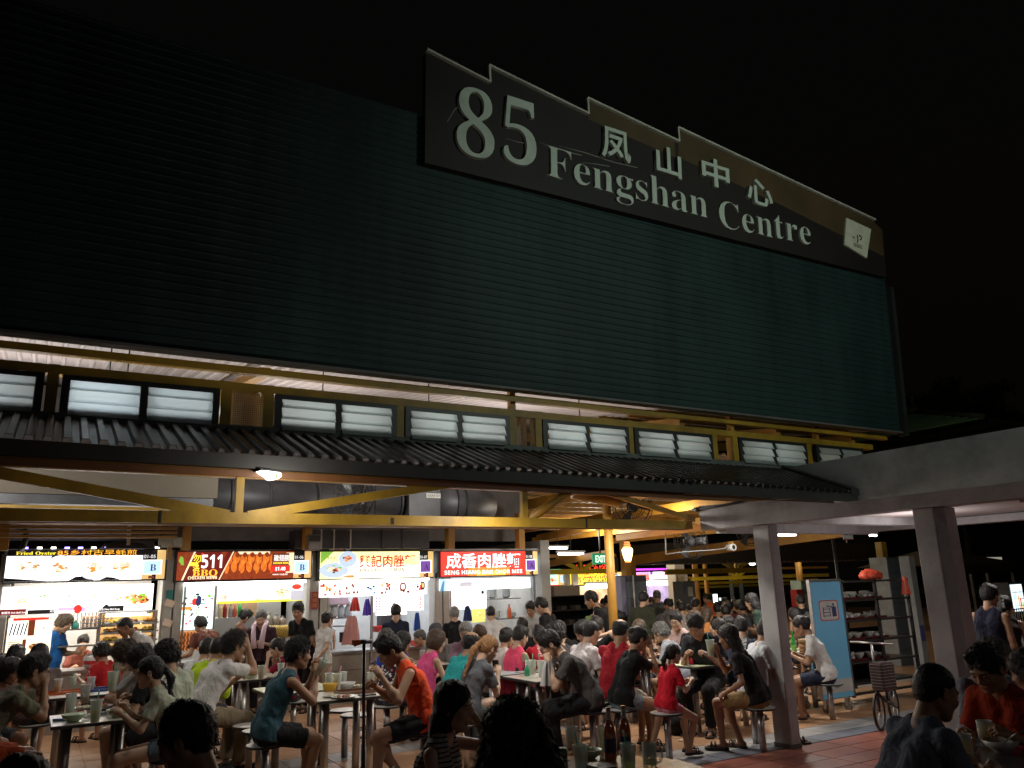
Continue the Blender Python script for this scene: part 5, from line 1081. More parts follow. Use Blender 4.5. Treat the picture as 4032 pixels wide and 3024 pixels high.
p = Panel(r, SX(1732, 13.2, 2360), SX(1915, 13.2, 2360), SZ(1820, 2400, 13.2), SZ(1820, 2326, 13.2), 13.2, E_W, 'menu_light_box'); p.text('肉脞麵', .02, .3, .12, ME('lit_faded_red', (1, .3, .28), 1.5), width=.75); p.disc(.92, .88, .035, .1, E_BLK, 10); p.done()
z_ = SZ(1800, 2410, 13.3); tube_light(r, (SX(1735, 13.3, 2410), 13.3, z_), (SX(1800, 13.3, 2410), 13.3, z_))
x0_, x1_ = SX(1925, 13.5, 2400), SX(2040, 13.5, 2400)
for v_ in (2360, 2440): SH(r, x0_, x1_ + .1, 13.55, 13.95, SZ(1980, v_, 13.5))
for i, (u_, v_, n_) in enumerate(((1945, 2360, 6), (2000, 2360, 8), (1960, 2440, 5), (2022, 2440, 3))): bowl_stack(SX(u_, 13.6, v_), 13.68, SZ(1980, v_, 13.5) + .02, n_, .1, 'white bowl in the %s pile of the last lit stall' % ['upper left', 'upper right', 'lower left', 'lower right'][i], group='white bowls stacked in the last stall', dz=.024)
bottle('sauce_bottle', SX(2006, 13.5, 2430), 13.5, SZ(1980, 2440, 13.5) + .02, .26, .04, (.7, .14, .05), 'orange red squeeze bottle among the bowls in the last lit stall', cap=(.6, .1, .05))
p = Panel(r, SX(1858, 13.2, 2430), SX(1908, 13.2, 2430), SZ(1880, 2450, 13.2), SZ(1880, 2398, 13.2), 13.17, ME('lit_lime', (.75, .75, .2), .8), 'menu_card'); p.plate(.6, .6, .25, [E_TAN, E_CR, E_OR], 10); p.done()
drape('cloth_strip', SX(1840, 13.1, 2420), SZ(1840, 2386, 13.1), .16, .26, M('navy_cloth', (.03, .05, .16), .9), 'dark blue cloth hung at an angle in the last lit stall', 'cloth', 13.1, 6)
x_ = SX(2092, 13.2, 2400); MB().b2((x_, 13.1, 1.2), (x_ + .05, 13.2, 2.0)).build('roller_shutter_rail', STEEL, r)
MB().b2((8.35, 13.1, 0), (8.55, 16.2, 2.62)).build('end_wall', TILEW, r)
for k in range(4):
    x = -.41 + k * 2.235 + 1.05; lamp('stall_tube_light', (x, 14.3, 2.36), [70, 34, 40, 40][k], [(1, .9, .75), (1, .95, .85), (.92, .97, 1), (.9, .96, 1)][k], 1.2, size_y=.2, target=(x, 14.2, 0)); lamp('stall_front_light', (x, 12.98, 2.0), [20, 9, 9, 9][k], (1, .94, .86), 1.6, size_y=.05, target=(x, 11.5, .8))

# ---------------------------------------------------------------- ducts, fans and fittings above the stalls
def ducts():
    t = empty('ventilation_duct', (0, 0, 0), 0, 'long dull grey round duct hung above the stalls behind the yellow truss', 'duct')
    Y = 11.4; z = (onY(1200, 1900, Y)[2] + onY(1200, 2036, Y)[2]) / 2 + .0; R_ = .27; x0, x1 = onY(498, 1960, Y)[0], onY(1560, 1960, Y)[0]
    MB().tube([(x0, Y, z), (x1, Y, z)], R_, 32).build('duct_run', GALV, t)
    for u in (500, 620, 760, 900, 1050, 1240, 1420, 1560):
        x = onY(u, 1960, Y)[0]; MB().tube([(x - .015, Y, z), (x + .015, Y, z)], R_ + .022, 32).build('flange', GALV, t)
    xb0, xb1 = onY(1575, 1960, Y)[0], onY(1695, 1960, Y)[0]; MB().b2((xb0, Y - .36, z - .36), (xb1, Y + .3, z + .34)).build('junction_box', GALV, t)
    p = Panel(t, xb0 + .28, xb0 + .52, z + .04, z + .11, Y - .366, WHITE, 'label_plate', .004); p.text('KEAF 5/1', .08, .25, .036, E_BLK, width=.2); p.done()
    p = Panel(t, onY(690, 1966, Y)[0], onY(732, 1966, Y)[0], z - .05, z - .0, Y - R_ - .01, M('label_dull', (.2, .18, .17), .7), 'label_plate', .004); p.text('LEAD', .0, .2, .03, E_BLK, width=.1); p.done()
    x2 = onY(1840, 1960, Y)[0]; MB().tube([(xb1, Y, z), (x2, Y, z), (x2 + .35, Y + .25, z), (x2 + .5, Y + .8, z)], .3, 28).build('elbow', GALV, t)
    for x in (xb1 + .35, x2 - .15): MB().tube([(x - .012, Y, z), (x + .012, Y, z)], .325, 28).build('flange', BLACK, t)
    for u in (560, 900, 1450): x = onY(u, 1890, Y)[0]; MB().tube([(x, Y - .3, z - .3), (x, Y - .3, z + 1.2)], .01, 5).build('hanger', DARKM, t)
    # lower square duct over stalls 2-3
    t = empty('ventilation_duct', (0, 0, 0), 0, 'pale grey square duct lying above the signs of the middle stalls', 'duct'); Y = 12.9; x0, x1 = onY(1165, 2110, Y)[0], onY(1690, 2110, Y)[0]; za, zb_ = onY(1400, 2160, Y)[2], onY(1400, 2088, Y)[2]
    MB().b2((x0, Y, za), (x1, Y + .4, zb_)).build('duct_run', GALV, t)
    for u in (1265, 1315, 1380, 1505, 1585): x = onY(u, 2110, Y)[0]; MB().b2((x - .012, Y - .015, za - .01), (x + .012, Y + .3, zb_ + .012)).build('flange', WHITE if u < 1400 else GALV, t)
    p = Panel(t, onY(1318, 2116, Y)[0], onY(1352, 2116, Y)[0], za + .12, za + .18, Y - .01, GALV, 'label_plate', .004); p.text('←KEA', .0, .2, .04, E_BLK, width=.15); p.done()
    q = empty('duct_grille', tuple(onY(1238, 2135, 12.6)), 0, 'boxy dark grilled fan coil hanging above the gap between the middle stalls', 'air unit'); b = MB().b2((-.09, 0, -.12), (.1, .25, .12)); b.build('housing', M('unit_brown', (.16, .14, .13), .6), q)
    for i in range(5): MB().b2((-.085, -.008, .02 + i * .018), (.095, 0, .03 + i * .018)).build('slat', BLACK, q)
    MB().b2((-.08, -.006, -.11), (.09, 0, .005)).build('diffuser', M('dull_grey', (.26, .24, .22), .6), q)
    t = empty('ventilation_duct', (0, 0, 0), 0, 'square grey duct end standing over the chicken wing stall', 'duct'); p0 = onY(640, 2120, 12.9); MB().b2((p0[0], 12.95, 2.5), (p0[0] + .38, 13.3, 2.98)).build('duct_run', GALV, t); p0 = onY(515, 2120, 12.9); MB().b2((p0[0], 12.95, 2.5), (p0[0] + .33, 13.3, 2.98)).build('duct_run', GALV, t)
    MB().b2((p0[0] - .05, 12.92, 2.5), (p0[0] + .0, 13.0, 2.98)).build('flange', WHITE, t)
    # hose
    b = MB(); b.tube([onY(70, 2075, 12.6), onY(95, 2080, 12.6), onY(105, 2110, 12.6), onY(92, 2150, 12.6), onY(85, 2165, 12.7)], .035, 8); o = b.build('flexible_hose', BLACK); tag(o, 'thick black hose curling down behind the first sign', 'hose')
    o = MB().lathe([(.01, .09), (.2, .1), (.34, .07), (.4, .0), (.38, -.01)], n=20).build('tarpaulin_bundle', M('black_tarp', (.03, .03, .035), .7, bump=.4, bs=20), None, tuple(onY(510, 2160, 13.1))); o.scale = (1, .5, 1); tag(o, 'folded black tarpaulin lying on top of the first stall sign', 'tarpaulin')
    o = MB().lathe([(.01, .1), (.12, .09), (.17, .03), (.16, .0)], n=16).build('plastic_cover', M('mauve_plastic', (.25, .05, .13), .5), None, tuple(onY(1318, 2168, 13.2))); tag(o, 'mauve plastic basin upturned on top of the yellow noodle sign', 'basin')
    e = empty('emergency_light', tuple(onY(672, 2135, 12.7)), 0, 'white twin head emergency light above the first pillar', 'emergency light'); MB().b2((-.16, 0, -.07), (.16, .08, .07)).build('housing', M('cream_plastic', (.42, .38, .28), .5), e)
    for s_ in (-1, 1): MB().tube([(s_ * .09, -.03, 0), (s_ * .09, .01, 0)], .062, 20).build('lamp_head', M('lens_grey', (.30, .29, .24), .3), e)
    MB().b2((-.03, .02, -.25), (.03, .07, -.07)).build('bracket', YELO, e)
ducts()
def wall_fan(p, rz, label, R_=.32, grp=None):
    t = empty('wall_fan', tuple(p), rz, label, 'fan', grp); wire = M('fan_wire', (.035, .032, .03), .5, metal=.4)
    b = MB()
    for k, (rr, yy) in enumerate(((1., 0), (.86, -.06), (.6, -.085), (.3, -.095), (.86, .06), (.5, .085))): b.tube([(rr * R_ * math.cos(a), yy, rr * R_ * math.sin(a)) for a in np.linspace(0, 2 * pi, 25)[:-1]], .005, 4, closed=True)
    for i in range(24):
        a = 2 * pi * i / 24; c, s_ = math.cos(a) * R_, math.sin(a) * R_
        b.tube([(.12 * c, -.1, .12 * s_), (.6 * c, -.088, .6 * s_), (.9 * c, -.055, .9 * s_), (c, 0, s_)], .0028, 4, cap=False); b.tube([(.2 * c, .1, .2 * s_), (.6 * c, .085, .6 * s_), (c, 0, s_)], .0028, 4, cap=False)
    b.build('guard', wire, t); bl = MB()
    for i in range(3):
        a0 = 2 * pi * i / 3; ps = [(.08, -.3), (.27, -.25), (.29, .25), (.1, .45)]; bl.prism([(r0 * math.cos(a0 + d), .02 + .03 * d, r0 * math.sin(a0 + d)) for r0, d in ps], (0, .006, 0))
    bl.build('blade', M('fan_blade', (.05, .055, .06), .4), t); MB().tube([(0, -.05, 0), (0, .05, 0)], .06, 16).build('hub', GALV, t); MB().tube([(0, .05, 0), (0, .2, 0)], [.085, .07], 16).build('motor', GALV, t)
    MB().tube([(0, .14, 0), (.02, .2, .12), (.02, .24, .4)], .018, 8).build('bracket', GALV, t); return t
wall_fan(onY(1390, 1960, 9.6), -.9, 'round cage fan hung in front of the big grey duct', .3)
wall_fan(onY(2490, 1995, 9.3), -.6, 'wire cage fan under the canopy right of the round yellow column', .3); wall_fan(onY(2720, 2130, 10.2), -.4, 'cage fan hanging below the beam left of the first concrete pillar', .3)
wall_fan(onY(2950, 2090, 10.6), -.3, 'cage fan partly hidden behind the first concrete pillar', .28)
def fixture(u, v, y, L=.62, ang=0., label='', mat=None, both=False):
    p = onY(u, v, y); t = empty('tube_light', tuple(p), ang, label, 'tube light'); MB().tube([(-L / 2, 0, 0), (L / 2, 0, 0)], .02, 10).build('tube', mat or TUBE, t); MB().b2((-L / 2 - .03, -.03, .028), (L / 2 + .03, .03, .06)).build('batten', WHITE, t); MB().tube([(0, 0, .06), (0, 0, .5)], .008, 5).build('hanger', DARKM, t); return t
# flood lamp under the canopy
p = onY(1068, 1868, 7.40); t = empty('flood_lamp', tuple(p), .25, 'bright oval lamp fixed under the canopy edge beside the truss post', 'lamp')
MB().prism([(-.10, 0, .035), (.10, 0, .02), (.105, 0, -.012), (.06, 0, -.04), (.03, 0, -.042)], (0, .12, 0)).build('diffuser', ME('lamp_glow', (1, 1, .9), 7.), t); MB().b2((-.11, -.004, .03), (.11, .13, .045)).build('housing', DARKM, t); MB().b2((.045, -.006, -.03), (.065, -.001, .01)).build('clip', M('clip_green', (.18, .2, .08), .6), t)
fixture(2195, 2158, 14.5, .55, .1, 'first of two tube lights in line, above the back stalls'); fixture(2248, 2181, 12.6, .62, .1, 'second of two tube lights in line, touching the exit sign')
fixture(3098, 2106, 9.2, .34, -.3, 'tube light glowing just right of the first concrete pillar'); fixture(3438, 2108, 9.6, .26, .2, 'short tube light under the linkway above the tray rack')
t = empty('bulb', tuple(onY(2962, 2217, 19)), 0, 'small bright lamp under the far yellow truss beside the pillar', 'lamp'); MB().lathe([(.01, -.08), (.09, -.05), (.11, 0), (.08, .05), (.01, .07)], n=12).build('glass', TUBE, t); MB().b2((-.09, -.02, .05), (.09, .02, .09)).build('cap', DARKM, t)
p = onY(2471, 2183, 9.9); t = empty('wall_lamp', tuple(p), 0, 'orange glowing lantern on the yellow post above the grey pillar', 'lamp'); MB().lathe([(.045, -.1), (.075, .0), (.085, .07), (.07, .1)], n=16).build('glass', ME('lantern_glow', (1, .55, .2), 9.), t)
for i in range(3): MB().lathe([(.06 - i * .006, .12 + i * .03), (.05 - i * .006, .135 + i * .03)], n=14).build('louvre_ring', ME('lantern_ring', (1, .4, .12), 1.), t)
MB().lathe([(.05, -.12), (.05, -.11)], n=14).build('base_ring', ME('lantern_ring', (1, .4, .12), 1.), t); lamp('lantern_light', (p[0], p[1] - .15, p[2]), 14, (1, .5, .18), .08, 'POINT')
p = onY(2367, 2200, 11.0); t = empty('exit_sign', tuple(p), 0, 'green EXIT sign hanging left of the round yellow column', 'sign'); pn = Panel(t, -.17, .13, -.09, .09, 0, ME('exit_green', (.0, .22, .09), .7), 'sign_face'); pn.text('EXIT', .14, .2, .11, ME('exit_white', (.75, 1, .85), .9), width=.22, bold=.006); pn.done(); MB().b2((-.02, .0, .09), (.0, .02, .5)).build('hanger', DARKM, t)
# ---------------------------------------------------------------- the hall further back: ceiling, trusses, stalls, pillars
def hall():
    r = empty('hall_roof', (0, 0, 0), 0, 'dim yellowish ribbed hall ceiling with purlins behind the round column', 'roof')
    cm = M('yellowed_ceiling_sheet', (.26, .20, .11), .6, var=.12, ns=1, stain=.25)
    for i in range(6):
        x0 = 8.3 + i * 3.2; b = MB(); pr = []
        for k in range(13): x = x0 + k * .246; pr += [(x, 0), (x + .14, 0), (x + .16, .035), (x + .22, .035)]
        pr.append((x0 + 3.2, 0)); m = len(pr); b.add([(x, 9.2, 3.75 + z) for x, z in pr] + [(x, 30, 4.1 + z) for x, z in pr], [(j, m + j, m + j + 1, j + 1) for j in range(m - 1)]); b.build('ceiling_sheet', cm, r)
    for y in np.arange(9.8, 26, 1.25): MB().b2((8.3, y, 3.62 + (y - 9) * .016), (27, y + .05, 3.72 + (y - 9) * .016)).build('purlin', YELO, r)
    for x in (8.6, 12.4, 16.2, 20): MB().b2((x, 9.0, 3.3), (x + .1, 26, 3.5)).build('rafter', YELO, r)
hall()
def far_truss(y, u0, u1, v, th, um, label, rise=60, mat=None):
    mat = mat or YEL
    a, b_ = onY(u0, v, y), onY(u1, v, y); z = onY(um, v, y)[2]; m = onY(um, v, y); h = abs(onY(um, v, y)[2] - onY(um, v - rise, y)[2]); t = abs(onY(um, v + th, y)[2] - z); r = empty('yellow_truss', (0, 0, 0), 0, label, 'truss', None)
    MB().b2((a[0], y - .05, z - t), (b_[0], y + .05, z)).build('bottom_chord', mat, r); MB().b2((a[0], y - .05, z + h), (b_[0], y + .05, z + h + t * .7)).build('top_chord', YELO, r); MB().b2((m[0] - .04, y - .03, z), (m[0] + .04, y + .03, z + h)).build('post', mat, r)
    L_ = h * 2.6
    for s_ in (-1, 1): MB().bar((m[0] + s_ * .1, y, z), (m[0] + s_ * L_, y, z + h), .05, t * .8).build('diagonal', mat, r)
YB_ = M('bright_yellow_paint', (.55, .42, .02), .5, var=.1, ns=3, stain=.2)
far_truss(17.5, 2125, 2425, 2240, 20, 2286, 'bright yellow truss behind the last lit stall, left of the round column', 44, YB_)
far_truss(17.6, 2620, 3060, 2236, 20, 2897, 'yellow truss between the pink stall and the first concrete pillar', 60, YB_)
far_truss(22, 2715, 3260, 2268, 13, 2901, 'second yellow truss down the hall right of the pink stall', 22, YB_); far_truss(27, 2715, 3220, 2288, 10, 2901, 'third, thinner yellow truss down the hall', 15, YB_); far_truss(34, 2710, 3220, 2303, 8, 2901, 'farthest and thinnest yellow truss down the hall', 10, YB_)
def beam(name, a, b, w, h, mat, label, cat): o = MB().bar(a, b, w, h).build(name, mat); return tag(o, label, cat)
beam('roof_beam', tuple(onY(2500, 2205, 14.5)), tuple(onY(3330, 2090, 8.9)), .1, .2, YELO, 'ochre beam sloping up from the orange lantern to the concrete pillars', 'beam')
beam('roof_beam', tuple(onY(2110, 2262 - 35, 15)), tuple(onY(2390, 2180, 11.5)), .08, .12, YELO, 'ochre beam passing under the two tube lights towards the exit sign', 'beam')
beam('roof_beam', tuple(onY(2120, 2120, 14)), tuple(onY(2400, 2060, 10.5)), .08, .14, YELO, 'ochre rafter high above the tube lights', 'beam')
beam('roof_beam', tuple(onY(2430, 2118, 11.0)), tuple(onY(2790, 2075, 9.0)), .06, .1, YELO, 'short ochre beam from the yellow post towards the cage fans', 'beam')
a, b_ = onY(2500, 2222, 17), onY(3350, 2222, 17)
o = MB(); n = 44
for i in range(n): x = a[0] + (b_[0] - a[0]) * i / n; w = (b_[0] - a[0]) / n; o.b2((x, 15.8, a[2] - .02 + .0), (x + w * .55, 17.3, a[2] + .02)); 
o.b2((a[0], 15.85, a[2] + .021), (b_[0], 17.3, a[2] + .5)); o = o.build('inner_canopy', M('canopy_dark', (.03, .03, .028), .6, stain=.3)); tag(o, 'black corrugated inner canopy above the yellow truss and pink stall', 'canopy')
# grey tiled pillar and yellow post
def tiled_pillar(p, w, d, z1, label, notes=False):
    r = empty('tiled_pillar', (p[0], p[1], 0), 0, label, 'pillar'); MB().b2((-w / 2, -d / 2, 0), (w / 2, d / 2, z1)).build('shaft', M('pillar_joint', (.05, .06, .07), .7), r)
    tw, th = w / 2 - .006, .29; me = MB().box((0, 0, 0), (tw, .008, th)).mesh('tile', GREYT); n = int(z1 / .3)
    for i in range(n):
        for j in (0, 1): link('tile', me, r, (-w / 4 + j * w / 2, -d / 2 - .003, .15 + i * .3))
    ms = MB().box((0, 0, 0), (.008, d - .01, th)).mesh('tile', GREYT)
    for i in range(n): link('tile', ms, r, (-w / 2 - .003, 0, .15 + i * .3))
    return r
pp = onY(2492, 2400, 12.0); hz = onY(2490, 2266, 12.0)[2]; r = tiled_pillar(pp, .40, .4, hz, 'grey tiled pillar with a paper notice, right of the round yellow column')
MB().b2((-.13, -.225, 0), (-.11, -.205, hz)).build('white_pipe', WHITE, r); MB().b2((.02, -.212, 1.3), (.14, -.208, 1.62)).build('paper_notice', M('notice_paper', (.42, .42, .36), .8), r)
for i in range(9): MB().b2((.03, -.2135, 1.57 - i * .028), (.125 - (i % 3) * .02, -.2125, 1.575 - i * .028)).build('print_line', E_BLK, r)
for i in range(2):
    for j in range(18): MB().b2((-.19 + j * .021, -.2135, .88 + i * .024), (-.175 + j * .021, -.2085, .898 + i * .024)).build('mosaic_tile', M('mosaic_blue', (.02, .04, .12), .4), r)
MB().b2((-.18, -.1, hz), (-.06, .05, hz + .75)).build('steel_post', YELO, r); MB().b2((.02, .0, hz), (.14, .12, hz + .35)).build('steel_post', YELO, r); MB().b2((-.33, -.1, hz - .02), (-.21, .1, 1.2)).build('side_sheet', M('pale_blue_sheet', (.2, .2, .28), .5), r)
e = empty('wall_speaker', tuple(onY(2424, 2218, 12.0)), 0, 'small black horn loudspeaker between the column and the tiled pillar', 'loudspeaker'); MB().b2((-.06, 0, -.12), (.06, .1, .1)).build('housing', BLACK, e); MB().tube([(0, -.02, 0), (0, .01, 0)], .04, 14).build('cone', DARKM, e)
# back stalls
def back_stall(y, u0, u1, vt, vb, label, face, paint, neon=None, glow=(.8, .85, 1)):
    r = empty('food_stall', (0, 0, 0), 0, label, 'food stall'); xa, xb = onY(u0, vt, y)[0], onY(u1, vt, y)[0]; um = (u0 + u1) / 2; zt, zb = onY(um, vt, y)[2], onY(um, vb, y)[2]
    p = Panel(r, xa, xb, zb, zt, y, face, 'sign_light_box'); paint(p); p.done()
    if neon: MB().tube([(xa - .1, y - .05, zt + .09), (xb + .1, y - .05, zt + .09)], .03, 8).build('neon_tube', neon, r)
    MB().b2((xa, y + .1, .9), (xb, y + .2, zb - .05)).build('lit_interior', ME('back_glow_%d' % u0, glow, .9, var=.7, ns=3), r); MB().b2((xa - .1, y - .1, 0), (xb + .1, y + .1, .9)).build('counter', STEEL, r)
    MB().b2((xa - .25, y - .1, 0), (xa - .08, y + .3, zt)).build('side_pillar', TILEW, r); MB().b2((xb + .5, y - .1, 0), (xb + .7, y + .3, zt)).build('side_pillar', TILEW, r)
    p = Panel(r, xb + .02, xb + .48, zb, zt, y, E_GOLD, 'number_panel'); p.rect(.15, .2, .85, .8, E_LBL); p.text('B', .35, .3, .2, E_NAVY); p.done(); return r, xa, xb, zt, zb
def pa(p):
    p.plate(.35, .5, .22, [E_CR, E_GRN, E_OR, E_W, E_TAN], 50); p.plate(.75, .45, .18, [E_CR, E_GRN, E_RED, E_TAN], 30)
r, xa, xb, zt, zb = back_stall(21, 2110, 2196, 2258, 2305, 'far stall with a mint green tube above its food picture, beside the last lit stall', ME('lit_teal_white', (.55, 1, .85), 1.2), pa, E_MINT, (.3, .35, .35))
p = Panel(r, xa, onY(2203, 2330, 21)[0], onY(2150, 2340, 21)[2], onY(2150, 2308, 21)[2], 20.9, E_GOLD, 'name_panel'); p.text(sansb('OMELETTE'), .02, .25, .22, E_RED, width=p.x1 - p.x0 - .1); p.done()
def pb(p): p.text('林園沙嗲', .12, .62, .34, E_RED, width=(p.x1 - p.x0) * .8); p.text(sansb('LIN YUAN SATAY'), .1, .1, .2, M('print_maroon', (.2, .02, .04), .5), width=(p.x1 - p.x0) * .8)
back_stall(21, 2245, 2400, 2255, 2300, 'far stall with a yellow LIN YUAN sign beside the round column', ME('lit_acid_yellow', (.95, .88, .05), .95), pb, ME('neon_yellow', (1, .9, .1), 2.), (.9, .5, .3))
def pc(p):
    for i in range(7): p.disc(.06 + i * .05, .6, .03, .22, E_CHK, 8, .2); p.disc(.06 + i * .05, .25, .03, .18, E_RED, 8, .2)
    p.rect(.4, 0, 1, 1, E_W); p.rect(.42, .7, .5, 1, E_PUR); p.rect(.93, 0, 1, 1, E_MAG); p.text('鸡饭', .78, .4, .2, E_RED)
back_stall(22, 2498, 2640, 2252, 2290, 'far stall with purple tubes and a white and chicken sign right of the tiled pillar', E_PK, pc, E_MAG, (.55, .45, .75))
for u, v, y in ((2365, 2308, 20.5), (2600, 2296, 21.3)):
    q = onY(u, v, y); t = empty('tube_light', tuple(q), 0, 'white tube glaring below the %s sign' % ('yellow far' if u < 2400 else 'purple far'), 'tube light'); MB().tube([(-.55, 0, 0), (.55, 0, 0)], .07, 8).build('tube', TUBE, t); MB().b2((-.6, -.02, .08), (.6, .08, .14)).build('batten', WHITE, t)
# dark cabinet and carton between the rows
q = onZ(2230, 2640); t = empty('tray_cabinet', (onY(2215, 2500, 14.2)[0], 14.2, 0), 0, 'dark open steel cabinet with shelves right of the last lit stall', 'cabinet'); hz = onY(2215, 2345, 14.2)[2]
MB().b2((-.75, .3, 0), (.75, .34, hz)).build('back_sheet', BLACK, t)
for x in (-.75, .71): MB().b2((x, -.25, 0), (x + .04, .3, hz)).build('side_sheet', M('cabinet_side', (.03, .05, .06), .5, metal=.4), t)
for i in range(6): MB().b2((-.71, -.25, .1 + i * (hz - .12) / 5), (.71, .3, .12 + i * (hz - .12) / 5)).build('shelf', DARKM, t)
for i in range(7): MB().b2((-.6 + i * .18, -.1, .12 + (3 + i % 2) * (hz - .12) / 5), (-.48 + i * .18, .1, .2 + (3 + i % 2) * (hz - .12) / 5)).build('stored_box', M('dim_box', (.12, .11, .1), .7), t)
MB().b2((-.3, -.2, hz), (.35, .2, hz + .2)).build('carton', M('carton', (.3, .25, .2), .8), None, (t.location.x, 14.2, 0)); tag(COL.objects[-1], 'brown carton box lying on top of the dark cabinet', 'carton')
# far posts, fridges, glow spots
for u, y, w, m_, lab in ((2742, 24, .12, YELO, 'yellow column far down the hall, nearest the pink stall'), (2782, 26, .1, YELO, 'thin yellow column just right of another far down the hall'), (2880, 32, .12, M('pale_post', (.22, .27, .3), .6), 'pale blue post far behind the crowd'), (2918, 33, .14, M('pale_post', (.22, .27, .3), .6), 'wider pale blue post far behind the crowd'), (3152, 18, .10, YELO, 'yellow post above the red box right of the first concrete pillar')):
    q = onY(u, 2300, y); h_ = 2.9 if y > 20 else 2.6; cyl_thing('far_column', lab, 'column', (q[0], y, 0), (q[0], y, h_), w, m_, n=12)
q = onY(2672, 2400, 20); t = empty('tiled_pillar', (q[0], 20, 0), 0, 'pale pillar standing between the pink stall and the crowd', 'pillar'); MB().b2((-.2, -.2, 0), (.2, .2, 2.6)).build('shaft', TILEW, t); MB().b2((-.12, -.23, 1.5), (.12, -.2, 1.9)).build('control_box', M('cream_box', (.35, .3, .2), .7), t)
q = onY(2700, 2400, 17); t = empty('tiled_pillar', (q[0], 17, 0), 0, 'dark grey tiled pillar behind the man in the yellow shirt', 'pillar'); MB().b2((-.22, -.2, 0), (.22, .2, 1.75)).build('shaft', GREYT, t); MB().b2((-.05, -.215, 1.35), (.12, -.2, 1.6)).build('paper_notice', M('notice_paper', (.42, .42, .36), .8), t)
def fridge(u0, u1, v0, v1, y, label, hot=2.5, art=False):
    a, b_ = onY(u0, v0, y), onY(u1, v1, y); t = empty('drinks_fridge', (a[0], y, 0), 0, label, 'fridge'); w = b_[0] - a[0]
    MB().b2((-.06, .02, 0), (w + .06, .6, a[2] + .06)).build('cabinet', DARKM, t); MB().b2((0, 0, b_[2]), (w, .02, a[2])).build('lit_door', ME('fridge_glow_%d' % u0, (.75, .92, 1), hot, var=.3, ns=4), t)
    for i in range(3): MB().b2((0, -.01, b_[2] + (a[2] - b_[2]) * (.2 + i * .25)), (w, 0, b_[2] + (a[2] - b_[2]) * (.22 + i * .25))).build('shelf_line', DARKM, t)
    if art:
        for i in range(8): MB().b2((.05 + i * .1, -.015, b_[2] + .05), (.11 + i * .1, -.01, b_[2] + random.uniform(.2, .5))).build('can', random.choice([E_GOLD, E_RED, E_LBL, E_GRN]), t)
fridge(2808, 2827, 2340, 2372, 28, 'tiny white lit fridge glowing far behind the crowd', 4.); fridge(2832, 2840, 2354, 2364, 29, 'small blue screen glowing beside the far lit fridge', 1.5)
fridge(3978, 4040, 2302, 2405, 13, 'bright drinks fridge at the right edge with pale blue doors', 1.6, True)
# red cabinet and green poster pillar behind the blue banner
q = onY(3170, 2440, 15); t = empty('poster_pillar', (q[0], 15, 0), 0, 'greenish white pillar with a picture board behind the blue banner', 'pillar'); zt = onY(3170, 2285, 15)[2]; MB().b2((-.18, -.15, 0), (.16, .2, zt)).build('shaft', M('mint_board', (.25, .32, .27), .6), t); MB().b2((-.16, -.165, zt - .36), (.1, -.15, zt - .04)).build('picture', M('teal_picture', (.12, .24, .24), .5, var=.5, ns=9), t)
q = onY(3154, 2350, 14.2); t = empty('fire_hose_cabinet', (q[0], 14.2, 0), 0, 'red fire hose cabinet left of the blue banner', 'cabinet'); MB().b2((-.14, 0, .9), (.14, .2, q[2] + .18)).build('box', M('fire_red', (.33, .02, .02), .45), t); MB().tube([(0, -.01, q[2] + .05), (0, 0, q[2] + .05)], .05, 14).build('round_window', M('dim_box', (.12, .11, .1), .7), t)
q = onY(3340, 2106, 8.6); t = empty('hanging_sign', tuple(q), 0, 'red rimmed tray return sign hanging under the linkway, lower half in view', 'sign'); p = Panel(t, -.12, .12, -.075, .16, 0, M('sign_white', (.5, .5, .48), .6), 'sign_face', .02)
rd = M('sign_red', (.45, .05, .04), .5); p.rect(0, 0, 1, .05, rd); p.rect(0, .05, .045, 1, rd); p.rect(.955, .05, 1, 1, rd); nv = M('sign_navy', (.03, .035, .12), .5); p.rect(.14, .3, .5, .34, nv); p.rect(.14, .34, .18, .6, nv); p.rect(.46, .34, .5, .6, nv); p.rect(.68, .28, .84, .6, nv); p.done(); MB().tube([(-.05, .01, -.13), (-.05, .01, -.075)], .012, 6).build('clip', STEEL, t)
cyl_thing('lamp_pole', 'thin black pole behind the hanging sign, left of the tray rack', 'pole', (onY(3290, 2200, 10.5)[0], 10.5, 0), (onY(3290, 2200, 10.5)[0], 10.5, 2.7), .03, BLACK, n=10)
for u, v, y, rz_, lab in ((2882, 2155, 9.8, 0, 'white round security camera on the beam left of the first concrete pillar'), ):
    q = onY(u, v, y); t = empty('security_camera', tuple(q), rz_, lab, 'camera'); MB().tube([(0, -.05, 0), (0, .1, 0)], .055, 18).build('housing', WHITE, t); MB().tube([(-.012, -.056, .0), (-.012, -.048, 0)], .035, 16).build('lens', BLACK, t); MB().b2((.03, .05, -.06), (.1, .12, .1)).build('mount', YELO, t)
b = MB(); b.tube([onY(2620, 2100, 9.8), onY(2622, 2182, 9.8)], .011, 6); b.tube([onY(2622, 2182, 9.8), onY(2700, 2172, 9.8), onY(2800, 2166, 9.8), onY(2850, 2160, 9.8), onY(2872, 2148, 9.8)], .009, 6); o = b.build('cable_pipe', M('pipe_grey', (.28, .30, .30), .5)); tag(o, 'thin grey hanging pipe with a cable running to the camera', 'pipe')
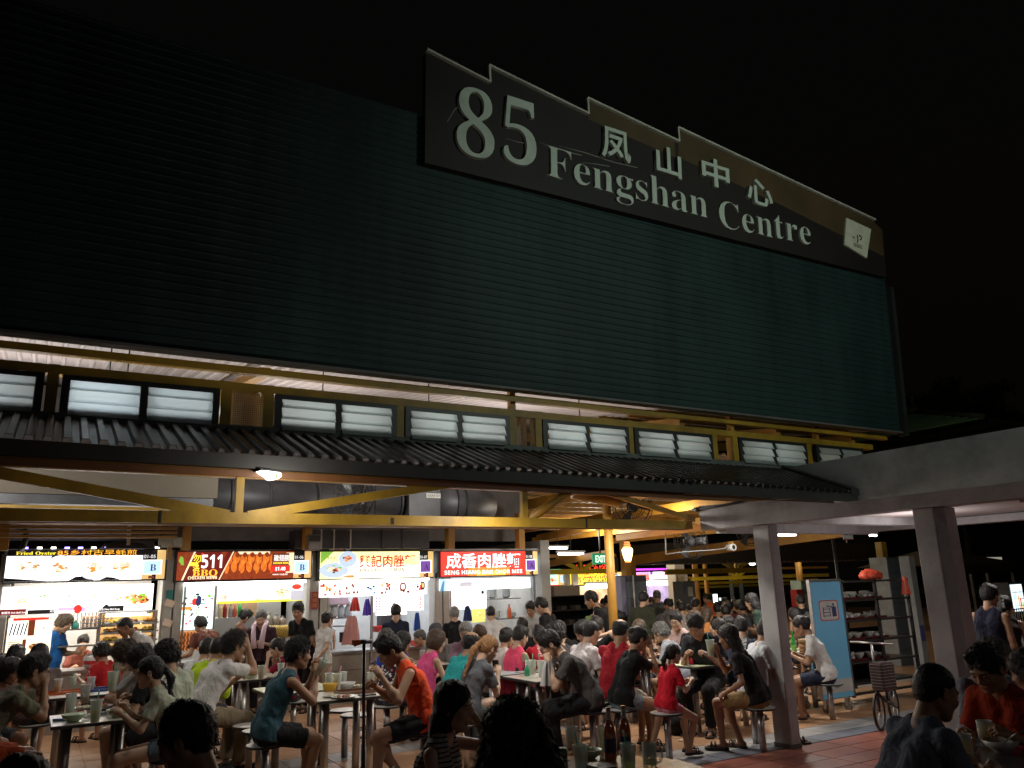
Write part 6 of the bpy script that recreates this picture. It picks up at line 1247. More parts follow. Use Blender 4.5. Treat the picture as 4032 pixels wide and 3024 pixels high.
# second tiled pillar behind the tray rack with its yellow post
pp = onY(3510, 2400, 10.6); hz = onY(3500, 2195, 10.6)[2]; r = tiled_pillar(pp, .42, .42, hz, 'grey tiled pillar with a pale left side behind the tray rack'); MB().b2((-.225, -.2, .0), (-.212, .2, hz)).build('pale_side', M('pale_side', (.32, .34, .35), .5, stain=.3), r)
MB().b2((-.1, -.05, hz), (.05, .1, hz + .32)).build('steel_post', YEL, r); MB().b2((.06, .0, hz), (.14, .12, hz + .32)).build('steel_post', YELO, r)
q = onY(3635, 2495, 9.0); ms = MB().box((0, 0, 0), (.024, .006, .024)).mesh('mosaic_tile', M('mosaic_violet', (.06, .07, .26), .4)); t = empty('mosaic_post', (q[0], 9.0, 0), 0, 'narrow grey post with a patch of blue mosaic right of the tray rack', 'post'); MB().b2((-.09, 0, 0), (.07, .2, 2.1)).build('shaft', M('post_grey', (.24, .25, .26), .7, stain=.2), t)
for i in range(4):
    for j in range(9): link('mosaic_tile', ms, t, (-.06 + i * .032, -.002, q[2] + .13 - j * .03))
# tray rack with the blue banner
q0, q1 = onZ(3262, 2838), onZ(3620, 2830); X0, Y0 = 9.45, 7.62; zt = onY(3240, 2290, Y0)[2]; x0, x1, x2 = onY(3215, 2540, Y0)[0], onY(3338, 2540, Y0)[0], onY(3612, 2540, Y0)[0]
t = empty('banner_board', (x0, Y0, 0), 0, 'tall blue banner board with a tray return pictogram on the end of the rack', 'banner'); w = x1 - x0; bb = M('banner_blue', (.17, .50, .78), .5, var=.05, ns=2); zb = .19
p = Panel(t, 0, w, zb, zt, 0, bb, 'banner_face', .03)
wh = M('sign_white', (.5, .5, .48), .6); mk = lambda c, z, a0=.27, a1=.78: None
def rrect(a0, b0, a1, b1, mat, ra, rb, n=5):
    pts = []
    for (cx_, cy_, t0) in ((a1 - ra, b1 - rb, 0), (a0 + ra, b1 - rb, 90), (a0 + ra, b0 + rb, 180), (a1 - ra, b0 + rb, 270)):
        pts += [(cx_ + ra * math.cos(math.radians(t0 + 90 * i / n)), cy_ + rb * math.sin(math.radians(t0 + 90 * i / n))) for i in range(n + 1)]
    p.poly(pts, mat)
rrect(.22, .655, .84, .835, rd, .09, .024); rrect(.25, .664, .81, .826, wh, .08, .021)
for z in (.695, .725, .755): p.rect(.34, z, .56, z + .006, nv)
p.rect(.33, .69, .36, .775, nv); p.rect(.54, .69, .565, .765, nv); p.disc(.68, .795, .035, .0115, nv, 14); p.poly([(.62, .69), (.76, .69), (.76, .77), (.7, .782), (.64, .778), (.5, .786), (.5, .778), (.62, .768)], nv); p.rect(.40, .772, .52, .776, nv); p.rect(.47, .78, .5, .795, nv)
p.rect(0, .045, 1, .155, wh); lg = M('logo_green', (.18, .28, .08), .6); p.poly([(.14, .14), (.24, .135), (.3, .11), (.2, .115)], lg); p.poly([(.2, .115), (.3, .09), (.36, .07), (.32, .062), (.22, .08)], M('logo_grey', (.12, .14, .2), .6))
for i, s_ in enumerate(('National', 'Environment', 'Agency')): p.text(s_, .42, .122 - i * .017, .02, nv, width=(.12, .17, .1)[i])
p.rect(.4, .078, .78, .079, wh); p.done(); MB().b2((-.015, -.012, zt - .002), (w + .015, .04, zt + .03)).build('top_rail', STEEL, t)
for x in (-.014, w + .001): MB().b2((x, -.012, zb), (x + .013, .04, zt)).build('side_rail', STEEL, t)
t = empty('tray_rack', (x1, Y0, 0), 0, 'dark steel tray return rack on castors holding red trays and dirty dishes', 'rack'); W_ = x2 - x1; ds = M('rack_steel', (.10, .095, .09), .4, metal=.7, var=.2, stain=.3)
for x in (0.02, W_ * .5, W_ - .02): 
    for y in (0, .55): MB().b2((x - .022, y, .16), (x + .022, y + .035, zt)).build('upright', ds, t)
zs = [.34, .62, .90, 1.18, 1.46, zt]
MB().b2((.0, .56, .2), (W_, .58, 1.02)).build('back_sheet', BLACK, t); MB().b2((.0, .03, .2), (.015, .55, 1.1)).build('side_sheet', BLACK, t)
for z in zs: MB().b2((0, 0, z - .03), (W_, .02, z)).build('shelf_rail', ds, t); MB().b2((0, .02, z - .022), (W_, .58, z - .012)).build('shelf', ds, t)
MB().b2((-w, .1, .16), (W_, .16, .19)).build('base_rail', ds, t)
for x, y in ((-w + .12, .05), (-.08, .05), (W_ - .1, .05), (-.4, .5), (W_ - .1, .5)):
    c = MB(); c.tube([(x - .02, y, .06), (x + .02, y, .06)], .058, 16); c.build('castor', M('castor_grey', (.16, .14, .12), .6), t); MB().b2((x - .03, y - .02, .06), (x + .03, y + .03, .17)).build('castor_fork', STEEL, t)
for i, (z, xs_) in enumerate(((1.46, (.08, .58)), (1.18, (.08, .62)), (.9, (.08, .6)), (.62, (.08, .56)))):
    for k, x in enumerate(xs_):
        o = MB(); o.b2((0, 0, 0), (.42, .34, .012)); o.b2((0, 0, .012), (.42, .012, .03)); o.b2((0, .328, .012), (.42, .34, .03)); o = o.build('serving_tray', M('tray_maroon', (.08, .012, .013), .4), None, (x1 + x, Y0 + .06, z)); tag(o, 'dark red tray on the %s shelf of the rack, %s side' % (('second', 'third', 'fourth', 'fifth')[i], ('near', 'far')[k]), 'tray')
        for q in range(3):
            c = MB().lathe([(.03, 0), (.035, .004), (.07, .04), (.068, .045), (.03, .01)], n=12, caps=False).build('used_bowl', M('melamine_dull', (.35, .35, .33), .4), None, (x1 + x + .09 + q * .12, Y0 + .15 + .05 * (q % 2), z + .013)); c.scale = (1.15, 1.15, random.uniform(1.2, 2.2)); c.rotation_euler = (random.uniform(-.2, .2), random.uniform(-.2, .2), 0); tag(c, '%s used bowl on the %s tray of the %s rack shelf' % (('left', 'middle', 'right')[q], ('near', 'far')[k], ('second', 'third', 'fourth', 'fifth')[i]), 'bowl', 'dirty bowls on the tray rack')
        b = MB(); rg = random.Random(i * 7 + k)
        for q in range(5): b.lathe([(.005, 0), (.03, .01), (.035, .03), (.02, .05), (.004, .055)], (rg.uniform(.05, .35), rg.uniform(.05, .28), .0), 6)
        o = b.build('crumpled_tissue', M('tissue', (.6, .58, .55), .9, bump=.5, bs=40), None, (x1 + x, Y0 + .06, z + .013)); tag(o, 'crumpled tissues heaped on the %s tray of the %s rack shelf' % (('near', 'far')[k], ('second', 'third', 'fourth', 'fifth')[i]), 'tissue', 'tissues on the rack trays')
F = Field((-.3, -.2, -.02), (.3, .2, .24), .012); F.ell((-.02, 0, .06), (.2, .13, .09), k=.03); F.ell((-.12, 0, .05), (.1, .1, .06), k=.03); F.ell((.1, .02, .05), (.12, .1, .07), k=.02); F.noise(.012, 28, 2); F.noise(.006, 60, 5); F.plane((0, 0, 0.002), (0, 0, -1)); V, Q = F.mesh(); b = link('plastic_bag', np_mesh('plastic_bag', V, Q, [M('orange_red_plastic', (.45, .06, .03), .35, bump=.8, bs=14)]), None, (x1 + W_ * .60, Y0 + .15, zt)); tag(b, 'inflated orange red plastic bag lying on top of the tray rack', 'bag')
drape('bag_tail', x1 + W_ * .93, zt + .03, .12, .26, M('orange_red_plastic', (.62, .08, .04), .4), 'tail of an orange red plastic bag hanging off the rack corner', 'bag', Y0 - .03, 8)
# folding bicycle with tartan bag
q = onZ(3472, 2878); t = empty('folding_bicycle', (q[0], q[1], 0), .35, 'small folding bicycle with spoked wheels parked before the tray rack', 'bicycle'); s_ = .2
def wheel(x):
    w = MB(); w.tube([(x + s_ * math.cos(a), 0, s_ + .015 + s_ * math.sin(a)) for a in np.linspace(0, 2 * pi, 29)[:-1]], .017, 8, closed=True); wh_ = w.build('wheel', BLACK, t)
    c = MB(); c.tube([(x + s_ * .84 * math.cos(a), 0, s_ + .015 + s_ * .84 * math.sin(a)) for a in np.linspace(0, 2 * pi, 25)[:-1]], .006, 6, closed=True); c.build('rim', STEEL, wh_)
    for i in range(6): a = i * pi / 3; MB().tube([(x, 0, s_ + .015), (x + s_ * .83 * math.cos(a), 0, s_ + .015 + s_ * .83 * math.sin(a))], .008, 5).build('spoke', STEEL, wh_)
wheel(0); wheel(.62); f = MB(); f.tube([(0, 0, .215), (.03, 0, .45), (.06, 0, .6)], .018, 8); f.tube([(.03, 0, .42), (.3, 0, .3), (.62, 0, .215)], .02, 8); f.tube([(.4, 0, .27), (.38, 0, .7)], .014, 8); f.build('frame', DARKM, t)
f = MB(); f.tube([(.06, 0, .6), (.05, 0, .98)], .016, 8); f.tube([(.05, -.25, .98), (.05, .25, 1.0)], .012, 8); f.build('handlebar', STEEL, t); MB().lathe([(.01, .04), (.06, .03), (.09, .0), (.02, -.01)], (.38, 0, .7), 12).build('saddle', BLACK, t); MB().tube([(.3, -.03, .28), (.3, -.15, .22)], .012, 6).build('pedal', BLACK, t)
q = onY(3462, 2690, q[1] - .1); o = MB(); o.b2((-.13, -.08, 0), (.13, .1, .32)); o = o.build('tartan_bag', cloth((.05, .03, .03), 'plaid'), None, (q[0] + .1, q[1], .46)); bv = o.modifiers.new('bevel', 'BEVEL'); bv.width = .03; bv.segments = 3; tag(o, 'dark tartan checked bag hanging on the folding bicycle', 'bag')
# distance on the right: tented kiosk, railing, dark trees and blocks
t = empty('kiosk_tent', (0, 0, 0), 0, 'dim beige tent roof of a kiosk seen between the pillar and the right edge', 'tent'); a, b_, c = onY(3755, 2222, 17), onY(4040, 2218, 17), onY(3850, 2148, 17); m_ = M('tent_canvas', (.16, .12, .07), .8, stain=.2)
MB().add([tuple(a), tuple(b_), (c[0], 19, c[2]), (a[0], 21, a[2]), (b_[0], 21, b_[2])], [(0, 1, 2), (0, 2, 3), (1, 4, 2), (4, 3, 2)]).build('canvas', m_, t); MB().b2((a[0], 16.9, a[2] - .35), (b_[0] + 1, 17, a[2])).build('valance', M('valance_dark', (.05, .04, .025), .8), t)
for u in (3770, 3835, 3900, 4000): x = onY(u, 2300, 17)[0]; MB().b2((x - .05, 17, 0), (x + .05, 17.1, a[2])).build('post', M('post_tan', (.10, .08, .06), .7), t)
MB().b2((a[0] + .6, 18.2, 2.1), (b_[0] + .6, 18.3, 2.3)).build('lit_strip', ME('kiosk_strip', (.8, .75, .6), .35), t)
t = empty('railing', (0, 0, 0), 0, 'pale metal railing behind the couple at the right', 'railing'); z = onY(3920, 2402, 12.4)[2]; xa = onY(3800, 2400, 12.4)[0]
MB().b2((xa, 12.38, z - .03), (xa + 5, 12.42, z)).build('top_rail', STEEL, t)
for i in range(46): MB().b2((xa + i * .11, 12.39, .1), (xa + .02 + i * .11, 12.41, z - .03)).build('baluster', STEEL, t)
def far_block(u0, u1, v0, y, label, lit=6, seed=1):
    a, b_ = onY(u0, v0, y), onY(u1, v0, y); r = empty('apartment_block', (0, 0, 0), 0, label, 'building'); rg = random.Random(seed); m = M('block_night', (.035, .03, .028), .9, stain=.3); MB().b2((a[0], y, 0), (b_[0], y + 8, a[2])).build('wall', m, r)
    wm_ = M('window_night', (.03, .032, .04), .3); n = max(3, int((b_[0] - a[0]) / 3)); k = int(a[2] / 3)
    for i in range(n):
        for j in range(1, k): x = a[0] + .8 + i * 3; MB().b2((x, y - .03, j * 3), (x + 1.5, y, j * 3 + 1.3)).build('window', wm_, r)
far_block(3560, 4200, 1560, 60, 'faint dark apartment block behind the green roof at the right edge', 3)
t = empty('street_lamp', (17.5, -5.5, 0), 0, 'tall unseen street lamp post, standing apart from the name board light', 'street lamp'); MB().tube([(0, 0, 0), (0, 0, 8.7)], [.09, .06], 10).build('pole', GALV, t); MB().b2((-.7, -.1, 8.72), (.15, .1, 8.84)).build('head', DARKM, t)  # unseen post, added; the name board's spot light hangs elsewhere
def leafy(u, v, y, R_, label, seed):
    c = onY(u, v, y); r = empty('tree', (c[0], y, 0), 0, label, 'tree', 'dark trees beyond the food centre'); MB().tube([(0, 0, 0), (.1, 0, c[2] * .5), (0, 0, c[2])], [.22, .16, .06], 8).build('trunk', M('bark', (.04, .03, .022), .9), r); rg = np.random.RandomState(seed); n = 2600; d = rg.normal(size=(n, 3)); d /= np.linalg.norm(d, axis=1)[:, None]
    cl = rg.normal(size=(14, 3)) * R_ * .5; p_ = cl[rg.randint(0, 14, n)] + d * (R_ * .42 * rg.rand(n, 1) ** .4); p_[:, 2] = p_[:, 2] * .7 + c[2]; a1 = rg.normal(size=(n, 3)) * .14; a2 = rg.normal(size=(n, 3)) * .14; V_ = np.stack([p_, p_ + a1, p_ + a2], 1).reshape(-1, 3); me = np_mesh('crown', V_, np.zeros((0, 4), int), [M('leaf_night', (.04, .06, .02), .7)], tris=np.arange(3 * n).reshape(-1, 3)); link('crown', me, r)
leafy(3720, 1620, 30, 2.2, 'dark tree crown above the green pyramid roof at the right', 1); leafy(3950, 1660, 34, 2.6, 'dark tree crown above the concrete beam at the right edge', 2)
# ---------------------------------------------------------------- tables, stools and what stands on them
TT = M('table_laminate', (.55, .52, .46), .28, var=.06, ns=4, stain=.12, bump=.02); TG = M('table_laminate_green', (.50, .55, .36), .28, var=.06, ns=4, stain=.12)
TB = M('table_edge', (.03, .028, .028), .5); ST = M('stool_top', (.62, .60, .56), .35, var=.05, stain=.18)
TZ = .778
def table(x0, x1, y0, y1, label, mat=TT, legs=True):
    cx_, cy_ = (x0 + x1) / 2, (y0 + y1) / 2; t = empty('dining_table', (cx_, cy_, 0), 0, label, 'table', 'hawker centre dining tables'); hx, hy = (x1 - x0) / 2, (y1 - y0) / 2
    MB().b2((-hx, -hy, TZ - .03), (hx, hy, TZ - .006)).build('edge_band', TB, t); MB().b2((-hx + .004, -hy + .004, TZ - .006), (hx - .004, hy - .004, TZ)).build('tabletop', mat, t)
    for sx in (-1, 1):
        for sy in (-1, 1): MB().tube([(sx * (hx - .13), sy * (hy - .16), 0), (sx * (hx - .13), sy * (hy - .16), TZ - .03)], .038, 16).build('leg', STEEL, t)
    return t
def stool(x, y, z, label, grp='round stools at the hawker tables'):
    t = empty('stool', (x, y, 0), 0, label, 'stool', grp); MB().tube([(0, 0, z - .022), (0, 0, z - .004)], .172, 28).build('rim', TB, t); MB().tube([(0, 0, z - .004), (0, 0, z)], .168, 28).build('seat', ST, t); MB().tube([(0, 0, 0), (0, 0, z - .022)], .036, 14).build('leg', STEEL, t); return t
def tb(uL, uR, v, w=None, d=.78, label='', mat=TT):
    a, b_ = onZ(uL, v, TZ), onZ(uR, v, TZ); x0 = a[0]; x1 = x0 + w if w else b_[0]; y0 = (onZ((uL + uR) / 2, v, TZ))[1]; return table(x0, x1, y0, y0 + d, label, mat)
a = onZ(200, 2862, TZ); table(a[0], onZ(549, 2829, TZ)[0], a[1], a[1] + .75, 'dark edged table with green cups and bowls at the lower left')
a = onZ(190, 2752, TZ); table(a[0], a[0] + .78, a[1], a[1] + .75, 'table behind the lower left one, with blue tray')
a = onZ(929, 2681, TZ); table(a[0], a[0] + .72, a[1], a[1] + .8, 'table with orange drink before the man in white and khaki')
a = onZ(1250, 2763, TZ); table(a[0], onZ(1534, 2736, TZ)[0], a[1], a[1] + .72, 'table between the teal singlet and orange singlet men'); table(a[0] - .25, a[0] + .5, a[1] + .85, a[1] + 1.6, 'pale table just behind the one between the two singlet men', TG)
a = onZ(2112, 2685, TZ); table(a[0], onZ(2318, 2667, TZ)[0], a[1], a[1] + .75, 'pale yellow table with bowls and tissues near the middle'); table(a[0] - .12, a[0] + .62, a[1] + .85, a[1] + 1.6, 'bluish table behind the pale yellow middle table', M('table_laminate_blue', (.42, .52, .55), .28, stain=.12))
a = onZ(2735, 2627, TZ); table(a[0], onZ(2895, 2612, TZ)[0], a[1], a[1] + .75, 'green topped table before the girl in red', TG); a5 = a
a = onZ(2567, 2619, TZ); table(a[0], a[0] + .5, a[1] + .1, a[1] + .8, 'table with silver foil box left of the red bottle')
a = onZ(1615, 2627, TZ); table(a[0], a[0] + .75, a[1], a[1] + .75, 'table with a cup between the floral and pink tank women')
a = onZ(3105, 2573, TZ); table(a[0], a[0] + .75, a[1], a[1] + .75, 'table with green bottle right of the first concrete pillar'); a = onZ(2230, 2580, TZ); table(a[0], a[0] + .8, a[1], a[1] + .7, 'narrow table behind the man in the white crew cut', TG)
a = onZ(2650, 2560, TZ); table(a[0], a[0] + .8, a[1], a[1] + .7, 'table with a dark beer bottle before the young man in pink')
rt = onZ(2500, 2985, TZ); t = empty('round_table', (rt[0] - .35, rt[1] - .28, 0), 0, 'brown round table with beer bottles and cups at the bottom edge', 'table'); MB().tube([(0, 0, TZ - .035), (0, 0, TZ)], .52, 40).build('tabletop', M('brown_laminate', (.16, .085, .04), .35, stain=.2), t); MB().tube([(0, 0, 0), (0, 0, TZ - .035)], .05, 14).build('leg', DARKM, t)
q = onZ(3905, 3010, TZ); t = empty('round_table', (q[0] + .1, q[1] - .1, 0), 0, 'dark table with beer mugs at the lower right corner', 'table'); MB().tube([(0, 0, TZ - .035), (0, 0, TZ)], .5, 40).build('tabletop', M('dark_laminate', (.06, .055, .05), .25, stain=.2), t); MB().tube([(0, 0, 0), (0, 0, TZ - .035)], .05, 14).build('leg', DARKM, t)
for u, v, lab in ((950, 2834, 'empty white stool, first of three in a row by the khaki trousers'), (985, 2853, 'empty white stool, middle of three in a row by the teal singlet man'), (1025, 2873, 'empty white stool nearest the teal singlet man'), (1359, 2793, 'empty round stool under the table of the two singlet men'), (1402, 2811, 'second empty stool under the table of the two singlet men'), (2257, 2751, 'empty stool behind the pale yellow middle table'), (2338, 2765, 'empty white stool right of the pale yellow middle table')):
    p = onZ(u, v, .505); stool(p[0], p[1], .505, lab)
TEA = {'green': (.42, .45, .05), 'orange': (.65, .16, .02), 'lime': (.6, .66, .1), 'milk': (.45, .28, .12), 'clear': (.5, .55, .5), 'beer': (.55, .30, .02), 'yellow': (.62, .5, .08)}
CUPM = MT('cup_plastic', (.80, .84, .80), .62, .2); STRAW = M('straw_teal', (.02, .40, .28), .4); STRAWP = M('straw_pink', (.6, .25, .4), .4)
def cup(u, v, kind, label, h=.15, z=TZ, straw=True, pink=False, fill=.55, p=None, parent=None, tilt=None, k=1.):
    p = onZ(u, v, z) if p is None else p; t = empty('drink_cup', tuple(p), random.uniform(0, 6), label, 'cup'); t.scale = (k, k, k)
    MB().lathe([(.028, 0), (.03, .002), (.044, h), (.047, h + .004), (.045, h + .004), (.041, h), (.028, .004)], n=18, caps=False).build('cup_wall', CUPM, t)
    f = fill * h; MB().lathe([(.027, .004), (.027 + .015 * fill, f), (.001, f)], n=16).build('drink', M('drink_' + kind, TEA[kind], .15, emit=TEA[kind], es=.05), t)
    if straw: MB().tube([(.01, 0, .02), (-.02, .01, h + .02), (-.03, .015, h + .07)], .0045, 6).build('straw', STRAWP if pink else STRAW, t)
    if tilt: t.rotation_euler = tilt
    return t
def bowl(u, v, label, mat=None, r=.095, h=.065, spoon=False, z=TZ, food=(.5, .35, .15)):
    p = onZ(u, v, z); t = empty('bowl', tuple(p), random.uniform(0, 6), label, 'bowl'); MB().lathe([(r * .42, 0), (r * .45, .006), (r * .8, h * .45), (r, h), (r * .96, h), (r * .74, h * .45), (.01, .012)], n=24, caps=False).build('bowl_wall', mat or M('melamine_green', (.46, .56, .38), .3), t)
    MB().lathe([(.001, h * .62), (r * .5, h * .66), (r * .83, h * .6)], n=14, caps=False).build('soup', M('soup_%.1f' % food[0], food, .3, var=.4, ns=40), t)
    if spoon: b = MB(); b.tube([(.0, .0, h * .6), (.09, .03, h + .04), (.14, .05, h + .07)], .005, 5); b.build('spoon', STEEL, t)
    return t
def plate(u, v, label, r=.1, z=TZ, mat=None):
    p = onZ(u, v, z); t = empty('plate', tuple(p), 0, label, 'plate'); MB().lathe([(r * .6, 0), (r, .018), (r * .97, .02), (r * .6, .006), (.001, .005)], n=22, caps=False).build('rim', mat or M('melamine_white', (.55, .55, .53), .3), t)
    b = MB(); rg = random.Random(int(u))
    for _ in range(9): b.lathe([(.004, 0), (.02, .006), (.018, .018), (.004, .024)], (rg.uniform(-.5, .5) * r, rg.uniform(-.5, .5) * r, .006), 6)
    b.build('food', M('plate_food_%d' % (int(u) % 3), [(.4, .22, .08), (.5, .45, .3), (.3, .12, .05)][int(u) % 3], .6, var=.4, ns=50), t)
def tissue(u, v, label, k=1., z=TZ):
    b = MB(); rg = random.Random(int(u + v))
    for _ in range(6): b.lathe([(.004, 0), (.022 * k, .008), (.026 * k, .022), (.012, .04 * k), (.002, .045 * k)], (rg.uniform(-.03, .03), rg.uniform(-.03, .03), rg.uniform(0, .012)), 5, smooth=False)
    o = b.build('crumpled_tissue', M('tissue', (.6, .58, .55), .9, bump=.5, bs=40), None, tuple(onZ(u, v, z))); tag(o, label, 'tissue')
def tray(u, v, label, rgb, w=.36, d=.26, z=TZ, rz=0.):
    p = onZ(u, v, z); b = MB(); b.b2((-w / 2, -d / 2, 0), (w / 2, d / 2, .008)); b.b2((-w / 2, -d / 2, .008), (w / 2, -d / 2 + .01, .028)); b.b2((-w / 2, d / 2 - .01, .008), (w / 2, d / 2, .028)); b.b2((-w / 2, -d / 2 + .01, .008), (-w / 2 + .01, d / 2 - .01, .028)); b.b2((w / 2 - .01, -d / 2 + .01, .008), (w / 2, d / 2 - .01, .028))
    o = b.build('serving_tray', M('tray_%.2f_%.2f' % (rgb[0], rgb[2]), rgb, .4), None, tuple(p)); o.rotation_euler = (0, 0, rz); tag(o, label, 'tray')
# lower left table
cup(373, 2842, 'green', 'plastic cup half full of green tea on the lower left table', fill=.55, k=1.15); cup(275, 2806, 'clear', 'cup of clear ice water with green straw, left of the green tea', fill=.3, k=1.1); cup(332, 2768, 'milk', 'taller pale cup behind the ice water on the lower left table', fill=.3, k=1.15, pink=True)
bowl(288, 2842, 'pale green bowl nearest the man with glasses', r=.1); bowl(463, 2822, 'pale green bowl of noodles before the ponytailed woman', r=.1, food=(.6, .45, .2)); plate(325, 2792, 'oval plate of leftovers behind the green bowls'); plate(398, 2786, 'second plate of leftovers beside the oval one'); tissue(410, 2770, 'crumpled tissue behind the green tea cup'); tissue(345, 2830, 'tissue lying flat by the green tea cup', .8)
tray(400, 2718, 'blue plastic tray on the table behind the lower left one', (.03, .05, .22)); tray(255, 2730, 'orange tray on the table behind the lower left one', (.5, .1, .02)); cup(285, 2700, 'clear', 'squat pale cup on the table behind the lower left one', h=.1)
# table of the man in white and khaki
cup(1028, 2675, 'orange', 'plastic cup of orange iced tea before the man in white', fill=.5, k=1.05, straw=False); tray(988, 2650, 'red tray on the table of the man in white', (.4, .02, .03)); tray(975, 2668, 'pale foam box tray on the near side of the same table', (.5, .52, .46), .2, .14); plate(1072, 2668, 'plate at the far end of the orange tea table'); tissue(1060, 2664, 'tissue beside the plate at the orange tea table', .8); cup(1105, 2662, 'milk', 'whitish cup near the woman in maroon', fill=.5)
# singlet men's table
cup(1327, 2718, 'orange', 'cup of orange drink with two pink straws', fill=.4, pink=True, k=1.1); cup(1295, 2712, 'clear', 'clear cup with a pale straw beside the orange drink', fill=.3, pink=True, k=1.05); cup(1350, 2703, 'clear', 'empty clear cup behind the orange drink', fill=.2, straw=False); o = MB().lathe([(.06, 0), (.075, .07), (.078, .08)], n=20).build('yellow_tub', M('tub_yellow', (.6, .34, .02), .4), None, tuple(onZ(1298, 2722, TZ))); tag(o, 'yellow plastic tub beside the orange drink', 'tub')
plate(1355, 2748, 'large plate heaped with food scraps before the orange singlet man', r=.13); o = MB().b2((-.08, -.05, 0), (.08, .05, .012)).build('wallet', BLACK, None, tuple(onZ(1445, 2738, TZ))); tag(o, 'black wallet lying on the table by the orange singlet man', 'wallet'); cup(1664, 2588, 'milk', 'white cup with a teal straw held near the pink tank woman', fill=.6, h=.1)
# middle tables
cup(2083, 2658, 'yellow', 'left one of three cups on the bluish table', fill=.45, k=1.05); cup(2098, 2656, 'beer', 'middle one of three cups on the bluish table', fill=.5, k=1.05); cup(2134, 2665, 'lime', 'cup of yellow drink standing apart on the pale yellow table', fill=.25, k=1.15)
bowl(2160, 2655, 'white bowl behind the crumpled tissues', M('melamine_white', (.55, .55, .53), .3)); bowl(2243, 2655, 'flared bowl with red chopsticks on the pale yellow table', M('melamine_white', (.55, .55, .53), .3), r=.11, spoon=True); tissue(2180, 2662, 'crumpled tissue in a dish on the pale yellow table', 1.2); tissue(2245, 2660, 'crumpled tissue inside the flared bowl', 1.1, TZ + .04); plate(2180, 2668, 'plate under the crumpled tissue on the pale yellow table'); o = MB().b2((-.1, -.03, 0), (.1, .03, .04)).build('spectacle_case', BLACK, None, tuple(onZ(2055, 2640, TZ))); tag(o, 'black case lying on the bluish table', 'case')
bottle('green_can', *[float(q) for q in onZ(2076, 2662, TZ)[:2]], TZ, .13, .033, (.03, .25, .12), 'green drink can among the cups on the bluish table', 'can', cap=(.4, .4, .4))
# green topped table
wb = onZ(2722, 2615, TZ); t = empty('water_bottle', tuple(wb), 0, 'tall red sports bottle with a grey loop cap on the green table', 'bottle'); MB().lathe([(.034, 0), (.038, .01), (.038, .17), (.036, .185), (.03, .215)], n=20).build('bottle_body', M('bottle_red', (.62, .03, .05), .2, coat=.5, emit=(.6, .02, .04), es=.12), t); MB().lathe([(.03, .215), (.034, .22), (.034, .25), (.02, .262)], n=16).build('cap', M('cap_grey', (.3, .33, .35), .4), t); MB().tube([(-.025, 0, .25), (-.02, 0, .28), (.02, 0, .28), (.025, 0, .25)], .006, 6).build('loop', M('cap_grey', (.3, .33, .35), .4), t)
ph = onZ(2702, 2612, TZ); t = empty('phone', (ph[0], ph[1], ph[2] + .08), 1.0, 'lit phone propped upright against the red bottle', 'phone'); MB().box((0, 0, 0), (.072, .008, .15)).build('phone_body', BLACK, t); MB().box((0, -.0055, .0), (.064, .002, .135)).build('screen', ME('screen_blue', (.35, .65, .95), 1.1), t); MB().box((0, -.0075, .03), (.064, .001, .05)).build('screen_picture', ME('screen_green', (.12, .65, .45), 1.0), t); t.rotation_euler = (.2, 0, -.9)
bowl(2818, 2606, 'pale green bowl on the green table before the long haired woman', r=.1); t = onZ(2595, 2612, TZ); o = MB().b2((-.13, -.08, 0), (.13, .08, .04)).build('foil_box', M('foil', (.6, .6, .62), .25, metal=.8, bump=.8, bs=30), None, tuple(t)); tag(o, 'silver foil food box on the table left of the girl', 'food box'); tissue(2762, 2610, 'small napkin on the green table', .6)
def beer(p, label, k=1.): 
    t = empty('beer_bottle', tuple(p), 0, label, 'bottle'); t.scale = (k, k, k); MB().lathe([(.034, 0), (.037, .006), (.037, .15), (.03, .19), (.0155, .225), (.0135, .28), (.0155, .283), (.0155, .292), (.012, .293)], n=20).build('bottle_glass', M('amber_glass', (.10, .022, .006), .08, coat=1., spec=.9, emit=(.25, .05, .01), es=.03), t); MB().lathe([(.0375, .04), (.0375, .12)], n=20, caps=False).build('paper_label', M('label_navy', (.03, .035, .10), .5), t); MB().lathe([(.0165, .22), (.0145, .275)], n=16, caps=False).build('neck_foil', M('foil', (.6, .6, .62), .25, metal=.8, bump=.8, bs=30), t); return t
p = onZ(2683, 2560, TZ); beer(p, 'dark beer bottle before the young man in pink', 1.1)
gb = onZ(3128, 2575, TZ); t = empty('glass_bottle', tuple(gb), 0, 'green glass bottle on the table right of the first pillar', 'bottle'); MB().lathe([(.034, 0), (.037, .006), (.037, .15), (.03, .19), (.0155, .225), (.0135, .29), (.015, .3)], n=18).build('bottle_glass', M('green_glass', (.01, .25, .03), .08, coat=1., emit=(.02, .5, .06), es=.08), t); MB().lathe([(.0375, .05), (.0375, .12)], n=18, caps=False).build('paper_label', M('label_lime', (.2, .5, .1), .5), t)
o = MB(); 
for i in range(3): o.lathe([(.12, i * .06), (.125, i * .06 + .01), (.125, i * .06 + .05), (.12, i * .06 + .055)], n=24)
o = o.build('steamer_baskets', M('bamboo', (.22, .12, .05), .7, var=.3, ns=30), None, tuple(onZ(3185, 2568, TZ))); tag(o, 'pile of round bamboo steamers beside the green bottle', 'steamer')
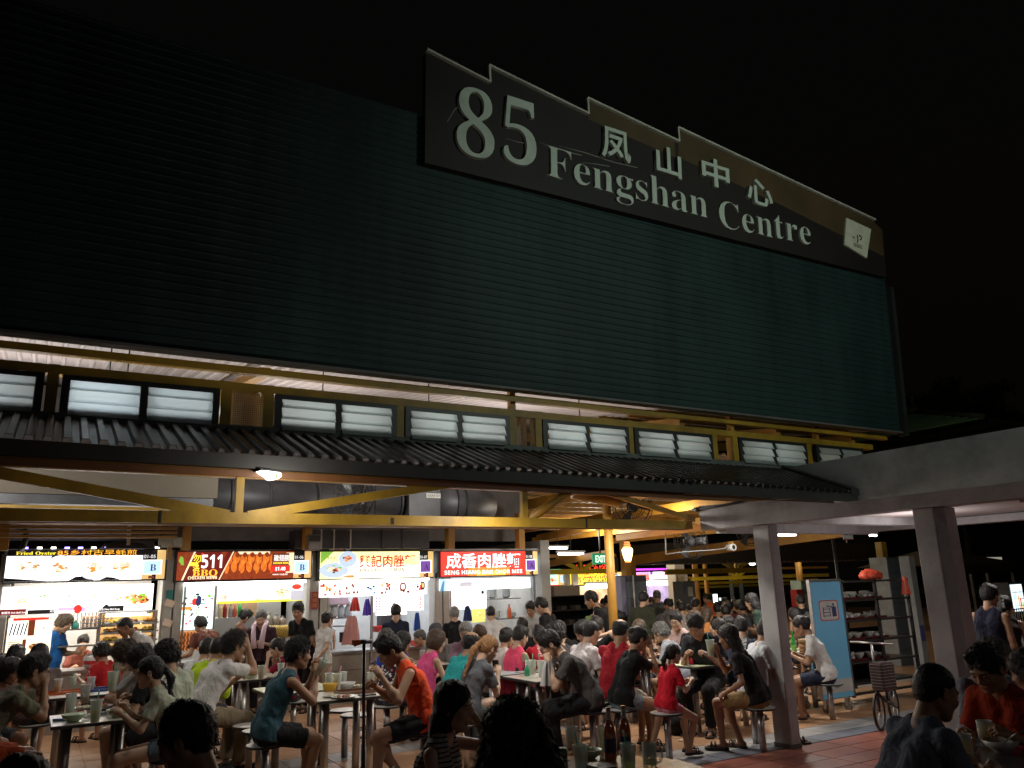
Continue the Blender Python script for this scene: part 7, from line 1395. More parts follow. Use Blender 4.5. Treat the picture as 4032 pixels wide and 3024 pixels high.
# foreground round table
def mug(u, v, kind, label, fill=.5, p=None, k=1.):
    p = onZ(u, v, TZ) if p is None else p; t = empty('beer_mug', tuple(p), -.9, label, 'mug'); t.scale = (k, k, k); g_ = MT('mug_glass', (.75, .78, .76), .72, .05); MB().lathe([(.04, 0), (.041, .13), (.038, .13), (.036, .015), (.001, .012)], n=22, caps=False).build('glass', g_, t)
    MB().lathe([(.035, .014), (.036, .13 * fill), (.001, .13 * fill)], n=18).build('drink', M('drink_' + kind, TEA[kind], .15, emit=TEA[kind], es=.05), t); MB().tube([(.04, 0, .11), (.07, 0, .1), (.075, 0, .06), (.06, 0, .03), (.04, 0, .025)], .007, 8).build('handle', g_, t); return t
beer(onZ(2405, 2990, TZ), 'brown beer bottle, left one of two on the round table'); beer(onZ(2465, 2980, TZ), 'brown beer bottle, right one of two on the round table')
mug(2252, 2945, 'beer', 'glass mug with a little golden beer and a green straw', .35); mug(2560, 3020, 'green', 'glass mug with dregs right of the two beer bottles', .2); cup(2290, 3050, 'clear', 'clear plastic cup with ice at the bottom edge', fill=.4); cup(2380, 2965, 'lime', 'pale green drink hidden behind the left beer bottle', fill=.4, straw=False); cup(2480, 3045, 'lime', 'wide plastic cup of yellow green juice before the beer bottles', fill=.35)
bowl(2325, 2985, 'small pale green bowl behind the clear cup', r=.075, h=.05); o = MB().lathe([(.035, 0), (.036, .1), (.03, .115)], n=16).build('tin', M('tin_green', (.03, .09, .02), .4), None, tuple(onZ(2213, 3030, TZ))); tag(o, 'dark green tin next to the clear plastic cup', 'tin')
o = MB().b2((-.07, -.1, 0), (.07, .1, .05)).build('purse', M('black_leather', (.015, .015, .016), .45, bump=.5, bs=15), None, tuple(onZ(2365, 3050, TZ))); o.modifiers.new('b', 'BEVEL').width = .02; tag(o, 'black leather purse lying between cups on the round table', 'purse')
mug(3890, 2935, 'beer', 'full mug of golden beer with foam, taller one at the right', .8, k=1.1); mug(3808, 2985, 'beer', 'mug of beer beside the man in the blue shirt', .7); bowl(3945, 2960, 'white bowl at the lower right corner', M('melamine_white', (.55, .55, .53), .3), r=.1, spoon=True)
# scooter handle, backpack, bags
q = onY(1432, 2890, 5.75); t = empty('kick_scooter', (q[0], 5.75, 0), .2, 'black folded kick scooter standing upright before the singlet men', 'scooter'); zt_ = onY(1425, 2532, 5.75)[2]
MB().tube([(0, 0, .1), (0, 0, .75)], .018, 12).build('lower_stem', BLACK, t); MB().tube([(0, 0, .75), (-.01, 0, zt_)], .012, 12).build('upper_stem', M('stem_grey', (.1, .1, .1), .35, metal=.6), t); MB().tube([(-.09, 0, zt_ - .005), (-.03, 0, zt_ + .01), (.05, 0, zt_ + .005)], .016, 10).build('handlebar', BLACK, t); MB().b2((-.10, -.02, zt_ - .01), (-.05, .02, zt_ + .025)).build('orange_grip', M('grip_orange', (.6, .12, .01), .5), t); MB().b2((-.07, -.05, .03), (.08, .45, .1)).build('deck', BLACK, t); MB().tube([(-.015, -.03, .09), (.02, -.03, .09)], .09, 18).build('wheel', BLACK, t)
def backpack(p, rz, label, rgb, s_=1., flat=False, det=True):
    t = empty('backpack', (p[0], p[1], 0), rz, label, 'backpack'); t.scale = (s_,) * 3; F = Field((-.25, -.22, -.02), (.25, .22, .56), .014); F.cap((0, 0, .14), (0, .02, .38), .14, .11, k=.05); F.ell((0, -.04, .13), (.15, .13, .13), k=.06); F.ell((0, -.13, .14), (.1, .06, .09), k=.02); F.noise(.004, 38, 3); F.plane((0, 0, 0), (0, 0, -1)); V, Q = F.mesh(); link('bag_body', np_mesh('bag_body', V, Q, [cloth(rgb)]), t)
    if det:
        for x in (-.06, .05): b = MB(); b.tube([(x, -.16, .4), (x, -.2, .2), (x, -.16, .05)], .008, 6); b.build('strap', BLACK, t)
        b = MB(); b.tube([(-.05, .02, .47), (0, .0, .52), (.05, .02, .47)], .012, 6); b.build('handle_loop', BLACK, t); b = MB(); b.b2((-.045, -.205, .1), (.045, -.19, .16)); b.build('buckle_patch', M('patch_grey', (.25, .25, .24), .5), t)
p = onZ(1548, 3010, .0); backpack(onY(1552, 2960, 5.6), .3, 'grey green backpack with straps on the floor under the orange singlet man', (.07, .085, .065), 1.15); backpack(onY(1240, 3010, 5.7), 0, 'black backpack on the floor by the feet of the teal singlet man', (.015, .015, .017), 1.1, det=False)
p = onZ(2668, 2892, 0); backpack(p, .4, 'black backpack on the floor behind the girl in red', (.012, .012, .014), 1.0)
b = MB(); rg = random.Random(4)
for u, v, wh_ in ((2440, 2882, 'under the table edge left of the black backpack'), (2950, 2828, 'alone between the long haired woman and the pillar'), (2680, 2918, 'just in front of the black backpack'), (900, 3000, 'at the bottom left, near the row of empty stools'), (2835, 2905, 'by the sandals of the long haired woman'), (2540, 2878, 'beneath the stool of the girl in red')):
    p = onZ(u, v, .012)
    o = MB().lathe([(.004, 0), (.035, .006), (.03, .014), (.01, .022)], n=6, smooth=False).build('litter_tissue', M('tissue', (.6, .58, .55), .9, bump=.5, bs=40), None, tuple(p)); o.scale = (rg.uniform(.8, 1.6), rg.uniform(.6, 1), 1); tag(o, 'white tissue scrap on the floor ' + wh_, 'tissue', 'tissue scraps on the floor')
# ---------------------------------------------------------------- more of what lies on the tables
def chopsticks(u, v, label, rgb=(.35, .2, .1)):
    p = onZ(u, v, TZ); b = MB(); b.tube([(-.11, 0, .004), (.11, .012, .004)], .0035, 5); b.tube([(-.11, .012, .004), (.11, .002, .004)], .0035, 5); o = b.build('chopsticks', M('chopstick_%.2f' % rgb[0], rgb, .5), None, tuple(p)); o.rotation_euler = (0, 0, random.uniform(0, 3)); tag(o, label, 'chopsticks')
def tissue_pack(u, v, label):
    p = onZ(u, v, TZ); o = MB().box((0, 0, .012), (.11, .07, .022)).build('tissue_pack', M('pack_blue', (.15, .25, .5), .35, var=.4, ns=30), None, tuple(p)); o.rotation_euler = (0, 0, random.uniform(0, 3)); tag(o, label, 'tissue pack')
for u, v, nm in ((440, 2800, 'lower left table'), (1000, 2668, 'orange tea table'), (1390, 2718, 'table of the two singlet men'), (2150, 2672, 'pale yellow middle table'), (2780, 2616, 'green table'), (3160, 2572, 'table right of the first pillar'), (2060, 2650, 'bluish table'), (1690, 2598, 'table near the pink tank woman')):
    chopsticks(u, v, 'pair of wooden chopsticks lying on the ' + nm)
for u, v, nm in ((240, 2838, 'lower left table'), (1110, 2672, 'orange tea table'), (1480, 2722, 'table of the two singlet men'), (2275, 2662, 'pale yellow middle table'), (2850, 2612, 'green table')):
    tissue_pack(u, v, 'small blue packet of tissues on the ' + nm)
for u, v, nm in ((350, 2812, 'centre of the lower left table'), (1035, 2655, 'back of the orange tea table'), (1420, 2705, 'back of the table of the two singlet men'), (1300, 2745, 'near left corner of the table of the two singlet men'), (2145, 2645, 'back of the pale yellow middle table'), (2765, 2600, 'back of the green table'), (3150, 2560, 'back of the table right of the first pillar'), (1640, 2612, 'near side of the table near the pink tank woman')):
    plate(u, v, 'half eaten plate, ' + nm, r=.09)
tray(1395, 2728, 'brown serving tray on the table of the two singlet men', (.14, .06, .03)); tray(2215, 2655, 'orange serving tray at the back of the pale yellow middle table', (.5, .14, .02)); tray(420, 2808, 'grey serving tray on the lower left table', (.2, .2, .21))
for u, v, k, nm in ((1460, 2706, 'orange', 'far right end of the table of the two singlet men'), (2190, 2640, 'beer', 'back of the pale yellow middle table'), (2740, 2596, 'milk', 'back of the green table'), (3190, 2560, 'clear', 'table right of the first pillar'), (225, 2730, 'green', 'left end of the table behind the lower left one'), (355, 2722, 'orange', 'right end of the table behind the lower left one')):
    cup(u, v, k, 'plastic cup standing at the ' + nm, fill=random.uniform(.2, .6), straw=random.random() < .6)
bowl(1365, 2712, 'white soup bowl at the back of the table of the two singlet men', M('melamine_white', (.55, .55, .53), .3)); bowl(985, 2672, 'pale green bowl at the near left of the orange tea table', r=.08)
# ---------------------------------------------------------------- people
FWD = -ROT[:, :].T[2] if False else np.array([-ROT[0][2], -ROT[1][2], -ROT[2][2]])
GR = 'diners and customers of the food centre'
def pd(u, v, D, rel, label, **k):
    if k.get('mode') != 'stand' and 5.9 < D < 12: D *= 1.08
    d = ray(u, v); d = d / (d @ FWD); p = CAM + d * D; k['Y'] = float(p[1]); return person(u, v, rel, label, **k)
BK = (.008, .008, .0095); WH = (.62, .61, .60); NV = (.018, .022, .045); GY = (.10, .105, .115)
hold = lambda x=.3, y=.06, z=1.12: (x, y, z)
# -- lower left table
pd(156, 2572, 6.4, -78, 'man in glasses and olive grey tee eating at the lower left', lean=.5, hp=.25, hl=(.42, .1, 1.08), hr=(.44, -.04, 1.0), top='tee', tc=(.13, .125, .085), bottom='shorts', bc=(.40, .06, .02), hair='short', lod=0, glasses=True, skin='b', handl='pinch', handr='pinch')
pd(60, 2590, 7.4, -130, 'woman with dark bob and mauve top at the left edge', fem=True, hair='bob', tc=(.22, .10, .13), lod=1, skin='d', lean=.35)
pd(72, 2540, 9.3, -20, 'dark haired person seated behind the woman with the dark bob', hair='curly', tc=(.08, .07, .08), lod=2); pd(156, 2537, 8.6, 10, 'person with thick black hair behind the man in glasses', hair='mop', tc=(.12, .09, .09), lod=2); pd(20, 2575, 9.6, -60, 'person at the extreme left edge in a tan top', hair='short', tc=(.2, .12, .08), lod=2)
pd(273, 2419, 11.3, -115, 'older man in a bright blue tee standing at the overlit stall', mode='stand', hair='mop', hc='ash', tc=(.02, .16, .52), bottom='long', bc=(.02, .09, .22), lod=1, hp=.5, lean=.12, belly=.02, hl=(.36, .05, 1.1), hr=(.12, -.26, .82), skin='c', handl='flat')
pd(473, 2435, 10.8, 105, 'dark skinned man in white leaning over the table by the food cabinet', mode='stand', hair='buzz', tc=WH, bottom='long', bc=BK, lod=1, hp=.6, lean=.55, hl=(.45, .1, .8), hr=(.5, -.1, .75), skin='d', top='polo')
pd(395, 2530, 9.7, 35, 'person in a red tee with curly black hair, back turned', hair='curly', tc=(.48, .02, .025), lod=1, lean=.35, hl=(.3, .3, .85), top='tee')
pd(473, 2527, 7.5, 82, 'ash haired young man drinking green tea at the left', hair='mop', hc='ash', tc=(.42, .42, .42), lod=0, hp=.45, lean=.38, hl=(.36, .08, 1.0), hr=(.38, -.05, .98), skin='c', handr='grip')
pd(534, 2545, 7.1, 60, 'person in a black tee with a black bowl cut at the left table', tp='print', hair='mop', tc=BK, lod=1, lean=.42, hp=.5, hl=(.42, .25, .82), hr=(.4, .0, .8))
pd(590, 2584, 6.45, 86, 'woman in a pale green tee with a ponytail, eating noodles', fem=True, hair='tail', tc=(.40, .43, .34), lod=0, lean=.28, hp=.12, hl=(.43, .1, .86), hr=(.42, -.04, .9), bottom='hot', bc=(.09, .12, .16), handl='pinch', handr='pinch', feet={'l': (.42, .1, .1), 'r': (.3, -.1, .1)}, skin='c')
pd(646, 2526, 7.3, 40, 'curly haired person in a pale lime tee seen from behind', hair='curly', tc=(.42, .46, .36), lod=0, lean=.3)
pd(711, 2772, 3.3, 66, 'dark silhouette of a man with thick hair at the bottom left', hair='short', tc=(.035, .03, .03), lod=0, lean=.2, skin='b', nofeet=True, fat=.004); pd(60, 2982, 3.0, 60, 'top of a dark head at the bottom left corner', hair='short', tc=BK, lod=1, nofeet=True)
cupd = cup(0, 0, 'green', 'cup of green tea lifted to drink by the ash haired man', p=onY(440, 2720, float((CAM + ray(440, 2720) / (ray(440, 2720) @ FWD) * 7.3)[1])), k=1.1)
# -- second table group
pd(828, 2514, 9.2, -42, 'person in a white tee farthest of three seated in a row', hair='short', tc=(.58, .6, .62), lod=1, lean=.42); pd(873, 2508, 8.6, -45, 'person in a lime green long sleeved shirt between two white tees', hair='buzz', tc=(.42, .60, .02), top='long', lod=1, lean=.42)
pd(923, 2486, 7.9, -62, 'man in a white tee and khaki trousers gesturing with one hand', hair='spiky', tc=WH, lod=0, lean=.45, hp=.05, bottom='long', bc=(.27, .21, .14), hl=(.42, .1, .82), hr=(.44, -.05, 1.12), handr='flat', shoe='shoe', skin='b', seed=3)
pd(1084, 2514, 9.7, 78, 'woman in maroon with a fringe lifting a spoon', fem=True, hair='tail', tc=(.20, .01, .03), lod=1, lean=.3, hl=(.36, .1, 1.05), hr=(.3, -.1, .95), handl='pinch', skin='c')
pd(784, 2430, 11.9, 30, 'stall worker in a rusty brown tee bending over the grill', tp='print', mode='stand', hair='short', hc='black', tc=(.13, .045, .03), bottom='long', bc=BK, lod=1, lean=.55, hp=.5, hl=(.4, .35, .95), hr=(.35, -.1, .85), skin='b')
pd(979, 2402, 12.4, -62, 'stall worker in a brown tee looking down, facing right', mode='stand', hair='short', tc=(.17, .075, .05), bottom='long', bc=BK, lod=1, lean=.2, hp=.5, hl=(.3, .1, .95)); pd(1029, 2403, 12.2, 172, 'grey haired man in a plum polo with a towel round his neck', mode='stand', hair='grey', hc='salt', tc=(.055, .03, .045), bottom='long', bc=BK, lod=1, hl=(.25, .05, 1.12), skin='c', handl='pinch')
pd(1173, 2372, 12.3, 140, 'young man in a black tee turning his head at the wing stall', mode='stand', hair='spiky', tc=BK, bottom='long', bc=BK, lod=1, hy=.5, hl=(.3, .1, .95), hr=(.3, 0, .95), skin='b')
pd(1292, 2408, 12.3, -48, 'woman in a white tee with a bun and one hand behind her back', mode='stand', fem=True, hair='bun', tc=WH, bottom='long', bc=(.33, .27, .2), lod=1, lean=.06, hr=(-.16, -.05, .92), hl=(.3, .42, 1.15), hp=.1, handl='flat', skin='c')
q = onY(1040, 2450, 11.2)
tw = MB(); 
for s_ in (-1, 1): tw.tube([(s_ * .075, .02, .02), (s_ * .085, -.1, -.04), (s_ * .07, -.14, -.2), (s_ * .05, -.13, -.36)], [.03, .035, .04, .045], 8)
tw.tube([(-.075, .02, .02), (0, .07, .03), (.075, .02, .02)], .03, 8); tq = CAM + ray(1030, 2448) / (ray(1030, 2448) @ FWD) * 12.18; o = tw.build('towel', M('towel_pink', (.66, .50, .58), .9, bump=.5, bs=90), None, (tq[0], tq[1], tq[2] - .02)); o.rotation_euler = (0, 0, -.55); tag(o, 'pale pink towel hanging round the neck of the plum polo man', 'towel')
# -- singlet men
_, J1, _ = pd(1179, 2511, 6.95, -76, 'muscular man in a teal singlet and black shorts drinking', hair='spiky', top='tank', tc=(.035, .09, .12), lod=0, lean=.32, hp=.1, hl=(.42, .05, 1.04), hr=(.40, -.07, 1.0), bc=(.012, .012, .013), skin='b', feet={'l': (.36, .1, .075), 'r': (.3, -.12, .075)}, seed=2)
cup(0, 0, 'milk', 'tilted cup with a green straw in the hand of the teal singlet man', p=onY(1250, 2655, float(J1['wr'][1]) - .06), tilt=(.5, .35, 0))
_, J2, _ = pd(1501, 2508, 6.9, 100, 'man in a bright orange singlet looking down at his food', hair='short', top='tank', tc=(.72, .075, .02), lod=0, lean=.34, hp=.62, hl=(.42, .22, .95), hr=(.42, -.12, .84), bc=BK, skin='b', handl='pinch', feet={'l': (.42, .1, .075), 'r': (.16, -.12, .075)}, seed=5)
pd(1512, 2475, 9.4, 45, 'grey haired man in a royal blue tee behind the orange singlet', hair='grey', hc='salt', tc=(.02, .06, .42), lod=1, lean=.35); pd(1595, 2486, 9.2, -48, 'long haired woman in a red and white floral top', fem=True, hair='long', tc=(.7, .66, .66), tp='flower', top='tank', lod=1, lean=.3, hl=(.42, .1, .86)); pd(1470, 2600, 9.9, 90, 'small child with long brown hair behind the orange singlet man', fem=True, hair='long', hc='brown', tc=(.4, .3, .3), lod=2)
pd(1559, 2380, 12.7, 0, 'man in a navy tee standing at the yellow noodle stall', mode='stand', hair='short', tc=NV, bottom='long', bc=BK, lod=1, lean=.05, hl=(.3, .1, .95), hr=(.3, -.1, .95))
pd(1729, 2478, 8.8, -58, 'woman with a brown bob in a pink tank and dark skirt', fem=True, hair='bob', hc='brown', top='tank', tc=(.72, .09, .26), bottom='skirt', bc=(.035, .035, .045), lod=1, lean=.2, skin='c', belly=.012); pd(1712, 2462, 10.4, 150, 'man in a grey cap sitting behind the woman in pink', hair='short', cap=(.06, .06, .07), tc=(.24, .22, .22), lod=1)
pd(1859, 2484, 8.5, -46, 'balding man in a turquoise polo hunched over', hair='bald', tc=(.02, .30, .31), top='polo', lod=0, lean=.42, belly=.02, hp=.15, bottom='long', bc=(.03, .035, .05), skin='b', fat=.004); pd(1831, 2450, 10.2, 168, 'grey haired man in mauve facing the viewer', hair='grey', hc='grey', tc=(.28, .17, .22), lod=1, lean=.25, skin='c')
pd(1786, 2389, 12.9, 12, 'grey haired man in black standing at the red sign stall', mode='stand', hair='grey', hc='grey', tc=BK, bottom='long', bc=BK, lod=1, hl=(.35, .2, 1.1)); pd(1931, 2386, 13.0, 2, 'man in a plain white tee standing at the red sign stall', mode='stand', hair='buzz', tc=WH, bottom='long', bc=GY, lod=1)
pd(1880, 2462, 10.8, 60, 'brown haired person seated behind the turquoise polo man', hair='short', hc='brown', tc=(.45, .40, .25), lod=2); pd(1740, 2440, 14.2, 170, 'cook in white bending inside the red sign stall', mode='stand', hair='short', tc=WH, lod=2, lean=.4)
_, J3, _ = pd(1939, 2506, 7.85, -52, 'woman with a long blond ponytail in grey using her phone', fem=True, hair='longtail', hc='blond', tc=(.105, .11, .125), lod=0, lean=.34, hp=.5, hl=(.38, .04, .9), hr=(.38, -.06, .9), bottom='hot', bc=(.07, .08, .07), skin='c', glasses=True, feet={'l': (.5, .05, .2), 'r': (.42, -.1, .08)}, seed=4)
w_ = J3['wl']; t = empty('phone', tuple(w_ + np.array([.06, .03, .06])), .3, 'dark phone held by the blond ponytailed woman', 'phone'); MB().box((0, 0, 0), (.07, .008, .14)).build('phone_body', BLACK, t); MB().box((0, .005, 0), (.062, .002, .126)).build('screen', ME('screen_dim', (.3, .4, .5), .4), t); t.rotation_euler = (.6, 0, -.7)
pd(2001, 2472, 9.6, -40, 'woman in a white top with a high bun behind the blond ponytail', fem=True, hair='bun', tc=(.55, .48, .46), lod=1, lean=.38); pd(2056, 2464, 9.3, -46, 'person in a hot pink tank with short black hair', fem=True, hair='short', top='tank', tc=(.75, .07, .15), lod=1, lean=.15, skin='c'); pd(2056, 2434, 11.4, 0, 'black haired head behind the hot pink tank', hair='short', tc=BK, lod=2)
pd(2118, 2464, 9.9, 18, 'person in a red tee with white back print', hair='short', tp='print', tc=(.42, .015, .03), lod=1); _, J4, _ = pd(2134, 2489, 7.9, 96, 'man in glasses and charcoal tee bending over the bluish table', hair='short', tc=(.065, .058, .055), lod=0, lean=.5, hp=.6, hl=(.42, .12, .92), hr=(.36, -.1, .84), bottom='long', bc=BK, skin='c', glasses=True, handl='pinch', seed=6)
w_ = J4['wl']; drape('plastic_bag', float(w_[0]) - .04, float(w_[2]) + .02, .2, .24, M('clear_white_plastic', (.6, .6, .6), .35), 'white plastic bag held by the man in the charcoal tee', 'bag', float(w_[1]) - .06, 9)
pd(2173, 2455, 9.2, 62, 'woman with dark curls in front of the dark cabinet', fem=True, hair='curly', tc=(.05, .04, .04), lod=1); pd(2200, 2445, 10.6, 20, 'dark haired person half hidden by the curly haired woman', hair='short', tc=BK, lod=2)
pd(2084, 2370, 13.6, 165, 'stall cook in a grey tee looking down inside the red sign stall', mode='stand', hair='short', tc=(.42, .42, .41), lod=1, hp=.5, lean=.15, skin='b'); pd(2118, 2356, 12.3, 62, 'tall young man in black looking down by the end wall', tp='print', mode='stand', hair='short', tc=BK, bottom='long', bc=BK, lod=1, hp=.5, lean=.12)
pd(2318, 2328, 12.8, 82, 'man in a black polo standing left of the round yellow column', mode='stand', hair='short', tc=BK, top='polo', bottom='long', bc=BK, lod=1, skin='b'); pd(2352, 2372, 14.8, -30, 'person in an olive green tee behind the man in the black polo', mode='stand', hair='short', tc=(.16, .2, .07), lod=2); pd(2392, 2345, 17.5, -10, 'person in a grey tee just left of the yellow column, far back', mode='stand', hair='short', tc=(.11, .12, .13), lod=2)
pd(2372, 2358, 19, 60, 'far customer in a dark top at the yellow sign stall', mode='stand', hair='short', tc=(.05, .06, .07), lod=3)
pd(2279, 2450, 9.6, 118, 'boy in black resting his head on one hand', hair='mop', tc=BK, lod=1, lean=.35, hp=.5, hl=(.18, .15, 1.08), skin='c', handl='flat')
pd(2336, 2444, 8.9, -52, 'man with a crew cut in a white tee and green shorts', hair='buzz', tc=(.60, .55, .56), lod=0, lean=.32, bc=(.01, .12, .05), hl=(.4, .1, .9), skin='c', seed=7); pd(2345, 2427, 10.2, 10, 'dark haired person seated behind the crew cut man', hair='short', tc=WH, lod=2)
pd(2445, 2436, 8.6, -22, 'stocky balding man in a deep red tee seen from behind', hair='bald', tc=(.33, .012, .022), lod=0, lean=.22, belly=.03, hl=(.35, .1, 1.05), hr=(.35, -.1, 1.05), bc=(.24, .24, .21), fat=.006, skin='b', seed=8)
pd(2523, 2466, 8.3, -62, 'woman in a black tee and denim shorts with hand at her mouth', fem=True, hair='bun', tc=BK, lod=0, lean=.3, hl=(.34, .06, 1.08), hr=(.38, -.05, 1.06), bottom='hot', bc=(.20, .25, .29), skin='b', handr='flat', feet={'l': (.38, .12, .075), 'r': (.28, -.1, .075)}, seed=9)
pd(2590, 2452, 10.2, 62, 'older woman with curly grey brown hair in a striped blouse', fem=True, hair='curly', hc='salt', tc=(.36, .38, .44), tp='pinstripe', lod=1, lean=.4, skin='c'); pd(2520, 2440, 10.4, -30, 'brown haired woman behind the woman in black', fem=True, hair='bob', hc='brown', tc=(.5, .3, .2), top='tank', lod=2)
pd(2656, 2408, 11.0, 160, 'young man in glasses and pale pink tee facing the viewer', hair='side' if False else 'short', tc=(.58, .44, .42), lod=1, glasses=True, hl=(.25, .25, 1.1), skin='c', lean=.2); pd(2632, 2400, 12.4, 20, 'long haired person behind the young man in pink', fem=True, hair='long', tc=BK, lod=2)
pd(2727, 2424, 9.0, 158, 'man in a black tee looking down beside the red bottle', hair='short', tc=(.014, .014, .018), lod=0, lean=.28, hp=.62, hl=(.36, .14, .84), hr=(.36, -.1, .84), skin='b', bottom='long', bc=BK, fat=.003); pd(2722, 2410, 10.6, 20, 'brown haired head just behind the black tee man', hair='short', hc='brown', tc=BK, lod=2)
pd(2651, 2536, 7.9, -54, 'little girl in a red tee and pink shorts on a stool', fem=True, hair='tail', tc=(.60, .012, .03), bottom='hot', bc=(.62, .2, .26), seat=.60, lod=0, lean=.22, hp=.1, hl=(.42, .05, .98), hr=(.4, -.08, .98), skin='c', feet={'l': (.36, .1, .12), 'r': (.28, -.08, .12)}, seed=10)
_, J5, _ = pd(2857, 2458, 8.2, 74, 'woman with long dark hair in black and tan shorts holding a drink', fem=True, hair='long', tc=(.014, .013, .015), lod=0, lean=.32, hp=.2, hl=(.3, .2, .6), hr=(.4, .02, 1.02), bc=(.27, .17, .07), skin='b', feet={'l': (.40, .1, .09), 'r': (.26, -.1, .075)}, handr='grip', seed=11)
cup(0, 0, 'lime', 'cup of pale green juice held up by the long haired woman', p=onY(2800, 2582, float(J5['wr'][1]) - .03), k=1.1, fill=.6, straw=True)
pd(2862, 2428, 10.7, 150, 'man in glasses partly hidden behind the long haired woman', hair='short', tc=GY, lod=1, glasses=True, skin='b'); pd(2918, 2430, 9.7, -12, 'man in navy with short hair, back turned, left of the pillar', tp='print', hair='short', tc=NV, lod=1, lean=.3); pd(2985, 2400, 11.4, 100, 'man in navy and glasses looking at his phone by the pillar', hair='short', tc=(.03, .04, .08), lod=1, hp=.4, lean=.3, glasses=True, skin='b', hl=(.36, .05, 1.0)); pd(2820, 2436, 10.2, 60, 'woman with a long dark ponytail behind the black tee man', fem=True, hair='long', tc=WH, lod=1)
pd(3028, 2436, 8.5, -66, 'person in a long white tee hunched behind the concrete pillar', hair='short', tc=(.60, .62, .66), lod=1, lean=.30, bc=(.12, .13, .16), skin='b', belly=.02); pd(3140, 2425, 9.8, 82, 'woman in a white tee with a bun right of the first pillar', fem=True, hair='bun', tc=WH, lod=1, bc=NV, skin='b'); pd(3185, 2412, 11.6, 10, 'person in dark green seated behind the woman in white', hair='short', tc=(.02, .03, .025), lod=2)
pd(3150, 2342, 14.2, 0, 'person in black standing in front of the red cabinet', mode='stand', hair='short', tc=BK, lod=2); pd(2949, 2336, 12.2, 66, 'woman with long hair in dark green standing by the pillar', mode='stand', fem=True, hair='long', tc=(.015, .03, .022), lod=1, skin='c')
# -- crowd further back
for a in ((2536, 2330, 14.2, -20, 'person in a dark olive jacket standing right of the tiled pillar', dict(mode='stand', tc=(.03, .035, .02), top='long')), (2584, 2322, 16.2, 10, 'tall grey haired person in grey before the pink stall', dict(mode='stand', tc=(.07, .08, .08), hair='buzz', hc='salt')), (2625, 2356, 15.4, 58, 'woman in a coral tee with a top bun, standing', dict(mode='stand', fem=True, hair='bun', tc=(.72, .13, .10))), (2682, 2372, 14.6, 5, 'person in a light grey tee with short hair, back turned', dict(tc=(.28, .28, .27), mode='stand')), (2677, 2360, 16.8, -20, 'person in a yellow tee behind the light grey tee', dict(mode='stand', tc=(.62, .45, .02), hair='buzz')), (2741, 2357, 15.2, -30, 'person in a pinkish white tee walking, short dark hair', dict(mode='stand', fem=True, hair='short', tc=(.62, .5, .48))), (2775, 2338, 21, 70, 'far person in a bright orange tee', dict(mode='stand', tc=(.75, .14, .02))), (2794, 2341, 22, 0, 'far person in dark clothes beside the orange tee', dict(mode='stand', tc=(.06, .05, .07))),
          (2787, 2388, 13.8, -40, 'seated woman with long hair and orange strap, lime trousers', dict(fem=True, hair='long', hc='brown', tc=(.5, .2, .05), top='tank', bottom='long', bc=(.4, .45, .02))), (2825, 2372, 15.6, 0, 'seated person in black behind the long haired woman', dict(tc=BK)), (2853, 2380, 14.6, 10, 'seated man in a dull green tee, back turned', dict(tc=(.12, .18, .12))), (2888, 2358, 18.5, 30, 'dark seated figure at the back of the crowd', dict(tc=BK)), (2850, 2352, 20.5, 60, 'far figure in a pale tee beneath the thin trusses', dict(mode='stand', tc=(.2, .2, .14))), (2871, 2366, 17.2, -10, 'seated person in maroon in the back crowd', dict(tc=(.10, .02, .02))), (2905, 2366, 16.2, 60, 'seated person in charcoal near the standing woman', dict(tc=GY, hair='curly')), (2770, 2400, 15.8, 90, 'seated figure in black beside the red crate', dict(tc=BK)), (2925, 2372, 19, 0, 'far seated figure in brown right of the crowd', dict(tc=(.12, .06, .04))), (2712, 2378, 18.5, 60, 'figure in a dark top before the grey pillar', dict(mode='stand', tc=(.04, .04, .05), fem=True, hair='bob')),
          (2600, 2420, 12.9, 80, 'seated figure in dark clothes below the coral tee', dict(tc=(.03, .03, .03))), (2560, 2352, 19, 90, 'far customer in grey at the purple stall', dict(mode='stand', tc=GY)), (2970, 2372, 15.5, 120, 'seated person in dark blue glimpsed beside the pillar', dict(tc=NV)), (3120, 2392, 13.2, 60, 'seated person in brown between the pillar and red cabinet', dict(tc=(.16, .08, .04), hair='bob', fem=True)), (2440, 2405, 14.5, 30, 'dark figure low beside the tiled pillar', dict(tc=BK)), (3232 - 30, 2400, 15, 40, 'dark seated figure just left of the blue banner', dict(tc=BK)),
          (2150, 2440, 11.8, -30, 'seated person in black below the dark cabinet', dict(tc=BK, hair='curly')), (1645, 2480, 11.4, 100, 'seated grey figure behind the floral woman', dict(tc=(.3, .28, .28), hc='salt', hair='grey')), (330, 2500, 12.4, 180, 'person seated far behind the blue shirt man', dict(tc=(.3, .1, .08)))):
    u, v, D, rel, lab, kk = a; kk = dict(kk); kk.setdefault('lod', 2 if D < 16 else 3); pd(u, v, D, rel, lab, **kk)
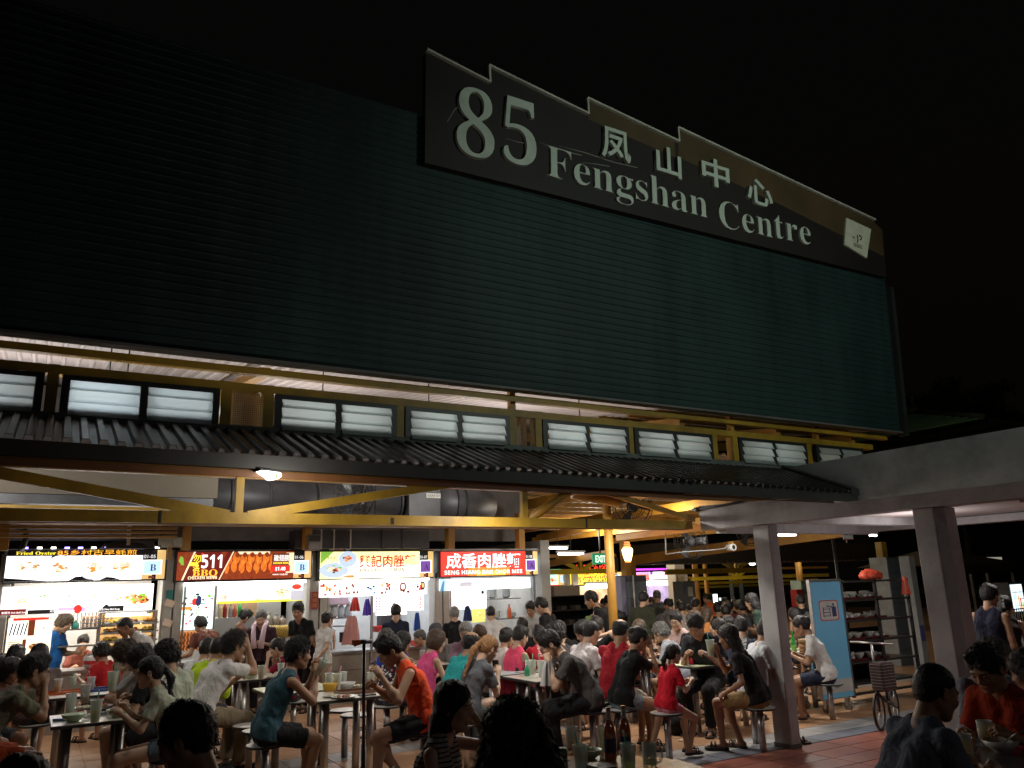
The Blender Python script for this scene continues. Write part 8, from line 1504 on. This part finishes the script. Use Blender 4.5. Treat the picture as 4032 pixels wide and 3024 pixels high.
# -- cooks inside stalls
pd(1265, 2385, 14.3, 170, 'cook in white half hidden at the left of the noodle stall', mode='stand', hair='grey', hc='salt', tc=WH, lod=2)
# -- foreground
pd(1790, 2680, 4.35, -112, 'woman in a striped top with long hair touching her face', fem=True, hair='long', hc='black', top='tank', tc=(.34, .33, .31), tp='stripe', lod=0, lean=.18, hl=(.24, .05, 1.18), hr=(.36, -.1, .8), skin='c', nofeet=True, hp=.1)
pd(2005, 2765, 3.6, 15, 'person with a big mass of dark wavy hair, back to the viewer', fem=True, hair='bigcurl', tc=(.012, .014, .022), lod=0, lean=.3, skin='b', nofeet=True, hr=(.4, -.25, .85))
pd(3690, 2612, 4.15, -52, 'heavy man in a blue grey shirt seen from behind at the lower right', hair='buzz', tc=(.13, .15, .20), top='shirt', lod=0, lean=.3, belly=.04, fat=.008, skin='b', nofeet=True, seed=12)
pd(3846, 2548, 4.95, 148, 'man in a dark orange polo looking down at his beer', hair='short', top='polo', tc=(.36, .035, .01), lod=0, lean=.25, hp=.5, skin='b', nofeet=True, seed=13, hl=(.36, .14, .82)); pd(3915, 2513, 5.7, -140, 'white haired man in glasses at the right', hair='grey', hc='grey', tc=(.28, .30, .36), tp='pinstripe', top='shirt', lod=0, glasses=True, skin='c', nofeet=True); pd(4012, 2560, 5.3, 80, 'person in a pale shirt cut off by the right edge', hair='mop', tc=(.3, .33, .38), lod=1, skin='b', nofeet=True)
pd(3893, 2300, 9.2, -30, 'man in a black tank top standing with his back to us at the right', mode='stand', hair='short', top='tank', tc=(.012, .014, .03), bottom='shorts', bc=BK, lod=1, lean=.08, hp=.2, skin='b'); pd(3952, 2345, 9.4, -10, 'woman in a dark dress standing beside the man in the tank top', mode='stand', fem=True, hair='tail', top='tank', tc=(.03, .02, .02), bottom='skirt', bc=BK, lod=1)
for i, (x, y, z, wl) in enumerate(STOOLS):
    near = math.hypot(x, y) < 14
    stool(x, y, max(.3, z), 'stool under the ' + ' '.join(wl.split()[:12]), 'stools under seated diners') if near else None
for o in S.objects:
    if o.type == 'MESH' and o.parent is None and 'kind' not in o and 'label' not in o: print('UNTAGGED', o.name)
